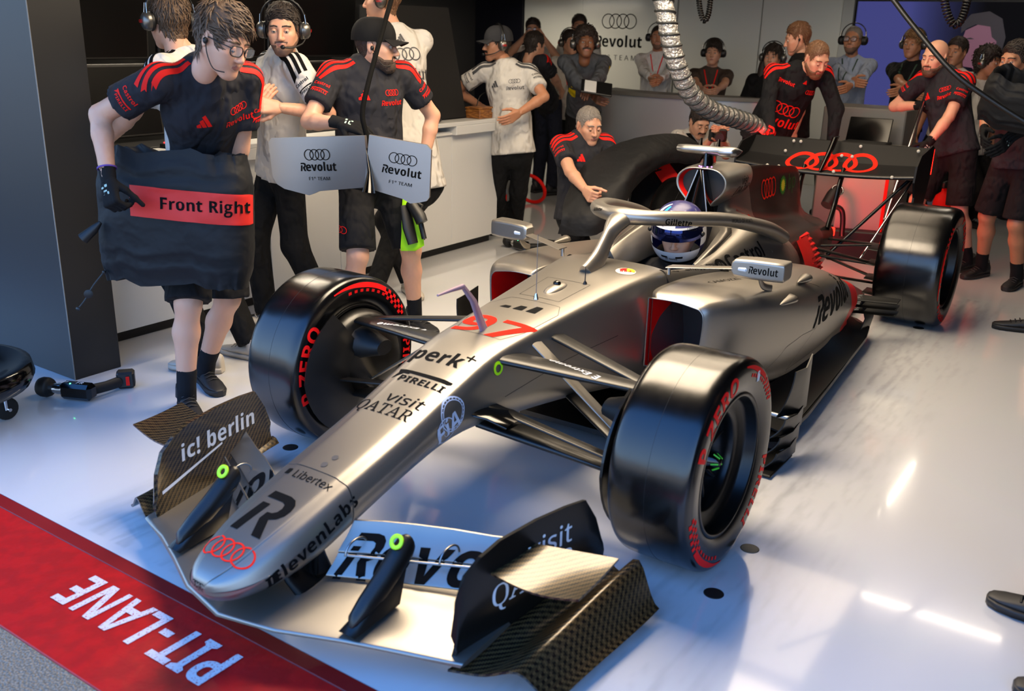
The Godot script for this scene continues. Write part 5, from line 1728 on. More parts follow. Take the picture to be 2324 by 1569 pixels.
func hair_fn(style: String) -> Callable:
	return func(p: Vector3) -> float:
		if absf(p.x) > .078 and p.y < .03 and p.z > -.04 and p.z < .02: return -.004
		var hl := hairline(p, .022 if style == "receding" else 0.0)
		var k := (p.y - hl) / .014
		if k < -1.0: return -.004
		var n := HN.get_noise_3d(p.x * 900, p.y * 900, p.z * 300)
		var t := .008
		match style:
			"buzz": t = .0022 + .0006 * n
			"receding": t = .003 + .0015 * n
			"short": t = .004 + .012 * smoothstep(.03, .12, p.y) + .004 * n
			"swept": t = .006 + .022 * smoothstep(.04, .12, p.y) + .018 * smoothstep(.03, .1, p.z) * smoothstep(.05, .08, p.y) + .008 * n
			"curly": t = .024 + .012 * n + .012 * smoothstep(.05, .1, p.y)
			"long": t = .016 + .004 * n
		return lerpf(-.004, t, clampf(k * .5 + .5, 0, 1))
func beard_fn(style: String) -> Callable:
	return func(p: Vector3) -> float:
		if p.z < .0 or p.y < -.135: return -.004
		var n := HN.get_noise_3d(p.x * 1100, p.y * 1100, p.z * 1100) * .0022
		var lip := absf(p.x) < .024 and p.y > -.078 and p.y < -.055 and p.z > .07
		if lip: return -.004
		var full := .007 if style == "full" else .0012
		var cheek := lerpf(-.025, -.058, clampf(p.z / .055, 0, 1)) + .004 * HN.get_noise_3d(p.x * 700, 0, p.z * 700)
		var t := -.004
		if style != "moustache": t = lerpf(-.004, full + n, clampf((cheek - p.y) / .012, 0, 1))
		if p.z > .07 and absf(p.x) < .032 and p.y > -.058 and p.y < -.046: t = maxf(t, (.004 if style != "stubble" else .0014) + n)
		return t
func brow_fn(p: Vector3) -> float:
	var ax := absf(p.x)
	var yc := .027 - (ax - .030) * (ax - .030) * 6.0
	if p.z < .045 or ax < .010 or ax > .052: return -.004
	return lerpf(.0026, -.004, clampf((absf(p.y - yc) - .003) / .003, 0, 1))

func W(px: float, py: float, depth: float) -> Vector3:      # a pixel of the photograph and a distance along the view axis
	var b := Basis.from_euler(Vector3(deg_to_rad(-18.3864), deg_to_rad(34.1288), deg_to_rad(1.3916)), EULER_ORDER_YXZ)
	var fpx := 784.5 / tan(deg_to_rad(20.18))
	return Vector3(1.9005, 1.6587, 2.6805) + b * Vector3((px - 1162.0) / fpx, -(py - 784.5) / fpx, -1) * depth
func elbow(s: Vector3, w: Vector3, la: float, lb: float, pole: Vector3) -> Vector3:
	var d := w - s
	var l := clampf(d.length(), .05, la + lb - .004)
	var n := d.normalized()
	var x := (la * la - lb * lb + l * l) / (2 * l)
	var y := sqrt(maxf(la * la - x * x, 0))
	var p := (pole - n * pole.dot(n)).normalized()
	return s + n * x + p * y

# cfg: head, pelvis (world points), yaw; hyaw, hpitch, hroll; handL/handR, poleL/poleR; footL/footR (world), toes yaw; clothes
func person(c: Dictionary) -> Dictionary:
	var H: Vector3 = c.head
	var yaw := deg_to_rad(c.yaw)
	var fwd := Vector3(sin(yaw), 0, cos(yaw))
	var P: Vector3 = c.get("pelvis", Vector3(H.x, minf(H.y - .70, .99), H.z) - fwd * .05)
	var lf := Vector3(cos(yaw), 0, -sin(yaw))
	var hy := deg_to_rad(c.get("hyaw", c.yaw))
	var hb := Basis(Vector3.UP, hy) * Basis(Vector3.RIGHT, deg_to_rad(c.get("hpitch", 0.0))) * Basis(Vector3.BACK, deg_to_rad(c.get("hroll", 0.0)))
	var ht := Transform3D(hb, H)
	var neck := H + hb * Vector3(0, -.13, -.045)
	var base := neck + (P + Vector3(0, .55, 0) - neck).normalized() * .05
	var up := (base - P).normalized()
	var chest := base - up * .16
	var waist := P + up * .16 + fwd * .0
	var bk := (fwd - up * fwd.dot(up)).normalized()
	var sw: float = c.get("width", 1.0)
	var sh := {"L": base - up * .055 + lf * .178 * sw, "R": base - up * .055 - lf * .178 * sw}
	if c.has("shrug"): for k in sh: sh[k] += Vector3.UP * c.shrug
	var cell: float = c.get("cell", .018)
	var far: bool = cell > .016
	var L := {}
	for k in ["L", "R"]:
		var s := 1.0 if k == "L" else -1.0
		var hand: Vector3 = c.get("hand" + k, P + lf * s * .26 + Vector3(0, -.06, 0) + fwd * .05)
		var pole: Vector3 = c.get("pole" + k, -fwd + lf * s * .5)
		var el := elbow(sh[k], hand, .295, .26, pole)
		L["hand" + k] = el + (hand - el).normalized() * .26
		L["el" + k] = el
		var hip := P + lf * s * .085 - up * .05
		var foot: Vector3 = c.get("foot" + k, Vector3(P.x, 0, P.z) + lf * s * .11)
		var an := foot + Vector3(0, .085, 0)
		var kn := elbow(hip, an, .43, .43, c.get("knee" + k, fwd + lf * s * .15))
		L["hip" + k] = hip; L["kn" + k] = kn; L["an" + k] = kn + (an - kn).normalized() * minf(.44, (an - kn).length())
		L["foot" + k] = foot
	var root := thing("person", c.label, "person", Vector3(P.x, minf(L.footL.y, L.footR.y), P.z), c.get("group", ""))
	var shorts: bool = c.get("bottom", "trousers") == "shorts"
	var long: bool = c.get("top", "tee") != "tee"
	var r := {"root": root, "fwd": fwd, "lf": lf, "up": up, "chest": chest, "base": base, "neck": neck, "ht": ht, "sh": sh, "L": L, "P": P, "bk": bk}
	# ---- skin: neck, shoulders, spine, arms (and legs under shorts) in one surface, with the head and hands joined on
	var skin: Material = c.skin
	var pts := [P - up * .05, base, H]
	for k in ["L", "R"]: pts.append_array([sh[k], L["el" + k], L["hand" + k]])
	if shorts: pts.append_array([L.knL, L.knR, L.anL, L.anR, L.footL, L.footR])
	var mn := Vector3(1e9, 1e9, 1e9); var mx := -mn
	for p in pts: mn = mn.min(p); mx = mx.max(p)
	var f := Field.new(mn - Vector3.ONE * .13, mx + Vector3.ONE * .13, minf(cell, .015))
	f.cone(H + hb * Vector3(0, -.08, -.03), base - up * .02, .049, .066, .03)
	f.cone(P, chest, .085, .09, .03)
	for k in ["L", "R"]:
		f.cone(base - up * .05, sh[k], .05, .045, .03)
		f.cone(sh[k], L["el" + k], .049, .040, .02)
		var mid: Vector3 = L["el" + k].lerp(L["hand" + k], .3)
		f.cone(L["el" + k], mid, .038, .040, .015)
		f.cone(mid, L["hand" + k], .040, .027, .015)
		if shorts:
			f.cone(L["hip" + k], L["kn" + k], .075, .055, .03)
			var m2: Vector3 = L["kn" + k].lerp(L["an" + k], .32) - fwd * .012
			f.cone(L["kn" + k], m2, .051, .054, .03)
			f.cone(m2, L["an" + k], .054, .036, .03)
	var b := mb()
	f.into(b)
	var hd: Dictionary = HEAD.far if far else HEAD.near
	add_piece(b, hd, ht)
	var gl := {}
	for k in ["L", "R"]:
		var d: Vector3 = c.get("dir" + k, (L["hand" + k] - L["el" + k]).normalized())
		var bh: Vector3 = c.get("back" + k, lf * (1.0 if k == "L" else -1.0) + fwd * .3)
		var y := (bh - d * bh.dot(d)).normalized()
		var t := Transform3D(Basis(y.cross(d), y, d), L["hand" + k])
		var g: String = c.get("grip" + k, "relaxed")
		# thumb side: forward for hanging arms
		var m: bool = c.get("flip" + k, t.basis.x.dot(fwd) < 0.0)
		if c.has("glove"):
			var gb := mb()
			add_piece(gb, HAND[g], t.scaled_local(Vector3.ONE * 1.07), m)
			gb.tube([t * Vector3(0, 0, -.045), t * Vector3(0, 0, -.01), t * Vector3(0, 0, .015)], [.034, .033, .03], 14, true, .85, t.basis.y)
			gl[k] = gb.mesh()
			r["hand_t" + k] = t
		else: add_piece(b, HAND[g], t, m)
	put("body", b.mesh(), skin, root)
	for k in gl:
		var go := put("glove", gl[k], c.glove, root)
		var ht2: Transform3D = r["hand_t" + k]
		if c.has("cuff"):
			var cb := mb()
			cb.lathe([Vector2(.0335, -.003), Vector2(.0365, -.003), Vector2(.0365, .003), Vector2(.0335, .003)], Transform3D(ht2.basis * Basis(Vector3.RIGHT, PI / 2), ht2 * Vector3(0, 0, -.046)), 20, true)
			put("glove_cuff", cb.mesh(), c.cuff, go)
		if not far:
			var gt := [tmesh(gl[k])]
			var gf := Transform3D(Basis(ht2.basis.x, -ht2.basis.z, ht2.basis.y), ht2 * Vector3(0, .06, .045))
			for q in [[-.012, .012, .016, .007], [.010, .016, .014, .010], [.0, -.002, .02, .006], [-.014, -.008, .007, .014], [.014, -.012, .010, .010]]:
				print_on(gt, shift(ptri(rrect(q[2], q[3], .002)), Vector2(q[0], q[1])), gf, M.glove_mark, go, "glove_print", .02, .0012, .09)
	# ---- shirt
	var sc := cell
	pts = [P - up * .12, base + up * .03, sh.L, sh.R, L.elL, L.elR]
	if long: pts.append_array([L.handL, L.handR])
	mn = Vector3(1e9, 1e9, 1e9); mx = -mn
	for p in pts: mn = mn.min(p); mx = mx.max(p)
	f = Field.new(mn - Vector3.ONE * .2, mx + Vector3.ONE * .2, sc)
	var fat: float = c.get("fat", 1.0)
	var low: float = c.get("hem", .10)
	f.cone(waist, P - up * low, .147 * fat, .183 * fat, .04, .76, bk, false, true)
	f.cone(waist, chest, .145 * fat, .160 * fat, .06, .70, bk)
	f.cone(chest, base - up * .06, .160, .105, .06, .72, bk)
	f.cone(base - up * .03, base + up * .035, .088, .066, .03, 1.0, Vector3.ZERO, false, true)
	for k in ["L", "R"]:
		f.cone(base - up * .045, sh[k] - up * .005, .058, .062, .04)
		if long:
			f.cone(sh[k], L["el" + k], .064, .056, .03)
			f.cone(L["el" + k], L["hand" + k].lerp(L["el" + k], .04), .055, .040, .03, 1.0, Vector3.ZERO, false, true)
		else: f.cone(sh[k], sh[k].lerp(L["el" + k], c.get("sleeve", .66)), .066, .072, .03, 1.0, Vector3.ZERO, false, true)
	b = mb()
	f.into(b)
	var so := put("shirt" if c.get("top", "tee") != "overall" else "overall_top", b.mesh(), c.topm, root)
	r.shirt = so
	r.T = [tmesh(so.mesh)]
	# ---- trousers or shorts
	pts = [P, L.hipL, L.hipR, L.knL, L.knR]
	if not shorts: pts.append_array([L.anL, L.anR])
	mn = Vector3(1e9, 1e9, 1e9); mx = -mn
	for p in pts: mn = mn.min(p); mx = mx.max(p)
	f = Field.new(mn - Vector3.ONE * .19, mx + Vector3.ONE * .19, cell)
	f.cone(P + up * .05, P - up * .06, .132 * fat, .152 * fat, .04, .72, bk, true, false)
	for k in ["L", "R"]:
		if shorts: f.cone(L["hip" + k], L["hip" + k].lerp(L["kn" + k], c.get("short_len", .93)), .088, .098, .03, 1.0, Vector3.ZERO, false, true)
		else:
			f.cone(L["hip" + k], L["kn" + k], .088, .074, .03)
			f.cone(L["kn" + k], L["an" + k], .074, .062, .03, 1.0, Vector3.ZERO, false, true)
	b = mb()
	f.into(b)
	var tr := put("shorts" if shorts else "trousers", b.mesh(), c.botm, root)
	r.trousers = tr
	# ---- socks and shoes
	for k in ["L", "R"]:
		var ty := deg_to_rad(c.get("toe" + k, c.yaw + (10 if k == "L" else -10)))
		var ft := Transform3D(Basis(Vector3.UP, ty) * Basis(Vector3.RIGHT, deg_to_rad(c.get("tip" + k, 0.0))), L["foot" + k])
		if shorts:
			b = mb()
			b.tube([L["an" + k].lerp(L["kn" + k], .28), L["an" + k].lerp(L["kn" + k], .26), L["an" + k].lerp(L["kn" + k], .1), ft * Vector3(0, .05, .0)], [.040, .044, .042, .042], 16)
			put("sock", b.mesh(), M.sock, root)
		shoe(ft, c.get("shoe", M.shoe_black), c.get("sole", M.shoe_black), root)
	# ---- hair, beard, brows, eyes
	HN.frequency = .012; HN.seed = 5
	if c.get("hair", "") != "": put("hair", shell(hd, hair_fn(c.hair), ht, c.hair), c.hairm, root)
	if c.get("beard", "") != "": put("beard", shell(hd, beard_fn(c.beard), ht, c.beard), c.get("beardm", M.stubble if c.beard == "stubble" else c.hairm), root)
	if c.get("face", true):
		put("eyebrows", shell(hd, brow_fn, ht), c.get("browm", c.get("hairm", M.hair_dark)), root)
		put("lips", shell(hd, func(p): return .0008 if absf(p.x) < .022 and p.y < -.054 and p.y > -.079 and p.z > .078 and absf(absf(p.x) * .35 + absf(p.y + .066)) < .0115 else -.004, ht), M.lips, root)
		for s in [-1, 1]:
			b = mb()
			b.ball(ht * Vector3(s * .031, .002, .0790), Vector3.ONE * .0122, 8)
			var eye := put("eye", b.mesh(), M.eye_white, root)
			b = mb()
			b.ball(ht * (Vector3(s * .031, .0005 if not c.get("down", false) else -.005, .0850) + Vector3(c.get("gaze", 0.0), 0, 0)), Vector3(.0068, .0068, .0068), 6)
			put("iris", b.mesh(), M.iris, eye)
			b = mb()      # upper eyelid
			var rr := []
			for i in 5:
				var a := lerpf(.12 if not c.get("down", false) else -.35, 1.6, i / 4.0)
				var ring := PackedVector3Array()
				for j in 9:
					var g := lerpf(-1.25, 1.25, j / 8.0)
					ring.append(ht * (Vector3(s * .031, .002, .0792) + Vector3(sin(g) * cos(a), sin(a), cos(g) * cos(a)) * .0138))
				rr.append(ring)
			b.rows(rr)
			put("eyelid", b.mesh(false), skin, eye)
	# ---- worn things
	if c.has("headset"): headset(r, c.headset, c.get("boom", false))
	if c.get("glasses", false): glasses(r)
	if c.get("earpiece", false): earpiece(r)
	if c.has("cap"): cap(r, c.cap)
	return r

func shoe(t: Transform3D, um: Material, sm: Material, root: Node3D) -> void:
	var sole := mb(); var upm := mb()
	var so := []; var ur := []
	for q in [[-.085, .020, .09], [-.078, .030, .098], [-.05, .036, .10], [.0, .035, .085], [.06, .040, .07], [.12, .045, .055], [.165, .041, .046], [.195, .028, .04], [.205, .012, .03]]:
		var r1 := PackedVector3Array(); var r2 := PackedVector3Array()
		for p in [[-1, .005], [-1.08, .022], [-1, .032], [1, .032], [1.08, .022], [1, .005]]: r1.append(t * Vector3(p[0] * q[1], p[1], q[0]))
		for j in 9:
			var a := PI * j / 8
			r2.append(t * Vector3(cos(a) * q[1] * .98, .030 + pow(sin(a), .7) * (q[2] - .030), q[0]))
		so.append(r1); ur.append(r2)
	sole.loft(so); upm.loft(ur)
	var o := put("shoe", upm.mesh(), um, root)
	put("sole", sole.mesh(), sm, o)
	upm = mb()
	upm.tube([t * Vector3(0, .06, -.03), t * Vector3(0, .105, -.025), t * Vector3(0, .112, -.022)], [.044, .041, .04], 14)
	put("shoe_collar", upm.mesh(), um, o)
	var la := mb()
	for i in 4:
		var z := .035 + i * .024
		la.tube([t * Vector3(-.026, .078 - i * .008, z), t * Vector3(0, .090 - i * .009, z + .004), t * Vector3(.026, .078 - i * .008, z)], .0035, 5)
	put("laces", la.mesh(), um, o)
func headset(r: Dictionary, m: Material, boom: bool) -> void:
	var t: Transform3D = r.ht
	var b := mb()
	for s in [-1, 1]:
		var f := t * Transform3D(Basis(Vector3.BACK, -s * PI / 2), Vector3(s * .082, -.004, -.012))
		var cu := mb()
		cu.lathe([Vector2(.0, .0), Vector2(.034, .0), Vector2(.038, .008), Vector2(.034, .018)], f.scaled_local(Vector3(1.15, 1, .95)), 20)
		put("ear_cushion", cu.mesh(), M.black, r.root)
		cu = mb()
		cu.lathe([Vector2(.035, .016), Vector2(.037, .026), Vector2(.033, .042), Vector2(.022, .052), Vector2(0, .055)], f.scaled_local(Vector3(1.15, 1, .95)), 20)
		var o := put("ear_cup", cu.mesh(), m, r.root)
		print_on([], rings4(.036, .1), t * frame(Vector3(s * .139, -.004, -.012), Vector3(s, 0, 0)), M.red_print, o, "ring_emblem")
		for dz in [-.014, .014]:
			var w := mb()
			w.tube([t * Vector3(s * .116, .03, -.012 + dz), t * Vector3(s * .112, .075, -.012 + dz * .6)], .0022, 5)
			put("headset_wire", w.mesh(), M.chrome, r.root)
	var pts := []
	for i in 15:
		var a := lerpf(-.25, PI + .25, i / 14.0)
		pts.append(t * Vector3(cos(a) * .112, .045 + sin(a) * .108, -.014))
	b.tube(pts, .010, 8, true, .5, t.basis.x)
	put("headband", b.mesh(), M.black, r.root)
	if boom:
		var k := mb()
		k.tube(spline([t * Vector3(.115, -.03, .0), t * Vector3(.10, -.06, .05), t * Vector3(.055, -.075, .10), t * Vector3(.02, -.072, .115)], 4), .004, 6)
		k.ball(t * Vector3(.012, -.071, .117), Vector3(.014, .011, .011), 6)
		put("boom_microphone", k.mesh(), M.black, r.root)
func glasses(r: Dictionary) -> void:
	var t: Transform3D = r.ht
	var b := mb()
	for s in [-1, 1]:
		var pts := []
		for p in rrect(.052, .038, .016): pts.append(t * (Vector3(s * .033 + p.x, .0 + p.y, .108 - .12 * pow(absf(s * .033 + p.x) / .06, 2) * .1)))
		pts.append(pts[0])
		b.tube(pts, .0023, 6)
		b.tube([t * Vector3(s * .060, .010, .104), t * Vector3(s * .078, .010, .06), t * Vector3(s * .082, .008, .0), t * Vector3(s * .082, -.008, -.02)], .0022, 6)
	b.tube([t * Vector3(-.008, .006, .109), t * Vector3(0, .009, .112), t * Vector3(.008, .006, .109)], .0022, 6)
	var o := put("spectacles", b.mesh(), M.black, r.root)
	for s in [-1, 1]:
		var l := mb()
		l.prism(rrect(.048, .034, .014), t * Transform3D(Basis(), Vector3(s * .033, 0, .1065)), .0015)
		put("lens", l.mesh(), M.lens, o)
func earpiece(r: Dictionary) -> void:
	var t: Transform3D = r.ht
	for s in [-1, 1]:
		var b := mb()
		b.ball(t * Vector3(s * .088, -.008, .0), Vector3(.010, .012, .010), 6)
		b.tube(spline([t * Vector3(s * .09, -.01, .004), t * Vector3(s * .083, -.05, .02), t * Vector3(s * .07, -.09, .055), t * Vector3(s * .045, -.088, .088)], 4), .0022, 5)
		if s > 0: b.tube(spline([t * Vector3(s * .09, .0, -.03), t * Vector3(s * .085, -.06, -.04), t * Vector3(s * .075, -.15, -.03), t * Vector3(s * .07, -.22, .02)], 4), .0022, 5)
		put("earpiece", b.mesh(), M.black, r.root)
func cap(r: Dictionary, m: Material) -> void:
	var t: Transform3D = r.ht
	var b := mb()
	var rr := []
	for i in 8:
		var a := PI / 2 * i / 7.0
		var ring := PackedVector3Array()
		for j in 24:
			var g := TAU * j / 24
			ring.append(t * Vector3(cos(g) * .094 * pow(cos(a), .7), .040 + sin(a) * .102, -.016 + sin(g) * .116 * pow(cos(a), .7)))
		rr.append(ring)
	rr.insert(0, PackedVector3Array(Array(rr[0]).map(func(p): return p - t.basis.y * .016)))
	b.rows(rr, true)
	var o := put("cap", b.mesh(), m, r.root)
	var g := []
	for i in 9:
		var u := lerpf(-1.0, 1.0, i / 8.0)
		var row := PackedVector3Array()
		for k in 4: row.append(t * Vector3(u * .082, .036 - .008 * u * u * k - .003 * k, .088 * sqrt(maxf(0, 1 - u * u * .55)) + k * .026 * (1 - .35 * u * u)))
		g.append(row)
	b = mb()
	b.sheet(g, .004)
	put("cap_peak", b.mesh(), m, o)
# team marks on a shirt: three stripes on each shoulder, chest marks, sleeve words
func team_print(r: Dictionary, m: Material, back := false, sleeve := true, chest := true) -> void:
	for k in ["L", "R"]:
		var s := 1.0 if k == "L" else -1.0
		var o2: Vector3 = (Vector3.UP * .8 + r.lf * s * .40 + r.fwd * .35).normalized()
		for i in 3:
			var t := []
			var off := (i - 1) * .031
			t.append_array(ptri(poly([-.105, off - .009, .10, off - .009, .10, off + .009, -.105, off + .009])))
			print_on(r.T, t, frame(r.sh[k] + o2 * .12 - r.lf * s * .015 + r.fwd * .012, o2, r.fwd), m, r.shirt, "shoulder_stripe", .025, .002, .22)
		if sleeve:
			var d: Vector3 = (r.L["el" + k] - r.sh[k]).normalized()
			var o3: Vector3 = r.fwd * .75 + r.lf * s * .65
			o3 = (o3 - d * o3.dot(d)).normalized()
			var sf := frame(r.sh[k].lerp(r.L["el" + k], .42) + o3 * .12, o3, -d)
			print_on(r.T, shift(words("Castrol", .017, "bold"), Vector2(0, .018)), sf, m, r.shirt, "lettering", .03, .002, .2)
			print_on(r.T, shift(pirelli(.085), Vector2(0, -.022)), sf, m, r.shirt, "lettering", .03, .002, .2)
	if chest:
		var cf := frame(r.chest + r.bk * .25 + r.up * .0, r.bk, r.up)
		print_on(r.T, shift(mountain(.055), Vector2(-.075, .01)), cf, m, r.shirt, "three_bar_mark", .03, .002, .35)
		print_on(r.T, shift(rings4(.085, .1), Vector2(.08, .02)), cf, m, r.shirt, "ring_emblem", .03, .002, .35)
		print_on(r.T, shift(revolut(.026), Vector2(.08, -.03)), cf, m, r.shirt, "lettering", .03, .002, .35)
	if back:
		var bf := frame(r.chest - r.bk * .25, -r.bk, r.up)
		print_on(r.T, shift(mountain(.05), Vector2(0, .10)), bf, m, r.shirt, "three_bar_mark", .03, .002, .35)
		print_on(r.T, rings4(.22, .09), bf, m, r.shirt, "ring_emblem", .03, .002, .35)
		print_on(r.T, shift(revolut(.065), Vector2(0, -.12)), bf, m, r.shirt, "lettering", .03, .002, .35)
func lanyard(r: Dictionary, m: Material) -> void:
	for s in [-1, 1]:
		var cf := frame(r.chest + r.bk * .25, r.bk, r.up)
		print_on(r.T, ptri(poly([s * .075, .16, s * .063, .16, s * -.004, -.12, s * .008, -.12])), cf, m, r.shirt, "lanyard", .03, .004, .35)
func skin_mat(c: Color) -> StandardMaterial3D:
	var m := mat(c, .5)
	m.subsurf_scatter_enabled = true; m.subsurf_scatter_strength = .12
	return m
func cloth(c: Color, seed_ := 3, h := .25) -> StandardMaterial3D:
	var m := mat(c, .85, 0.0, .3)
	m.heightmap_enabled = true
	m.heightmap_texture = M.get_or_add("cloth_noise", noise_tex(.012, 15, Color.BLACK, Color.WHITE, 256, 3))
	m.heightmap_scale = h * 8.0
	m.uv1_triplanar = true; m.uv1_scale = Vector3(2.4, 1.6, 2.4)
	return m
func people() -> void:
	HEAD.near = make_head(.0042)
	HEAD.far = make_head(.0075)
	HAND.relaxed = make_hand(.45)
	HAND.fist = make_hand(1.35)
	HAND.flat = make_hand(.12)
	M.skin = skin_mat(Color(.76, .56, .45)); M.skin_tan = skin_mat(Color(.68, .47, .35)); M.skin_dark = skin_mat(Color(.48, .31, .21)); M.skin_pink = skin_mat(Color(.80, .60, .49))
	M.stubble = mat(Color(.42, .31, .25), .7); M.lips = mat(Color(.66, .42, .36), .5); M.eye_white = mat(Color(.66, .63, .60), .3); M.iris = mat(Color(.05, .04, .03), .15)
	M.lens = mat(Color(.9, .95, 1, .08), .05); M.lens.transparency = BaseMaterial3D.TRANSPARENCY_ALPHA
	M.hair_dark = bumped(mat(Color(.16, .12, .095), .62), .035, 2, .16, 7.0)
	M.hair_brown = bumped(mat(Color(.32, .235, .16), .62), .035, 2, .16, 7.0)
	M.hair_fair = bumped(mat(Color(.50, .36, .22), .62), .035, 2, .16, 7.0)
	M.hair_grey = bumped(mat(Color(.46, .43, .40), .62), .035, 2, .16, 7.0)
	M.hair_red = bumped(mat(Color(.42, .29, .19), .62), .035, 2, .16, 7.0)
	M.team_dark = cloth(Color(.15, .15, .168)); M.team_white = cloth(Color(.76, .74, .71)); M.short_black = cloth(Color(.085, .085, .095)); M.trouser_black = cloth(Color(.07, .07, .075))
	M.sock = cloth(Color(.08, .085, .1), 3, .1); M.shoe_black = mat(Color(.09, .095, .11), .55); M.shoe_white = mat(Color(.72, .69, .64), .6); M.glove = cloth(Color(.075, .075, .08), 3, .1)
	M.glove_mark = mat(Color(.62, .72, .68), .7); M.cup = mat(Color(.42, .41, .39), .3, .8)
	front_people()
	back_people()

func front_people() -> void:
	# mechanic carrying the tyre blanket
	var h1 := W(513, 100, 3.55)
	var a := person({"label": "mechanic with glasses in dark shirt and shorts carrying a tyre blanket", "head": h1, "pelvis": Vector3(-1.55, .93, .0), "yaw": 78, "hyaw": 96, "hpitch": 22, "hroll": -6, "cell": .0125,
		"cuff": mat(Color(.35, .22, .55), .7), "handR": W(256, 412, 3.64), "poleR": Vector3(-.9, -.2, .3), "handL": W(500, 590, 4.15), "poleL": Vector3(-.4, -.6, -1), "gripR": "fist", "gripL": "fist", "glove": M.glove,
		"footL": Vector3(-1.72, 0, -.04), "footR": Vector3(-1.52, 0, .22), "kneeL": Vector3(1, 0, .2), "kneeR": Vector3(.8, 0, .6), "toeL": 70, "toeR": 62,
		"top": "tee", "topm": M.team_dark, "bottom": "shorts", "botm": M.short_black, "skin": M.skin_pink, "hair": "swept", "hairm": M.hair_brown, "browm": M.hair_brown, "glasses": true, "earpiece": true, "down": true, "short_len": .98})
	team_print(a, M.red_print)
	# engineer seen from behind at the monitors
	var b := person({"label": "man with silver headset in white shirt seen from behind at the monitors", "head": W(392, 55, 4.35), "pelvis": Vector3(-1.95, .95, -.28), "yaw": -75, "hyaw": -100, "cell": .015,
		"handL": Vector3(-2.45, 1.03, -.05), "handR": Vector3(-2.42, 1.04, -.55), "poleL": Vector3(.3, -1, .4), "poleR": Vector3(.3, -1, -.4), "gripL": "flat", "gripR": "flat", "backL": Vector3.UP, "backR": Vector3.UP,
		"footL": Vector3(-1.86, 0, -.16), "footR": Vector3(-1.84, 0, -.42), "top": "tee", "topm": M.team_white, "botm": M.trouser_black, "skin": M.skin, "hair": "short", "hairm": M.hair_brown, "face": false, "headset": M.cup, "shoe": M.shoe_white, "sole": M.shoe_white})
	team_print(b, M.black_print, true)
	# engineer with crossed arms looking over his shoulder
	var c := person({"label": "bearded man with silver headset and crossed arms in white shirt", "head": W(648, 75, 4.85), "pelvis": Vector3(-2.15, .96, -.98), "yaw": -20, "hyaw": 38, "hpitch": 6, "cell": .014,
		"handL": W(640, 250, 4.72), "handR": W(590, 262, 4.72), "poleL": Vector3(.6, -.8, .1), "poleR": Vector3(-.6, -.8, .3), "gripR": "relaxed", "gripL": "relaxed", "backR": Vector3(.4, .2, .9), "dirR": Vector3(.3, .8, -.3), "backL": Vector3(0, .3, 1),
		"footL": Vector3(-1.98, 0, -1.1), "footR": Vector3(-2.2, 0, -.85), "top": "tee", "topm": M.team_white, "botm": M.trouser_black, "skin": M.skin, "hair": "short", "hairm": M.hair_dark, "beard": "stubble", "headset": M.cup, "boom": true, "shoe": M.shoe_white, "sole": M.shoe_white})
	team_print(c, M.black_print, false, true, false)
	# mechanic in a cap steadying the driver's display
	var d := person({"label": "bearded mechanic in black cap and dark shirt holding the hanging display", "head": W(858, 112, 4.85), "pelvis": Vector3(-1.62, .95, -1.12), "yaw": 66, "hyaw": 118, "hpitch": 2, "cell": .0125, "fat": 1.12, "width": 1.1,
		"handR": W(776, 285, 4.56), "poleR": Vector3(-.8, -.55, .3), "handL": Vector3(-1.50, .95, -1.42), "poleL": Vector3(.3, -.2, -1), "gripR": "relaxed", "gripL": "relaxed", "glove": M.glove, "dirR": (W(860, 305, 4.5) - W(780, 285, 4.52)).normalized(), "backR": Vector3(0, 1, .5),
		"footL": Vector3(-1.52, 0, -1.36), "footR": Vector3(-1.62, 0, -.92), "top": "tee", "topm": M.team_dark, "bottom": "shorts", "botm": M.short_black, "skin": M.skin_pink, "hair": "buzz", "hairm": M.hair_dark, "beardm": mat(Color(.24, .18, .14), .75), "beard": "full", "earpiece": true, "cap": cloth(Color(.06, .06, .065), 3, .05)})
	team_print(d, M.red_print)
	print_on([tmesh(d.trousers.mesh)], rings4(.10, .08), frame(W(772, 572, 4.5), Vector3(.7, 0, .7)), M.red_print, d.trousers, "ring_emblem", .03, .003, .6)
	# tall engineer seen from behind
	var e := person({"label": "man in white team shirt standing with his back turned beside the desk", "head": W(870, 10, 5.72), "pelvis": W(948, 400, 5.9), "yaw": -118, "hyaw": -60, "cell": .016,
		"handR": Vector3(-2.42, 1.05, -1.55), "handL": Vector3(-2.40, 1.03, -2.05), "poleL": Vector3(.7, -.6, -.3), "footL": Vector3(-2.04, 0, -1.92), "footR": Vector3(-2.12, 0, -1.68), "toeL": 60, "top": "tee", "topm": M.team_white, "botm": M.trouser_black, "skin": M.skin, "hair": "short", "hairm": M.hair_red, "face": false, "headset": M.cup, "shoe": M.shoe_white, "sole": M.shoe_white})
	team_print(e, M.grey_print, true, false, false)

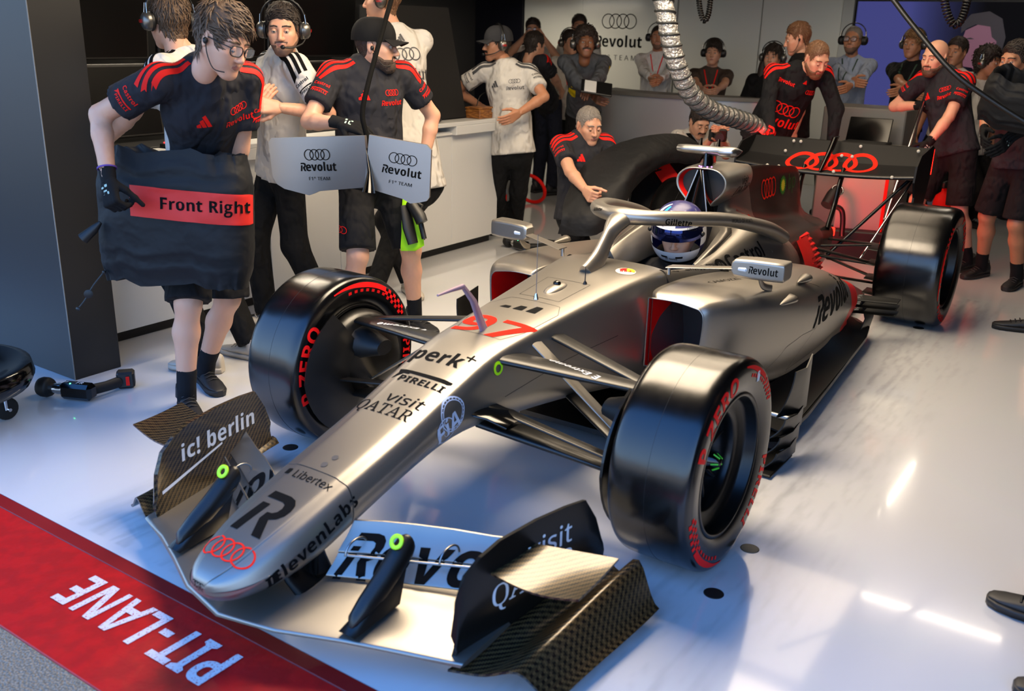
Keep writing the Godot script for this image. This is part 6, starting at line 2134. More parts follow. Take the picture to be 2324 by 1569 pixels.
func back_people() -> void:
	var far := .019
	var blk := cloth(Color(.06, .06, .065))
	var p := person({"label": "moustached man in peaked cap and white shirt standing at the desk end", "head": W(1128, 108, 7.35), "pelvis": W(1163, 325, 7.5), "yaw": 20, "hyaw": -35, "hpitch": 2, "cell": far,
		"handL": W(1178, 262, 7.1), "poleL": Vector3(.9, -.2, -.3), "handR": Vector3(-2.78, 1.06, -3.7), "poleR": Vector3(-.6, -.6, 0), "footL": W(1170, 520, 8.2) * Vector3(1, 0, 1), "footR": W(1140, 520, 8.2) * Vector3(1, 0, 1), "topm": M.team_white, "botm": M.trouser_black, "skin": M.skin_tan, "hair": "short", "hairm": M.hair_dark, "beard": "moustache", "headset": M.cup, "boom": true, "cap": cloth(Color(.2, .2, .21), 3, .05), "shoe": M.shoe_white})
	team_print(p, M.grey_print)
	p = person({"label": "man with glasses raising his hands to his chin by the white partition", "head": W(1209, 76, 10.6), "yaw": 25, "hyaw": 30, "cell": far, "handL": W(1232, 92, 10.3), "handR": W(1190, 92, 10.3), "poleL": Vector3(.8, -.7, 0), "poleR": Vector3(-.8, -.7, 0), "gripL": "fist", "gripR": "fist", "topm": M.team_white, "botm": blk, "skin": M.skin, "hair": "short", "hairm": M.hair_dark, "glasses": true})
	p = person({"label": "mechanic in dark shirt with red marks seen from behind near the partition", "head": W(1213, 112, 8.9), "pelvis": Vector3(-3.55, .97, -5.9), "yaw": 165, "hyaw": 160, "hpitch": 12, "cell": far, "topm": M.team_dark, "botm": cloth(Color(.10, .11, .16)), "skin": M.skin, "hair": "short", "hairm": M.hair_dark, "face": false, "handL": Vector3(-3.75, .98, -5.85), "poleL": Vector3(-.8, 0, .4), "handR": Vector3(-3.25, .98, -5.8), "poleR": Vector3(.9, 0, .5)})
	team_print(p, M.red_print, true, false, false)
	# tyre engineer in grey and yellow with a tablet
	p = person({"label": "tyre engineer in grey shirt with yellow blocks holding a tablet", "head": W(1327, 106, 8.3), "pelvis": Vector3(-2.85, .96, -5.45), "yaw": 42, "hyaw": 38, "hpitch": -8, "cell": .017, "topm": cloth(Color(.29, .30, .32)), "botm": blk, "skin": M.skin_dark, "hair": "curly", "hairm": M.hair_dark, "beard": "moustache", "headset": M.cup, "top": "long", "handR": W(1355, 232, 8.05), "poleR": Vector3(-.5, -.9, .2), "handL": W(1330, 212, 8.0), "poleL": Vector3(.9, -.6, -.1), "gripL": "relaxed", "backL": Vector3(.3, .1, 1)})
	var yel := cloth(Color(.85, .75, .06))
	var cf := frame(p.chest + p.bk * .3, p.bk, p.up)
	for q in [[-.16, .10, .08, .10], [.16, .10, .08, .10], [-.03, -.07, .22, .10], [-.15, -.22, .09, .12], [.14, -.22, .09, .12]]: print_on(p.T, shift(ptri(rrect(q[2], q[3], .004)), Vector2(q[0], q[1])), cf, yel, p.shirt, "yellow_block", .03, .003, .4)
	print_on(p.T, shift(ptri(rrect(.085, .035, .004)), Vector2(.09, .04)), cf, yel, p.shirt, "sponsor_patch", .03, .0034, .4)
	print_on(p.T, shift(pirelli(.075), Vector2(.09, .04)), cf, M.red_print, p.shirt, "lettering", .03, .004, .4)
	var tb := thing("tablet", "black tablet with white papers held by the tyre engineer", "tablet", W(1350, 205, 7.95))
	var b := mb()
	b.box(W(1352, 206, 7.92), Vector3(.26, .018, .19), .005, Basis.from_euler(Vector3(.5, .5, -.15)))
	put("tablet_body", b.mesh(), M.black, tb)
	b = mb()
	b.box(W(1338, 203, 7.9), Vector3(.10, .02, .15), .003, Basis.from_euler(Vector3(.55, .5, -.15)))
	put("papers", b.mesh(), M.white, tb)
	p = person({"label": "dark haired man looking out behind the tyre engineer", "head": W(1313, 68, 10.6), "yaw": 28, "hyaw": 35, "cell": far, "topm": M.team_white, "botm": blk, "skin": M.skin_tan, "hair": "short", "hairm": M.hair_dark})
	p = person({"label": "man with silver headset and pale shirt beside the dark haired man", "head": W(1293, 104, 10.1), "yaw": 20, "hyaw": 60, "cell": far, "topm": M.team_white, "botm": blk, "skin": M.skin, "hair": "short", "hairm": M.hair_dark, "headset": M.cup})
	lanyard(p, M.red_print)
	# kneeling mechanic at the rear right wheel
	p = person({"label": "grey haired mechanic kneeling with the black cover at the rear right wheel", "head": W(1335, 290, 6.45), "pelvis": W(1312, 470, 6.6), "yaw": 62, "hyaw": 58, "hpitch": 14, "cell": .0135, "down": true, "topm": M.team_dark, "bottom": "shorts", "botm": M.short_black, "skin": M.skin, "hair": "receding", "hairm": M.hair_grey, "browm": M.hair_grey, "handR": W(1340, 452, 5.98), "poleR": Vector3(-.4, -.9, .3), "handL": W(1400, 420, 6.35), "poleL": Vector3(.4, -.9, -.4), "gripL": "fist", "gripR": "fist",
		"footR": Vector3(-1.75, 0, -3.55), "kneeR": Vector3(.6, -.7, .3), "tipR": 20, "footL": Vector3(-1.22, 0, -3.35), "kneeL": Vector3(.7, .7, .2)})
	team_print(p, M.red_print)
	# crouching cameraman with harness
	p = person({"label": "crouching cameraman in white shirt with black harness straps", "head": W(1583, 283, 8.0), "pelvis": W(1578, 440, 8.35), "yaw": 45, "hyaw": 50, "hpitch": 25, "cell": far, "down": true, "topm": M.team_white, "botm": blk, "skin": M.skin, "hair": "short", "hairm": M.hair_dark, "beard": "moustache", "handL": W(1632, 318, 7.75), "handR": W(1608, 322, 7.8), "poleL": Vector3(.5, -.9, 0), "poleR": Vector3(-.5, -.9, 0), "footL": W(1600, 440, 8.2) * Vector3(1, 0, 1), "footR": W(1545, 440, 8.2) * Vector3(1, 0, 1)})
	cf = frame(p.chest + p.bk * .25, p.bk, p.up)
	for s in [-1, 1]: print_on(p.T, ptri(poly([s * .13, .16, s * .085, .16, s * -.09, -.12, s * -.045, -.12])), cf, M.black_print, p.shirt, "harness_strap", .03, .006, .4)
	var cm := thing("photo_camera", "black camera held by the crouching cameraman", "camera", W(1625, 312, 7.7))
	b = mb()
	b.box(W(1624, 312, 7.7), Vector3(.14, .10, .07), .012, Basis(Vector3.UP, .7))
	put("camera_body", b.mesh(), M.black, cm)
	b = mb()
	b.tube([W(1624, 312, 7.7), W(1628, 318, 7.52)], .035, 14)
	put("lens_barrel", b.mesh(), M.black, cm)
	# guests along the partition
	p = person({"label": "man in white shirt with red lanyard clasping his hands", "head": W(1490, 92, 10.2), "yaw": 22, "hyaw": 25, "cell": far, "top": "long", "topm": cloth(Color(.80, .79, .78)), "botm": blk, "skin": M.skin_tan, "hair": "buzz", "hairm": M.hair_dark, "beard": "stubble", "headset": M.black, "handL": W(1492, 190, 9.85), "handR": W(1478, 190, 9.85), "poleL": Vector3(.9, -.5, -.2), "poleR": Vector3(-.9, -.5, -.2)})
	lanyard(p, M.red_print)
	p = person({"label": "young man in brown shirt with headphones and red lanyard", "head": W(1614, 127, 10.1), "yaw": 25, "hyaw": 15, "cell": far, "topm": cloth(Color(.27, .22, .19)), "botm": blk, "skin": M.skin, "hair": "swept", "hairm": M.hair_dark, "headset": M.black, "handL": W(1612, 220, 9.6), "handR": W(1600, 220, 9.6), "poleL": Vector3(.9, -.5, -.2), "poleR": Vector3(-.9, -.5, -.2)})
	lanyard(p, M.red_print)
	p = person({"label": "woman with long brown hair and headphones behind the suited mechanic", "head": W(1747, 137, 9.3), "yaw": 20, "hyaw": 5, "cell": far, "topm": blk, "botm": blk, "skin": M.skin, "hair": "long", "hairm": M.hair_dark, "headset": M.cup, "width": .85})
	var hb := mb()
	var ht: Transform3D = p.ht
	for s in [-1, 1]:
		hb.tube(spline([ht * Vector3(s * .045, .06, -.06), ht * Vector3(s * .085, -.05, -.035), ht * Vector3(s * .095, -.2, -.01), ht * Vector3(s * .09, -.34, .03), ht * Vector3(s * .08, -.42, .04)], 4), [.03, .034, .038, .04, .042, .044, .046, .046, .046, .046, .044, .042, .04, .034, .028, .02, .01], 10)
	hb.tube([ht * Vector3(0, .05, -.08), ht * Vector3(0, -.1, -.09), ht * Vector3(0, -.3, -.09)], [.06, .075, .05], 12)
	put("long_hair", hb.mesh(), M.hair_dark, p.root)
	p = person({"label": "fair haired man in dark clothes turned away behind the suited mechanic", "head": W(1803, 95, 7.9), "yaw": -60, "hyaw": -62, "hpitch": 15, "cell": far, "topm": blk, "botm": blk, "skin": M.skin, "hair": "short", "hairm": M.hair_red, "earpiece": true})
	# mechanic in the quilted suit leaning over the rear wing
	M.suit = cloth(Color(.085, .085, .095), 3, .35)
	p = person({"label": "red bearded mechanic in quilted black suit leaning behind the rear wing", "head": W(1846, 140, 7.0), "pelvis": Vector3(-.74, .95, -4.72), "yaw": 40, "hyaw": 52, "hpitch": 28, "cell": .0145, "down": true, "top": "overall", "topm": M.suit, "botm": M.suit, "skin": M.skin_pink, "hair": "receding", "hairm": M.hair_red, "beard": "full", "handR": W(1742, 318, 7.0), "poleR": Vector3(-.9, .2, -.2), "handL": W(1880, 330, 7.15), "poleL": Vector3(.9, -.1, -.4), "glove": M.glove, "width": 1.1, "fat": 1.1, "shrug": .02, "footL": Vector3(-.58, 0, -4.95), "footR": Vector3(-.95, 0, -4.8)})
	team_print(p, M.red_print, false, false, false)
	cf = frame(p.chest + p.bk * .3, p.bk, p.up)
	print_on(p.T, shift(rings4(.24, .08), Vector2(-.01, -.13)), cf, M.red_print, p.shirt, "ring_emblem", .03, .003, .4)
	print_on(p.T, shift(revolut(.07), Vector2(-.01, -.23)), cf, M.red_print, p.shirt, "lettering", .03, .003, .4)
	print_on(p.T, shift(revolut(.026), Vector2(-.10, .06)), cf, M.red_print, p.shirt, "lettering", .03, .003, .4)
	print_on(p.T, shift(rings4(.085, .1), Vector2(.11, .04)), cf, M.red_print, p.shirt, "ring_emblem", .03, .003, .4)
	print_on(p.T, shift(mountain(.03), Vector2(.035, .10)), cf, M.red_print, p.shirt, "three_bar_mark", .03, .003, .4)
	# right-hand guests
	p = person({"label": "man with glasses in pale blue shirt with crossed arms and green lanyard", "head": W(1927, 98, 8.9), "yaw": 5, "hyaw": 2, "hpitch": -4, "cell": far, "top": "long", "topm": cloth(Color(.56, .60, .68)), "botm": blk, "skin": M.skin_tan, "hair": "receding", "hairm": M.hair_grey, "beard": "stubble", "headset": M.black, "glasses": true, "handL": W(1905, 212, 8.5), "handR": W(1945, 198, 8.5), "poleL": Vector3(.9, -.6, .1), "poleR": Vector3(-.9, -.6, .1)})
	lanyard(p, mat(Color(.05, .2, .12), .6))
	p = person({"label": "fair haired man in black polo shirt with folded arms", "head": W(2063, 108, 8.9), "yaw": -10, "hyaw": -12, "cell": far, "topm": blk, "botm": blk, "skin": M.skin_tan, "hair": "swept", "hairm": M.hair_fair, "headset": M.cup, "handL": W(2015, 220, 8.5), "handR": W(2085, 235, 8.5), "poleL": Vector3(.9, -.6, .1), "poleR": Vector3(-.9, -.6, .1)})
	lanyard(p, mat(Color(.05, .2, .12), .6))
	p = person({"label": "dark haired man half hidden behind the bald mechanic", "head": W(2160, 125, 8.6), "yaw": -15, "hyaw": -15, "cell": far, "topm": M.team_white, "botm": blk, "skin": M.skin_tan, "hair": "short", "hairm": M.hair_dark})
	# bald mechanic
	p = person({"label": "bald bearded mechanic in dark shirt beside the rear wing", "head": W(2112, 138, 6.95), "pelvis": Vector3(.56, .95, -5.02), "yaw": -28, "hyaw": -22, "hpitch": 8, "cell": .0145, "topm": M.team_dark, "bottom": "shorts", "botm": M.short_black, "skin": M.skin_pink, "hair": "", "browm": M.hair_brown, "hairm": M.hair_brown, "beard": "full", "earpiece": true, "handL": W(2082, 350, 6.75), "poleL": Vector3(.8, -.3, -.5), "handR": W(2080, 245, 7.1), "poleR": Vector3(-.7, -.6, -.2), "glove": M.glove, "gripL": "fist", "gripR": "fist", "footL": Vector3(.78, 0, -5.1), "footR": Vector3(.42, 0, -5.0), "toeL": -25, "toeR": -35})
	team_print(p, M.red_print)
	p = person({"label": "woman with dark hair and silver headset in white shirt turned aside", "head": W(2232, 150, 8.4), "yaw": 60, "hyaw": 75, "cell": far, "topm": M.team_white, "botm": blk, "skin": M.skin_tan, "hair": "curly", "hairm": M.hair_dark, "headset": M.cup, "width": .88})
	p = person({"label": "man in white shirt standing behind the mechanic with crossed hands", "head": W(2290, 160, 9.0), "yaw": 20, "hyaw": 60, "cell": far, "topm": M.team_white, "botm": blk, "skin": M.skin, "hair": "short", "hairm": M.hair_dark})
	# young mechanic with a watch, hands crossed before him
	p = person({"label": "young dark haired mechanic with a watch and crossed gloved hands", "head": W(2293, 145, 6.25), "pelvis": Vector3(1.04, .95, -4.68), "yaw": -22, "hyaw": -30, "hpitch": 6, "cell": .0145, "topm": M.team_dark, "bottom": "shorts", "botm": M.short_black, "skin": M.skin_tan, "hair": "short", "hairm": M.hair_dark, "beard": "stubble", "earpiece": true, "glove": M.glove, "handR": W(2215, 345, 6.05), "poleR": Vector3(-.8, -.2, -.6), "handL": W(2245, 355, 5.95), "poleL": Vector3(.8, -.2, -.4), "footL": Vector3(1.16, 0, -4.78), "footR": Vector3(.90, 0, -4.95), "toeL": -10, "toeR": -25})
	team_print(p, M.red_print)
	b = mb()
	var wt: Transform3D = p.hand_tL
	b.lathe([Vector2(.030, -.012), Vector2(.034, -.012), Vector2(.034, .012), Vector2(.030, .012)], Transform3D(wt.basis * Basis(Vector3.RIGHT, PI / 2), wt * Vector3(0, 0, -.06)), 20, true)
	b.box(wt * Vector3(0, .033, -.06), Vector3(.034, .010, .038), .004, wt.basis)
	put("wrist_watch", b.mesh(), M.gloss_black, p.root)
	# crew members cut off by the frame on the right
	p = person({"label": "crew member in black shorts and knee sleeve carrying a padded cover", "head": Vector3(1.68, 1.66, -3.72), "pelvis": Vector3(1.66, .95, -3.72), "yaw": -60, "hyaw": -70, "cell": .016, "topm": M.team_dark, "top": "long", "bottom": "shorts", "botm": M.short_black, "skin": M.skin_tan, "hair": "short", "hairm": M.hair_dark, "glove": M.glove, "handL": W(2318, 345, 5.7), "handR": W(2312, 300, 5.9), "poleL": Vector3(.6, -.8, 0), "poleR": Vector3(.2, -.8, -.6), "footL": Vector3(1.62, 0, -3.42), "footR": Vector3(1.40, 0, -3.6), "toeL": -75, "toeR": -80})
	p = person({"label": "crew member at the front corner of whom only the dark shoes show", "head": Vector3(1.98, 1.68, -.09), "pelvis": Vector3(1.98, .95, -.08), "yaw": -88, "hyaw": -80, "cell": .02, "topm": M.team_dark, "botm": M.trouser_black, "skin": M.skin, "hair": "short", "hairm": M.hair_dark, "footR": Vector3(1.90, 0, -.26), "footL": Vector3(2.03, 0, .10), "toeL": -78, "toeR": -98})
	driver()

func driver() -> void:
	var c := Vector3(.0, .735, -1.545)
	var root := thing("person", "racing driver in blue and white helmet sitting in the cockpit", "person", Vector3(0, .3, -1.5))
	var hb := Basis(Vector3.UP, deg_to_rad(12)) * Basis(Vector3.RIGHT, deg_to_rad(12))
	var t := Transform3D(hb, c)
	# body: torso, shoulders, arms to the wheel
	var f := Field.new(Vector3(-.34, .2, -2.0), Vector3(.34, .75, -.9), .014)
	f.cone(Vector3(0, .35, -1.35), Vector3(0, .52, -1.60), .13, .12, .04)
	for s in [-1, 1]:
		f.cone(Vector3(0, .55, -1.57), Vector3(s * .15, .53, -1.55), .07, .06, .04)
		f.cone(Vector3(s * .15, .53, -1.55), Vector3(s * .18, .46, -1.28), .055, .045, .02)
		f.cone(Vector3(s * .18, .46, -1.28), Vector3(s * .15, .60, -1.07), .045, .035, .02)
	f.cone(Vector3(0, .55, -1.57), Vector3(0, .66, -1.555), .06, .06, .03)
	var b := mb()
	f.into(b)
	put("racing_suit", b.mesh(), cloth(Color(.10, .10, .11)), root)
	var k := mb()
	add_piece(k, HEAD.near, Transform3D(hb, c + Vector3(0, .0, 0)))
	put("body", k.mesh(), M.skin_pink, root)
	for s in [-1, 1]:
		k = mb()
		k.ball(t * Vector3(s * .031, .002, .0795), Vector3.ONE * .0125, 8)
		var e := put("eye", k.mesh(), M.eye_white, root)
		k = mb()
		k.ball(t * Vector3(s * .031, -.002, .0865), Vector3.ONE * .0062, 6)
		put("iris", k.mesh(), M.iris, e)
	for s in [-1, 1]:
		k = mb()
		add_piece(k, HAND.fist, Transform3D(Basis(Vector3(-s, 0, 0), Vector3(0, .9, .2).normalized(), Vector3(0, 0, 1)), Vector3(s * .15, .60, -1.10)), s > 0)
		put("glove", k.mesh(), M.glove, root)
	# helmet: shell with an eye port, chin bar, visor raised a little
	var blue := mat(Color(.07, .06, .36), .22); blue.clearcoat_enabled = true
	var white := mat(Color(.82, .83, .85), .15); white.clearcoat_enabled = true
	var sky := mat(Color(.25, .62, .85), .15)
	var pt := func(th: float, ph: float, r := 1.0) -> Vector3:   # th from the crown, ph round from the front
		var y := cos(th); var s := pow(sin(th), .85)
		return t * (Vector3(sin(ph) * s * .132, y * .15 + .01, cos(ph) * s * (.155 if cos(ph) > 0 else .145)) * r)
	var zone := func(th0, th1, ph0, ph1, r, n, m) -> ArrayMesh:
		var rows := []
		for i in n + 1:
			var row := PackedVector3Array()
			for j in m + 1: row.append(pt.call(lerpf(th0, th1, float(i) / n), lerpf(ph0, ph1, float(j) / m), r))
			rows.append(row)
		var q := mb()
		q.rows(rows)
		return q.mesh(false)
	put("helmet_crown", zone.call(.001, 1.22, -PI, PI, 1.0, 12, 48), blue, root)
	put("helmet_back", zone.call(1.22, 2.25, 1.15, TAU - 1.15, 1.0, 10, 40), blue, root)
	put("chin_bar", zone.call(1.86, 2.45, -1.15, 1.15, 1.03, 8, 28), white, root)
	put("chin_bar_rim", zone.call(2.3, 2.5, -1.2, 1.2, 1.045, 4, 24), M.black, root)
	put("visor", zone.call(1.08, 1.50, -1.25, 1.25, 1.045, 8, 30), mat(Color(.10, .13, .30), .04, .85), root)
	put("visor_strip", zone.call(1.06, 1.13, -1.2, 1.2, 1.052, 4, 30), white, root)
	put("crown_stripe", zone.call(.3, 1.05, -.85, -.62, 1.006, 8, 4), sky, root)
	put("crown_patch", zone.call(.45, 1.05, -.40, .12, 1.006, 8, 8), white, root)
	put("crown_patch", zone.call(.45, .95, .45, .75, 1.006, 8, 6), mat(Color(.62, .60, .75), .2), root)
	put("crown_stripe", zone.call(.2, 1.05, -1.25, -1.0, 1.006, 8, 4), white, root)
	for s in [-1, 1]:
		put("chin_vent", zone.call(2.03, 2.12, s * .30 - .14, s * .30 + .14, 1.036, 2, 6), M.black, root)
		put("side_panel", zone.call(1.25, 1.8, s * 1.3 - .15, s * 1.3 + .35, 1.01, 5, 5), white, root)
		var pv := mb()
		pv.ball(pt.call(1.4, s * 1.2, 1.05), Vector3.ONE * .012, 6)
		put("visor_pivot", pv.mesh(), M.black, root)
	var cf := frame(pt.call(2.13, 0.0, 1.036), hb * Vector3(0, -.35, 1))
	print_on([], words("ic! berlin", .010, "bold"), cf, M.black_print, root)
	print_on([], rings4(.05), frame(pt.call(1.13, .75, 1.056), hb * Vector3(.68, .45, .7)), M.black_print, root, "ring_emblem")
func helix(path: Array, r: float, wire: float, turns: int, n := 10) -> MB:
	var b := mb()
	var L := [0.0]
	for i in path.size() - 1: L.append(L[-1] + path[i].distance_to(path[i + 1]))
	var pts := []
	var u := Vector3.UP
	var total := turns * n
	for i in total + 1:
		var s: float = L[-1] * i / total
		var k := 0
		while k < path.size() - 2 and L[k + 1] < s: k += 1
		var t: float = (s - L[k]) / maxf(L[k + 1] - L[k], 1e-6)
		var d: Vector3 = (path[k + 1] - path[k]).normalized()
		u = (u - d * u.dot(d))
		if u.length() < .1: u = Vector3.RIGHT - d * Vector3.RIGHT.dot(d)
		u = u.normalized()
		var w := d.cross(u)
		var a := TAU * i / n
		pts.append(path[k].lerp(path[k + 1], t) + u * sin(a) * r + w * cos(a) * r)
	b.tube(pts, wire, 6)
	return b

func blanket(called: String, label: String, c: Vector3, bs: Basis, hl: float, hd: float, hh: float, m: Material) -> Node3D:
	# a padded tyre cover folded flat: gathered rims above and below
	var t := thing(called, label, "tyre blanket", c)
	var n := FastNoiseLite.new(); n.seed = 4; n.frequency = 2.2
	var rows := []
	var K := 26
	for i in K + 1:
		var v := -1.0 + 2.0 * i / K
		var ring := PackedVector3Array()
		var e := smoothstep(.55, 1.0, absf(v))
		for j in 72:
			var a := TAU * j / 72
			var ca := cos(a); var sa := sin(a)
			var x := signf(ca) * pow(absf(ca), .55) * hl * (1 - .07 * e)
			var z := signf(sa) * pow(absf(sa), .75) * hd * (1 - .22 * e)
			var seam := -.03 * exp(-pow((absf(v) - .62) / .03, 2))
			var pleat := (sin(a * 29.0 + 3.0 * n.get_noise_2d(a * 3, v)) * .018 + sin(a * 17.0) * .010) * e
			var fold := n.get_noise_3d(x * 2.2, v * 1.5, z * 2.0) * .018
			var k := 1.0 + (pleat + fold + seam) / maxf(hd, .05) * .55
			ring.append(c + bs * Vector3(x * (1 + fold * .6), v * hh + n.get_noise_2d(x * 3, 7) * .03, z * k))
		rows.append(ring)
	var b := mb()
	b.rows(rows, true)
	# inner hem so that the open mouth has depth
	var top: PackedVector3Array = rows[K]; var inner := PackedVector3Array(); var deep := PackedVector3Array()
	for p in top:
		inner.append(c + (p - c) * 1.0 - bs.y * .02 - (p - (c + bs.y * hh)) * .16)
		deep.append(c + (p - c) * .8 - bs.y * .16)
	b.rows([top, inner, deep], true)
	var bot: PackedVector3Array = rows[0]
	var ce := c - bs.y * hh * .8
	b.rows([PackedVector3Array(Array(bot).map(func(p): return p.lerp(ce, .75))), bot], true)
	var o := put("padded_cover", b.mesh(false), m, t)
	T[called] = tmesh(o.mesh)
	return t

func wheel_gun(label: String, at: Vector3, yaw: float) -> void:
	var t := thing("wheel_gun", label, "wheel gun", at)
	var X := Transform3D(Basis(Vector3.UP, yaw) * Basis.from_scale(Vector3.ONE * .8), at)
	var b := mb()
	b.lathe([Vector2(.0, -.02), Vector2(.05, -.02), Vector2(.058, 0), Vector2(.058, .03), Vector2(.05, .05)], X * Transform3D(Basis(Vector3.BACK, PI / 2), Vector3(-.17, .062, 0)), 20)
	put("socket", b.mesh(), M.rubber, t)
	b = mb()
	b.lathe([Vector2(.034, -.06), Vector2(.036, -.04), Vector2(.032, -.035), Vector2(.034, .0), Vector2(.029, .01), Vector2(.031, .05), Vector2(.02, .05)], X * Transform3D(Basis(Vector3.BACK, PI / 2), Vector3(-.10, .060, 0)), 20)
	put("drive_collar", b.mesh(), M.chrome, t)
	b = mb()
	b.box(X * Vector3(.02, .058, 0), Vector3(.20, .095, .085), .02, X.basis)
	var bd := put("gun_body", b.mesh(), M.gloss_black, t)
	print_on([], words("FR", .022, "bold"), frame(X * Vector3(.04, .106, 0), Vector3.UP, X.basis * Vector3(0, 0, -1)), M.white_print, bd)
	print_on([], words("27", .016, "bold"), frame(X * Vector3(-.05, .106, 0), Vector3.UP, X.basis * Vector3(0, 0, -1)), M.white_print, bd)
	b = mb()
	b.ball(X * Vector3(-.01, .105, .02), Vector3.ONE * .004, 5)
	put("status_led", b.mesh(), M.get_or_add("green_led", glow(Color(.2, 1, .5), 8)), bd)
	b = mb()
	b.tube([X * Vector3(.06, .05, -.03), X * Vector3(.12, .05, -.12), X * Vector3(.15, .05, -.20)], [.026, .024, .026], 10)
	put("handle", b.mesh(), M.rubber, t)
	b = mb()
	b.box(X * Vector3(.165, .055, -.25), Vector3(.10, .10, .085), .012, X.basis * Basis(Vector3.UP, .5))
	var bt := put("battery", b.mesh(), M.black, t)
	b = mb()
	b.box(X * Vector3(.20, .055, -.212), Vector3(.02, .055, .004), .001, X.basis * Basis(Vector3.UP, .5))
	put("battery_label", b.mesh(), M.red_print, bt)

func small_objects() -> void:
	# ---- driver's hanging display: two silver panes with a black fin between, on a bent black pole
	var cD := W(838, 385, 4.5)
	var t := thing("hanging_display", "silver two pane hanging display with ring logos over the front right tyre", "display", cD)
	var pane_m := mat(Color(.62, .61, .60), .36, .85)
	var f1 := frame(W(730, 392, 3.98), Vector3(.35, .03, .94)); var f2 := frame(W(910, 392, 3.86), Vector3(.80, .03, .60))
	var A := W(622, 325, 4.66); var B := W(837, 320, 4.46); var C := W(978, 345, 4.42)
	var A2 := W(627, 425, 4.66); var B2 := W(840, 437, 4.46); var C2 := W(975, 440, 4.42)
	for q in [[A, B, A2, B2, -1], [B, C, B2, C2, 1]]:
		var u: Vector3 = (q[1] - q[0]).normalized()
		var n: Vector3 = u.cross(Vector3.UP).normalized() * -1.0
		if n.z < 0: n = -n
		var fr := Transform3D(Basis(u, n.cross(u), n), (q[0] + q[1] + q[2] + q[3]) / 4)
		var w: float = (q[1] - q[0]).length(); var h := .258
		var pl := PackedVector2Array()
		if q[4] < 0: pl = poly([-w / 2 + .02, h / 2, w / 2, h / 2, w / 2, -h / 2 + .02, -w * .02, -h / 2 + .0, -w * .08, -h / 2 - .012, -w * .13, -h / 2 - .02, -w / 2 + .06, -h / 2 + .012, -w / 2 + .02, -h / 2 + .035, -w / 2, -h / 2 + .07, -w / 2, h / 2 - .02])
		else: pl = poly([-w / 2, h / 2, w / 2 - .03, h / 2, w / 2 - .005, h / 2 - .02, w / 2 + .012, -h / 2 + .02, w / 2, -h / 2 + .0, w / 2 - .03, -h / 2 - .012, w * .25, -h / 2 - .025, w * .12, -h / 2 - .01, -w / 2, -h / 2 + .012])
		var b := mb()
		b.prism(pl, fr, .02)
		var o := put("display_pane", b.mesh(), pane_m, t)
		var s: float = 1.0 if q[4] < 0 else .95
		var dx: float = .0 if q[4] < 0 else .02
		var lf := fr.translated_local(Vector3(dx, 0, .0112))
		print_on([], rings4(.145 * s, .07), lf.translated_local(Vector3(0, .045, 0)), M.black_print, o, "ring_emblem")
		print_on([], revolut(.040 * s), lf.translated_local(Vector3(0, -.012, 0)), M.black_print, o)
		print_on([], words("F1° TEAM", .016 * s, "regular", 1.3), lf.translated_local(Vector3(0, -.068, 0)), M.black_print, o)
	var fin := mb()
	fin.loft([airfoil(B + Vector3(.0, .01, .02), B + Vector3(-.01, .01, -.02), Vector3.RIGHT, .2), airfoil(W(842, 395, 4.43), W(842, 395, 4.5), Vector3.RIGHT, .3), airfoil(W(845, 440, 4.41) + Vector3(0, 0, .02), W(845, 440, 4.53), Vector3.RIGHT, .45)])
	put("centre_fin", fin.mesh(), M.gloss_black, t)
	var pp := mb()
	pp.tube(spline([W(842, 420, 4.48), W(836, 320, 4.47), W(826, 265, 4.47), W(838, 200, 4.5), W(862, 110, 4.6), W(893, 0, 4.75), W(960, -240, 5.1)], 6), .012, 8)
	put("display_pole", pp.mesh(), mat(Color(.05, .05, .05), .8, 0.0, .15), t)
	# ---- tyre blanket carried by the mechanic with glasses
	M.nylon = bumped(mat(Color(.075, .077, .085), .6, 0.0, .35), .012, 6, .5, 1.6)
	var bx := (W(577, 508, 3.80) - W(225, 480, 3.90)).normalized()
	var bz := (Vector3(1.9, 1.2, 2.68) - Vector3(-1.2, .95, .35)).normalized()
	var by := bz.cross(bx).normalized()
	var bl := blanket("tyre_blanket", "padded black tyre blanket with red band reading Front Right", W(408, 497, 3.88), Basis(bx, by, bx.cross(by)), .325, .12, .268, M.nylon)
	var bf := frame(W(448, 489, 3.5), bz, by)
	print_on([T.tyre_blanket], ptri(poly([-.235, .066, .24, .052, .24, -.07, -.235, -.056])), bf, mat(Color(.80, .12, .08), .6), bl, "red_band", .03, .004, .8)
	print_on([T.tyre_blanket], shift(words("Front Right", .046, "regular bold", .98), Vector2(.045, -.003)), bf, M.black_print, bl, "lettering", .03, .0065, .8)
	var cd := mb()
	cd.tube(spline([W(250, 615, 3.9), W(222, 650, 3.9), W(205, 680, 3.9), W(188, 702, 3.9)], 4), .004, 6)
	cd.ball(W(188, 702, 3.9), Vector3(.014, .008, .008), 6)
	cd.ball(W(246, 620, 3.89), Vector3.ONE * .008, 6)
	put("drawcord", cd.mesh(), M.black, bl)
	cd = mb()
	cd.lathe([Vector2(0, -.002), Vector2(.018, -.002), Vector2(.018, .002), Vector2(0, .002)], Transform3D(frame(Vector3.ZERO, bz).basis * Basis(Vector3.RIGHT, PI / 2), W(211, 669, 3.89)), 16)
	put("cord_toggle", cd.mesh(), M.black, bl)
	cd = mb()
	cd.tube([W(238, 508, 3.82), W(225, 522, 3.82), W(198, 545, 3.82)], [.008, .018, .024], 10)
	put("plug_connector", cd.mesh(), M.black, bl)
	# glove print lies on the blanket mechanic's glove: see his glove
	# ---- cover being lifted off the rear right wheel
	t = thing("tyre_blanket", "black padded tyre blanket arched over the rear right wheel", "tyre blanket", W(1420, 420, 6.4))
	var g := []
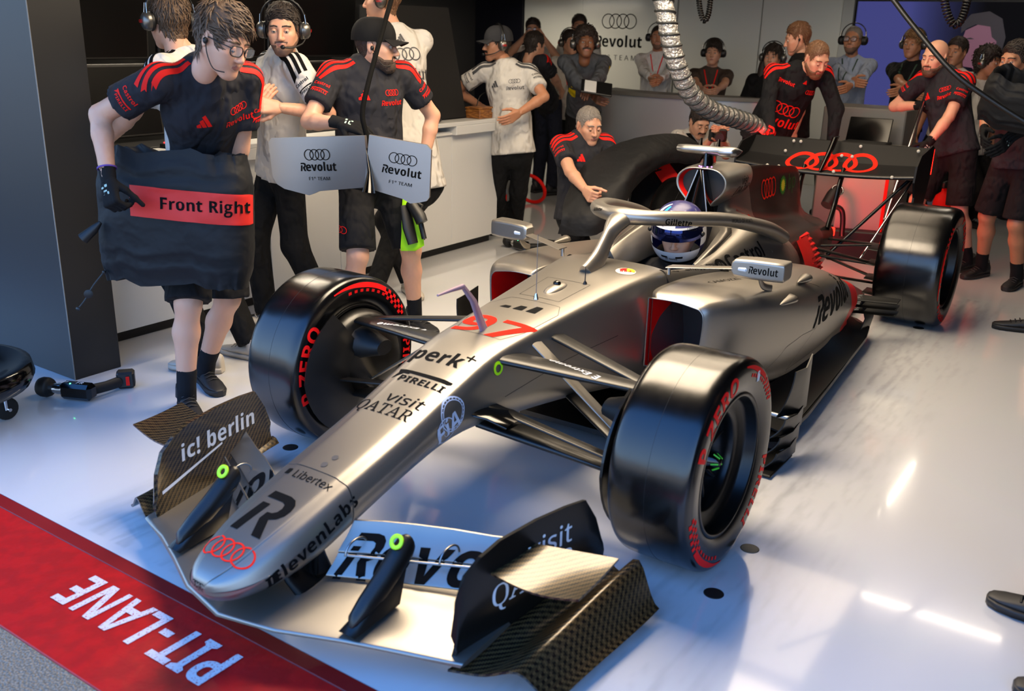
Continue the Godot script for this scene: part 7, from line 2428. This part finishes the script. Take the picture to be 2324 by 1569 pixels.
	for r in [[[1288, 450, 6.30], [1325, 385, 6.35], [1390, 340, 6.45], [1470, 317, 6.60], [1545, 316, 6.80], [1598, 350, 6.95]], [[1276, 490, 6.1], [1330, 445, 6.1], [1400, 402, 6.15], [1452, 365, 6.30], [1525, 343, 6.6], [1585, 362, 6.8]], [[1272, 515, 6.1], [1335, 500, 6.03], [1402, 450, 6.08], [1440, 400, 6.25], [1512, 360, 6.52], [1578, 370, 6.75]], [[1268, 530, 6.12], [1338, 537, 6.05], [1396, 502, 6.1], [1430, 432, 6.25], [1500, 376, 6.5], [1570, 378, 6.75]]]:
		var row := []
		for q in r: row.append(W(q[0], q[1], q[2]))
		g.append(spline(row, 5))
	var cols := []
	for j in g[0].size(): cols.append(spline([g[0][j], g[1][j], g[2][j], g[3][j]], 4))
	var gg := []
	var nn := noise(3.0, 8)
	for i in cols[0].size():
		var row := PackedVector3Array()
		for j in cols.size():
			var p: Vector3 = cols[j][i]
			row.append(p + Vector3(1, 1, 1) * .012 * nn.get_noise_3d(p.x * 3, p.y * 3, p.z * 3))
		gg.append(row)
	var b := mb()
	b.sheet(gg, .035)
	put("padded_cover", b.mesh(), M.nylon, t)
	g = []
	for r in [[[1470, 345, 6.74], [1555, 330, 6.95], [1592, 400, 7.0]], [[1430, 430, 6.7], [1490, 420, 6.8], [1545, 425, 6.85]], [[1420, 500, 6.7], [1480, 520, 6.75], [1530, 480, 6.75]]]:
		var row := PackedVector3Array()
		for q in r: row.append(W(q[0], q[1], q[2]))
		g.append(row)
	b = mb()
	b.sheet(g, .03)
	put("inner_flap", b.mesh(), M.nylon, t)
	b = mb()
	b.sheet([[W(1462, 347, 6.66), W(1492, 339, 6.72)], [W(1478, 385, 6.68), W(1512, 372, 6.72)], [W(1503, 424, 6.68), W(1536, 404, 6.72)]].map(func(r): return PackedVector3Array(r)), .012)
	var band := put("red_band", b.mesh(), M.red_print, t)
	print_on([], words("Rear", .05, "bold"), frame(W(1484, 370, 6.62), Vector3(.55, .1, .8), W(1470, 360, 6.6) - W(1500, 350, 6.6)), M.black_print, band)
	# ---- padded cover in the arms of the crew on the right edge
	M.nylon2 = bumped(mat(Color(.09, .09, .095), .65, 0.0, .35), .012, 6, .5, 1.6)
	blanket("padded_cover", "grey black quilted tyre cover held at the right of the rear wing", W(2320, 238, 5.75), Basis(Vector3(.8, -.1, -.55).normalized(), .35), .26, .16, .15, M.nylon2)
	# ---- silver ventilation hose
	t = thing("ventilation_hose", "crinkled silver ventilation hose with dark spiral hanging over the engine cover", "hose", W(1600, 200, 6.6))
	var hp := spline([W(1478, -120, 6.0), W(1500, 0, 6.05), W(1514, 80, 6.1), W(1534, 160, 6.2), W(1566, 222, 6.35), W(1612, 258, 6.55), W(1668, 276, 6.8), W(1708, 292, 7.0), W(1738, 328, 7.1)], 10)
	M.foil = bumped(mat(Color(.80, .79, .77), .28, .6), .03, 19, .8, 4.0)
	b = mb()
	var rr := []
	for i in hp.size(): rr.append(.060 + .004 * sin(i * 2.4))
	b.tube(hp, rr, 20)
	put("hose_skin", b.mesh(), M.foil, t)
	put("spiral_wire", helix(hp, .063, .0075, 30, 14).mesh(), mat(Color(.16, .17, .17), .5), t)
	# ---- coiled air lines hanging from the ceiling
	for q in [["black coiled air line hanging near the silver hose", [[1580, -60], [1581, 0], [1586, 38], [1594, 55], [1603, 40], [1608, 0], [1612, -60]], 7.2, .016], ["black coiled air line hanging before the dark screen", [[2124, -80], [2132, 0], [2140, 40], [2155, 64], [2172, 50], [2186, 0], [2200, -80]], 6.4, .022]]:
		t = thing("coiled_air_line", q[0], "cable", W(q[1][3][0], q[1][3][1], q[2]))
		var path := []
		for k in q[1]: path.append(W(k[0], k[1], q[2]))
		put("coil", helix(spline(path, 6), q[3], .007, 44, 9).mesh(), M.cable, t)
	# ---- thick black cable slanting across the upper right
	t = thing("overhead_cable", "thick black cable slanting across before the dark screen", "cable", W(2150, 160, 4.6))
	b = mb()
	b.tube(spline([W(1960, -60, 4.7), W(2012, 0, 4.65), W(2060, 62, 4.6), W(2150, 168, 4.5), W(2240, 235, 4.45), W(2330, 292, 4.4), W(2500, 400, 4.3)], 5), .013, 8)
	put("cable_sheath", b.mesh(), M.cable, t)
	# ---- jack pole held by the bald mechanic
	t = thing("jack_pole", "long metal pole held upright by the bald mechanic", "pole", W(2080, 260, 6.95))
	b = mb()
	b.tube([W(2108, 170, 7.2), W(2050, 348, 6.8), W(2000, 500, 6.6)], .014, 10)
	put("pole_tube", b.mesh(), M.chrome, t)
	# ---- wheel guns
	wheel_gun("cordless wheel gun with red battery label lying by the dark pier", Vector3(-2.02, 0, .45), .42)
	wheel_gun("cordless wheel gun lying on the floor past the desk end", Vector3(-2.2, 0, -3.45), -.3)
	dolly()
	desk_things()
	hi_vis()
	back_things()

func dolly() -> void:
	var c := Vector3(-2.22, 0, .94)
	var t := thing("tyre_dolly", "black tyre dolly on small castors at the left edge", "dolly", c)
	var b := mb()
	var rr := []
	for q in [[.0, .13], [.30, .13], [.36, .15], [.38, .19], [.37, .24], [.33, .25], [.27, .22], [.20, .2], [.0, .2]]: rr.append(Vector2(q[0], q[1]))
	b.lathe(rr, Transform3D(Basis(), c), 40)
	put("dolly_tray", b.mesh(), M.gloss_black, t)
	for a in [-.25, 1.85, 3.9]:
		var p := c + Vector3(cos(a) * .30, 0, sin(a) * -.30 * -1.0)
		if a == -.25: p = Vector3(-2.045, 0, .755)
		var w := mb()
		w.lathe([Vector2(0, -.016), Vector2(.045, -.016), Vector2(.05, -.01), Vector2(.05, .01), Vector2(.045, .016), Vector2(0, .016)], Transform3D(Basis(Vector3(0, 0, 1), Vector3(1, 0, .4).normalized(), Vector3(0, 1, 0)).orthonormalized(), p + Vector3(0, .05, 0)), 20)
		var cs := put("castor", w.mesh(), M.rubber, t)
		var fk := mb()
		for s in [-1, 1]: fk.tube([p + Vector3(s * .024, .05, s * .01), p + Vector3(s * .024, .11, s * .01)], .008, 6, true, .4)
		fk.tube([p + Vector3(-.035, .05, 0), p + Vector3(.035, .05, 0)], .008, 8)
		fk.tube([p + Vector3(0, .105, 0), p + Vector3(0, .135, 0)], .03, 10)
		put("castor_fork", fk.mesh(), M.chrome, cs)

func desk_things() -> void:
	var wood := mat(Color.WHITE, .45)
	wood.albedo_texture = noise_tex(.02, 50, Color(.42, .24, .09), Color(.62, .40, .18), 256)
	wood.uv1_triplanar = true; wood.uv1_scale = Vector3(3, 14, 3)
	var t := thing("wooden_box", "small wooden box with metal clasp on the desk end", "box", Vector3(-2.60, 1.0, -3.44))
	var b := mb()
	b.box(Vector3(-2.60, 1.035, -3.44), Vector3(.14, .07, .20), .005)
	put("box_body", b.mesh(), wood, t)
	b = mb()
	b.box(Vector3(-2.60, 1.078, -3.44), Vector3(.145, .016, .205), .004)
	put("lid", b.mesh(), wood, t)
	b = mb()
	b.box(Vector3(-2.528, 1.06, -3.50), Vector3(.006, .03, .022), .002)
	put("clasp", b.mesh(), M.chrome, t)
	t = thing("radio_unit", "small black radio unit with cable loop beside the wooden box", "radio", Vector3(-2.62, 1.0, -3.70))
	b = mb()
	b.box(Vector3(-2.62, 1.03, -3.68), Vector3(.12, .06, .12), .01)
	put("radio_body", b.mesh(), M.black, t)
	b = mb()
	b.tube(spline([Vector3(-2.60, 1.06, -3.64), Vector3(-2.62, 1.18, -3.60), Vector3(-2.66, 1.16, -3.52), Vector3(-2.66, 1.05, -3.46)], 5), .004, 6)
	put("cable_loop", b.mesh(), M.cable, t)
	t = thing("computer_mouse", "black computer mouse on the desk before the slanted console", "mouse", Vector3(-2.56, 1.0, -2.85))
	b = mb()
	b.ball(Vector3(-2.565, 1.020, -2.85), Vector3(.032, .020, .06), 10)
	put("mouse_shell", b.mesh(), M.gloss_black, t)
	t = thing("microphone_stand", "thin black desk microphone by the slanted console", "microphone", Vector3(-2.58, 1.0, -2.62))
	b = mb()
	b.tube([Vector3(-2.58, 1.008, -2.70), Vector3(-2.58, 1.015, -2.70)], [.035, .03], 14)
	b.tube([Vector3(-2.58, 1.01, -2.70), Vector3(-2.60, 1.17, -2.58)], .006, 8)
	put("stand", b.mesh(), M.black, t)
	# cable on the floor below the desk
	t = thing("floor_cable", "thin black cable on the floor below the white desk", "cable", Vector3(-2.4, 0, -1.0))
	b = mb()
	b.tube(spline([Vector3(-2.52, .008, -.75), Vector3(-2.42, .008, -.95), Vector3(-2.40, .008, -1.3), Vector3(-2.5, .008, -1.6)], 6), .006, 6)
	put("cable_sheath", b.mesh(), M.cable, t)

func hi_vis() -> void:
	# yellow-green grab bag clipped behind the capped mechanic
	var t := thing("grab_bag", "bright yellow green pouch with torch hanging from the capped mechanic", "pouch", W(935, 510, 5.0))
	var r := []
	for q in [[455, 916, 938], [490, 914, 952], [530, 914, 962], [560, 912, 965], [572, 912, 945]]:
		var ring := PackedVector3Array()
		for k in [[q[1], 0.0], [q[2], 0.0], [q[2], .10], [q[1], .10]]: ring.append(W(k[0], q[0], 5.02 + k[1]))
		r.append(ring)
	var b := mb()
	b.loft(r)
	put("pouch_body", b.mesh(), mat(Color(.62, .88, .05), .6), t)
	b = mb()
	b.tube([W(935, 462, 4.98), W(955, 495, 4.96), W(960, 508, 4.96)], [.03, .034, .032], 12)
	b.tube([W(930, 452, 4.98), W(960, 472, 4.96)], .012, 8)
	put("torch", b.mesh(), M.black, t)
	b = mb()
	b.tube([W(922, 470, 4.99), W(930, 520, 4.99), W(940, 556, 5.0)], [.03, .035, .03], 10, true, .5, Vector3.UP)
	b.tube([W(948, 470, 4.99), W(965, 545, 5.0)], .014, 8)
	put("strap", b.mesh(), M.black, t)

func back_things() -> void:
	# grey equipment cases on the right behind the rear wing
	var t := thing("equipment_case", "tall pale grey case behind the rear wing", "case", Vector3(-.55, 0, -6.0))
	var b := mb()
	var q := W(1970, 300, 8.2)
	b.box(Vector3(q.x - .02, .62, q.z), Vector3(.68, 1.24 * .78, .5), .01)
	put("case_body", b.mesh(), M.grey_box, t)
	t = thing("equipment_case", "low grey case with a dark laptop on it behind the rear wing", "case", Vector3(-.4, 0, -5.5))
	b = mb()
	var q2 := W(1955, 350, 7.7)
	b.box(Vector3(q2.x, .42, q2.z), Vector3(.62, .84, .4), .01)
	put("case_body", b.mesh(), M.grey_box, t)
	t = thing("laptop", "closed dark laptop and cables on the low grey case", "laptop", Vector3(q2.x, .84, q2.z))
	b = mb()
	b.box(Vector3(q2.x, .855, q2.z), Vector3(.34, .025, .24), .006)
	put("laptop_body", b.mesh(), M.black, t)
	b = mb()
	b.box(Vector3(q2.x - .02, .95, q2.z - .11), Vector3(.34, .2, .012), .005, Basis(Vector3.RIGHT, -.35))
	put("laptop_lid", b.mesh(), M.gloss_black, t)
	# white board lit red by the rear light
	t = thing("pit_board", "pale board behind the rear wing glowing in the red light", "board", Vector3(.2, 0, -4.9))
	b = mb()
	var q3 := W(1945, 448, 7.35)
	b.box(Vector3(q3.x, .44, q3.z), Vector3(.34, .40, .03), .005, Basis(Vector3.UP, .3))
	put("board_face", b.mesh(), mat(Color(.62, .58, .56), .45), t)
	b = mb()
	b.box(Vector3(q3.x, .12, q3.z), Vector3(.40, .24, .22), .01, Basis(Vector3.UP, .3))
	put("board_stand", b.mesh(), M.black, t)
	b = mb()
	b.box(Vector3(q3.x + .17, .44, q3.z - .04), Vector3(.025, .42, .05), .005, Basis(Vector3.UP, .3))
	put("board_edge", b.mesh(), M.red_print, t)
	# small cylinder with elbow hose (starter) behind the wing
	t = thing("starter_unit", "dark starter motor with hose elbow behind the rear wing strut", "starter", W(1885, 445, 7.15))
	b = mb()
	b.tube([W(1868, 470, 7.1), W(1882, 448, 7.12), W(1893, 434, 7.15)], [.045, .05, .042], 14)
	put("starter_body", b.mesh(), M.rubber, t)
	b = mb()
	b.tube(spline([W(1880, 470, 7.1), W(1900, 478, 7.1), W(1905, 500, 7.1), W(1902, 540, 7.1)], 4), .02, 8)
	put("elbow_hose", b.mesh(), M.cable, t)
	b = mb()
	b.lathe([Vector2(.036, 0), Vector2(.046, 0), Vector2(.046, .015), Vector2(.036, .015)], Transform3D(frame(Vector3.ZERO, Vector3(.4, .5, .6)).basis * Basis(Vector3.RIGHT, PI / 2), W(1892, 437, 7.12)), 18, true)
	put("chrome_band", b.mesh(), M.chrome, t)
	# extinguisher
	var e := on_floor(2072, 480)
	e = Vector3(.45, 0, -5.6)
	t = thing("fire_extinguisher", "red fire extinguisher standing behind the rear wing", "extinguisher", e)
	b = mb()
	b.lathe([Vector2(0, .0), Vector2(.07, .0), Vector2(.075, .02), Vector2(.075, .42), Vector2(.06, .47), Vector2(.025, .5), Vector2(.02, .53), Vector2(0, .53)], Transform3D(Basis(), e), 20)
	put("cylinder", b.mesh(), M.red_print, t)
	b = mb()
	b.box(e + Vector3(0, .56, .02), Vector3(.03, .05, .12), .008)
	put("valve_handle", b.mesh(), M.black, t)
	# bottle and red ring on the floor beyond the desk
	var p := Vector3(-3.54, 0, -5.13)
	t = thing("water_bottle", "small clear bottle with red label on the floor past the desk", "bottle", p)
	b = mb()
	b.lathe([Vector2(0, .09), Vector2(.033, .09), Vector2(.035, .12), Vector2(.02, .19), Vector2(.013, .22), Vector2(0, .22)], Transform3D(Basis(), p), 16)
	put("bottle_top", b.mesh(), mat(Color(.55, .65, .75), .15), t)
	b = mb()
	b.lathe([Vector2(0, 0), Vector2(.034, 0), Vector2(.035, .09), Vector2(0, .09)], Transform3D(Basis(), p), 16)
	put("bottle_label", b.mesh(), M.red_print, t)
	var hp := Vector3(-3.30, 0, -5.25)
	t = thing("air_hose", "coil of red hose lying on the floor behind the kneeling mechanic", "hose", hp)
	b = mb()
	var ring := []
	for i in 33: ring.append(hp + Vector3(cos(TAU * i / 32) * .17, .16 + sin(TAU * i / 32) * .14, sin(TAU * i / 32) * .05))
	b.tube(ring, .018, 8)
	put("hose_coil", b.mesh(), M.red_print, t)

func on_floor(px: float, py: float) -> Vector3:
	var a := W(px, py, 1.0); var c := Vector3(1.9005, 1.6587, 2.6805)
	return c + (a - c) * (c.y / (c.y - a.y))
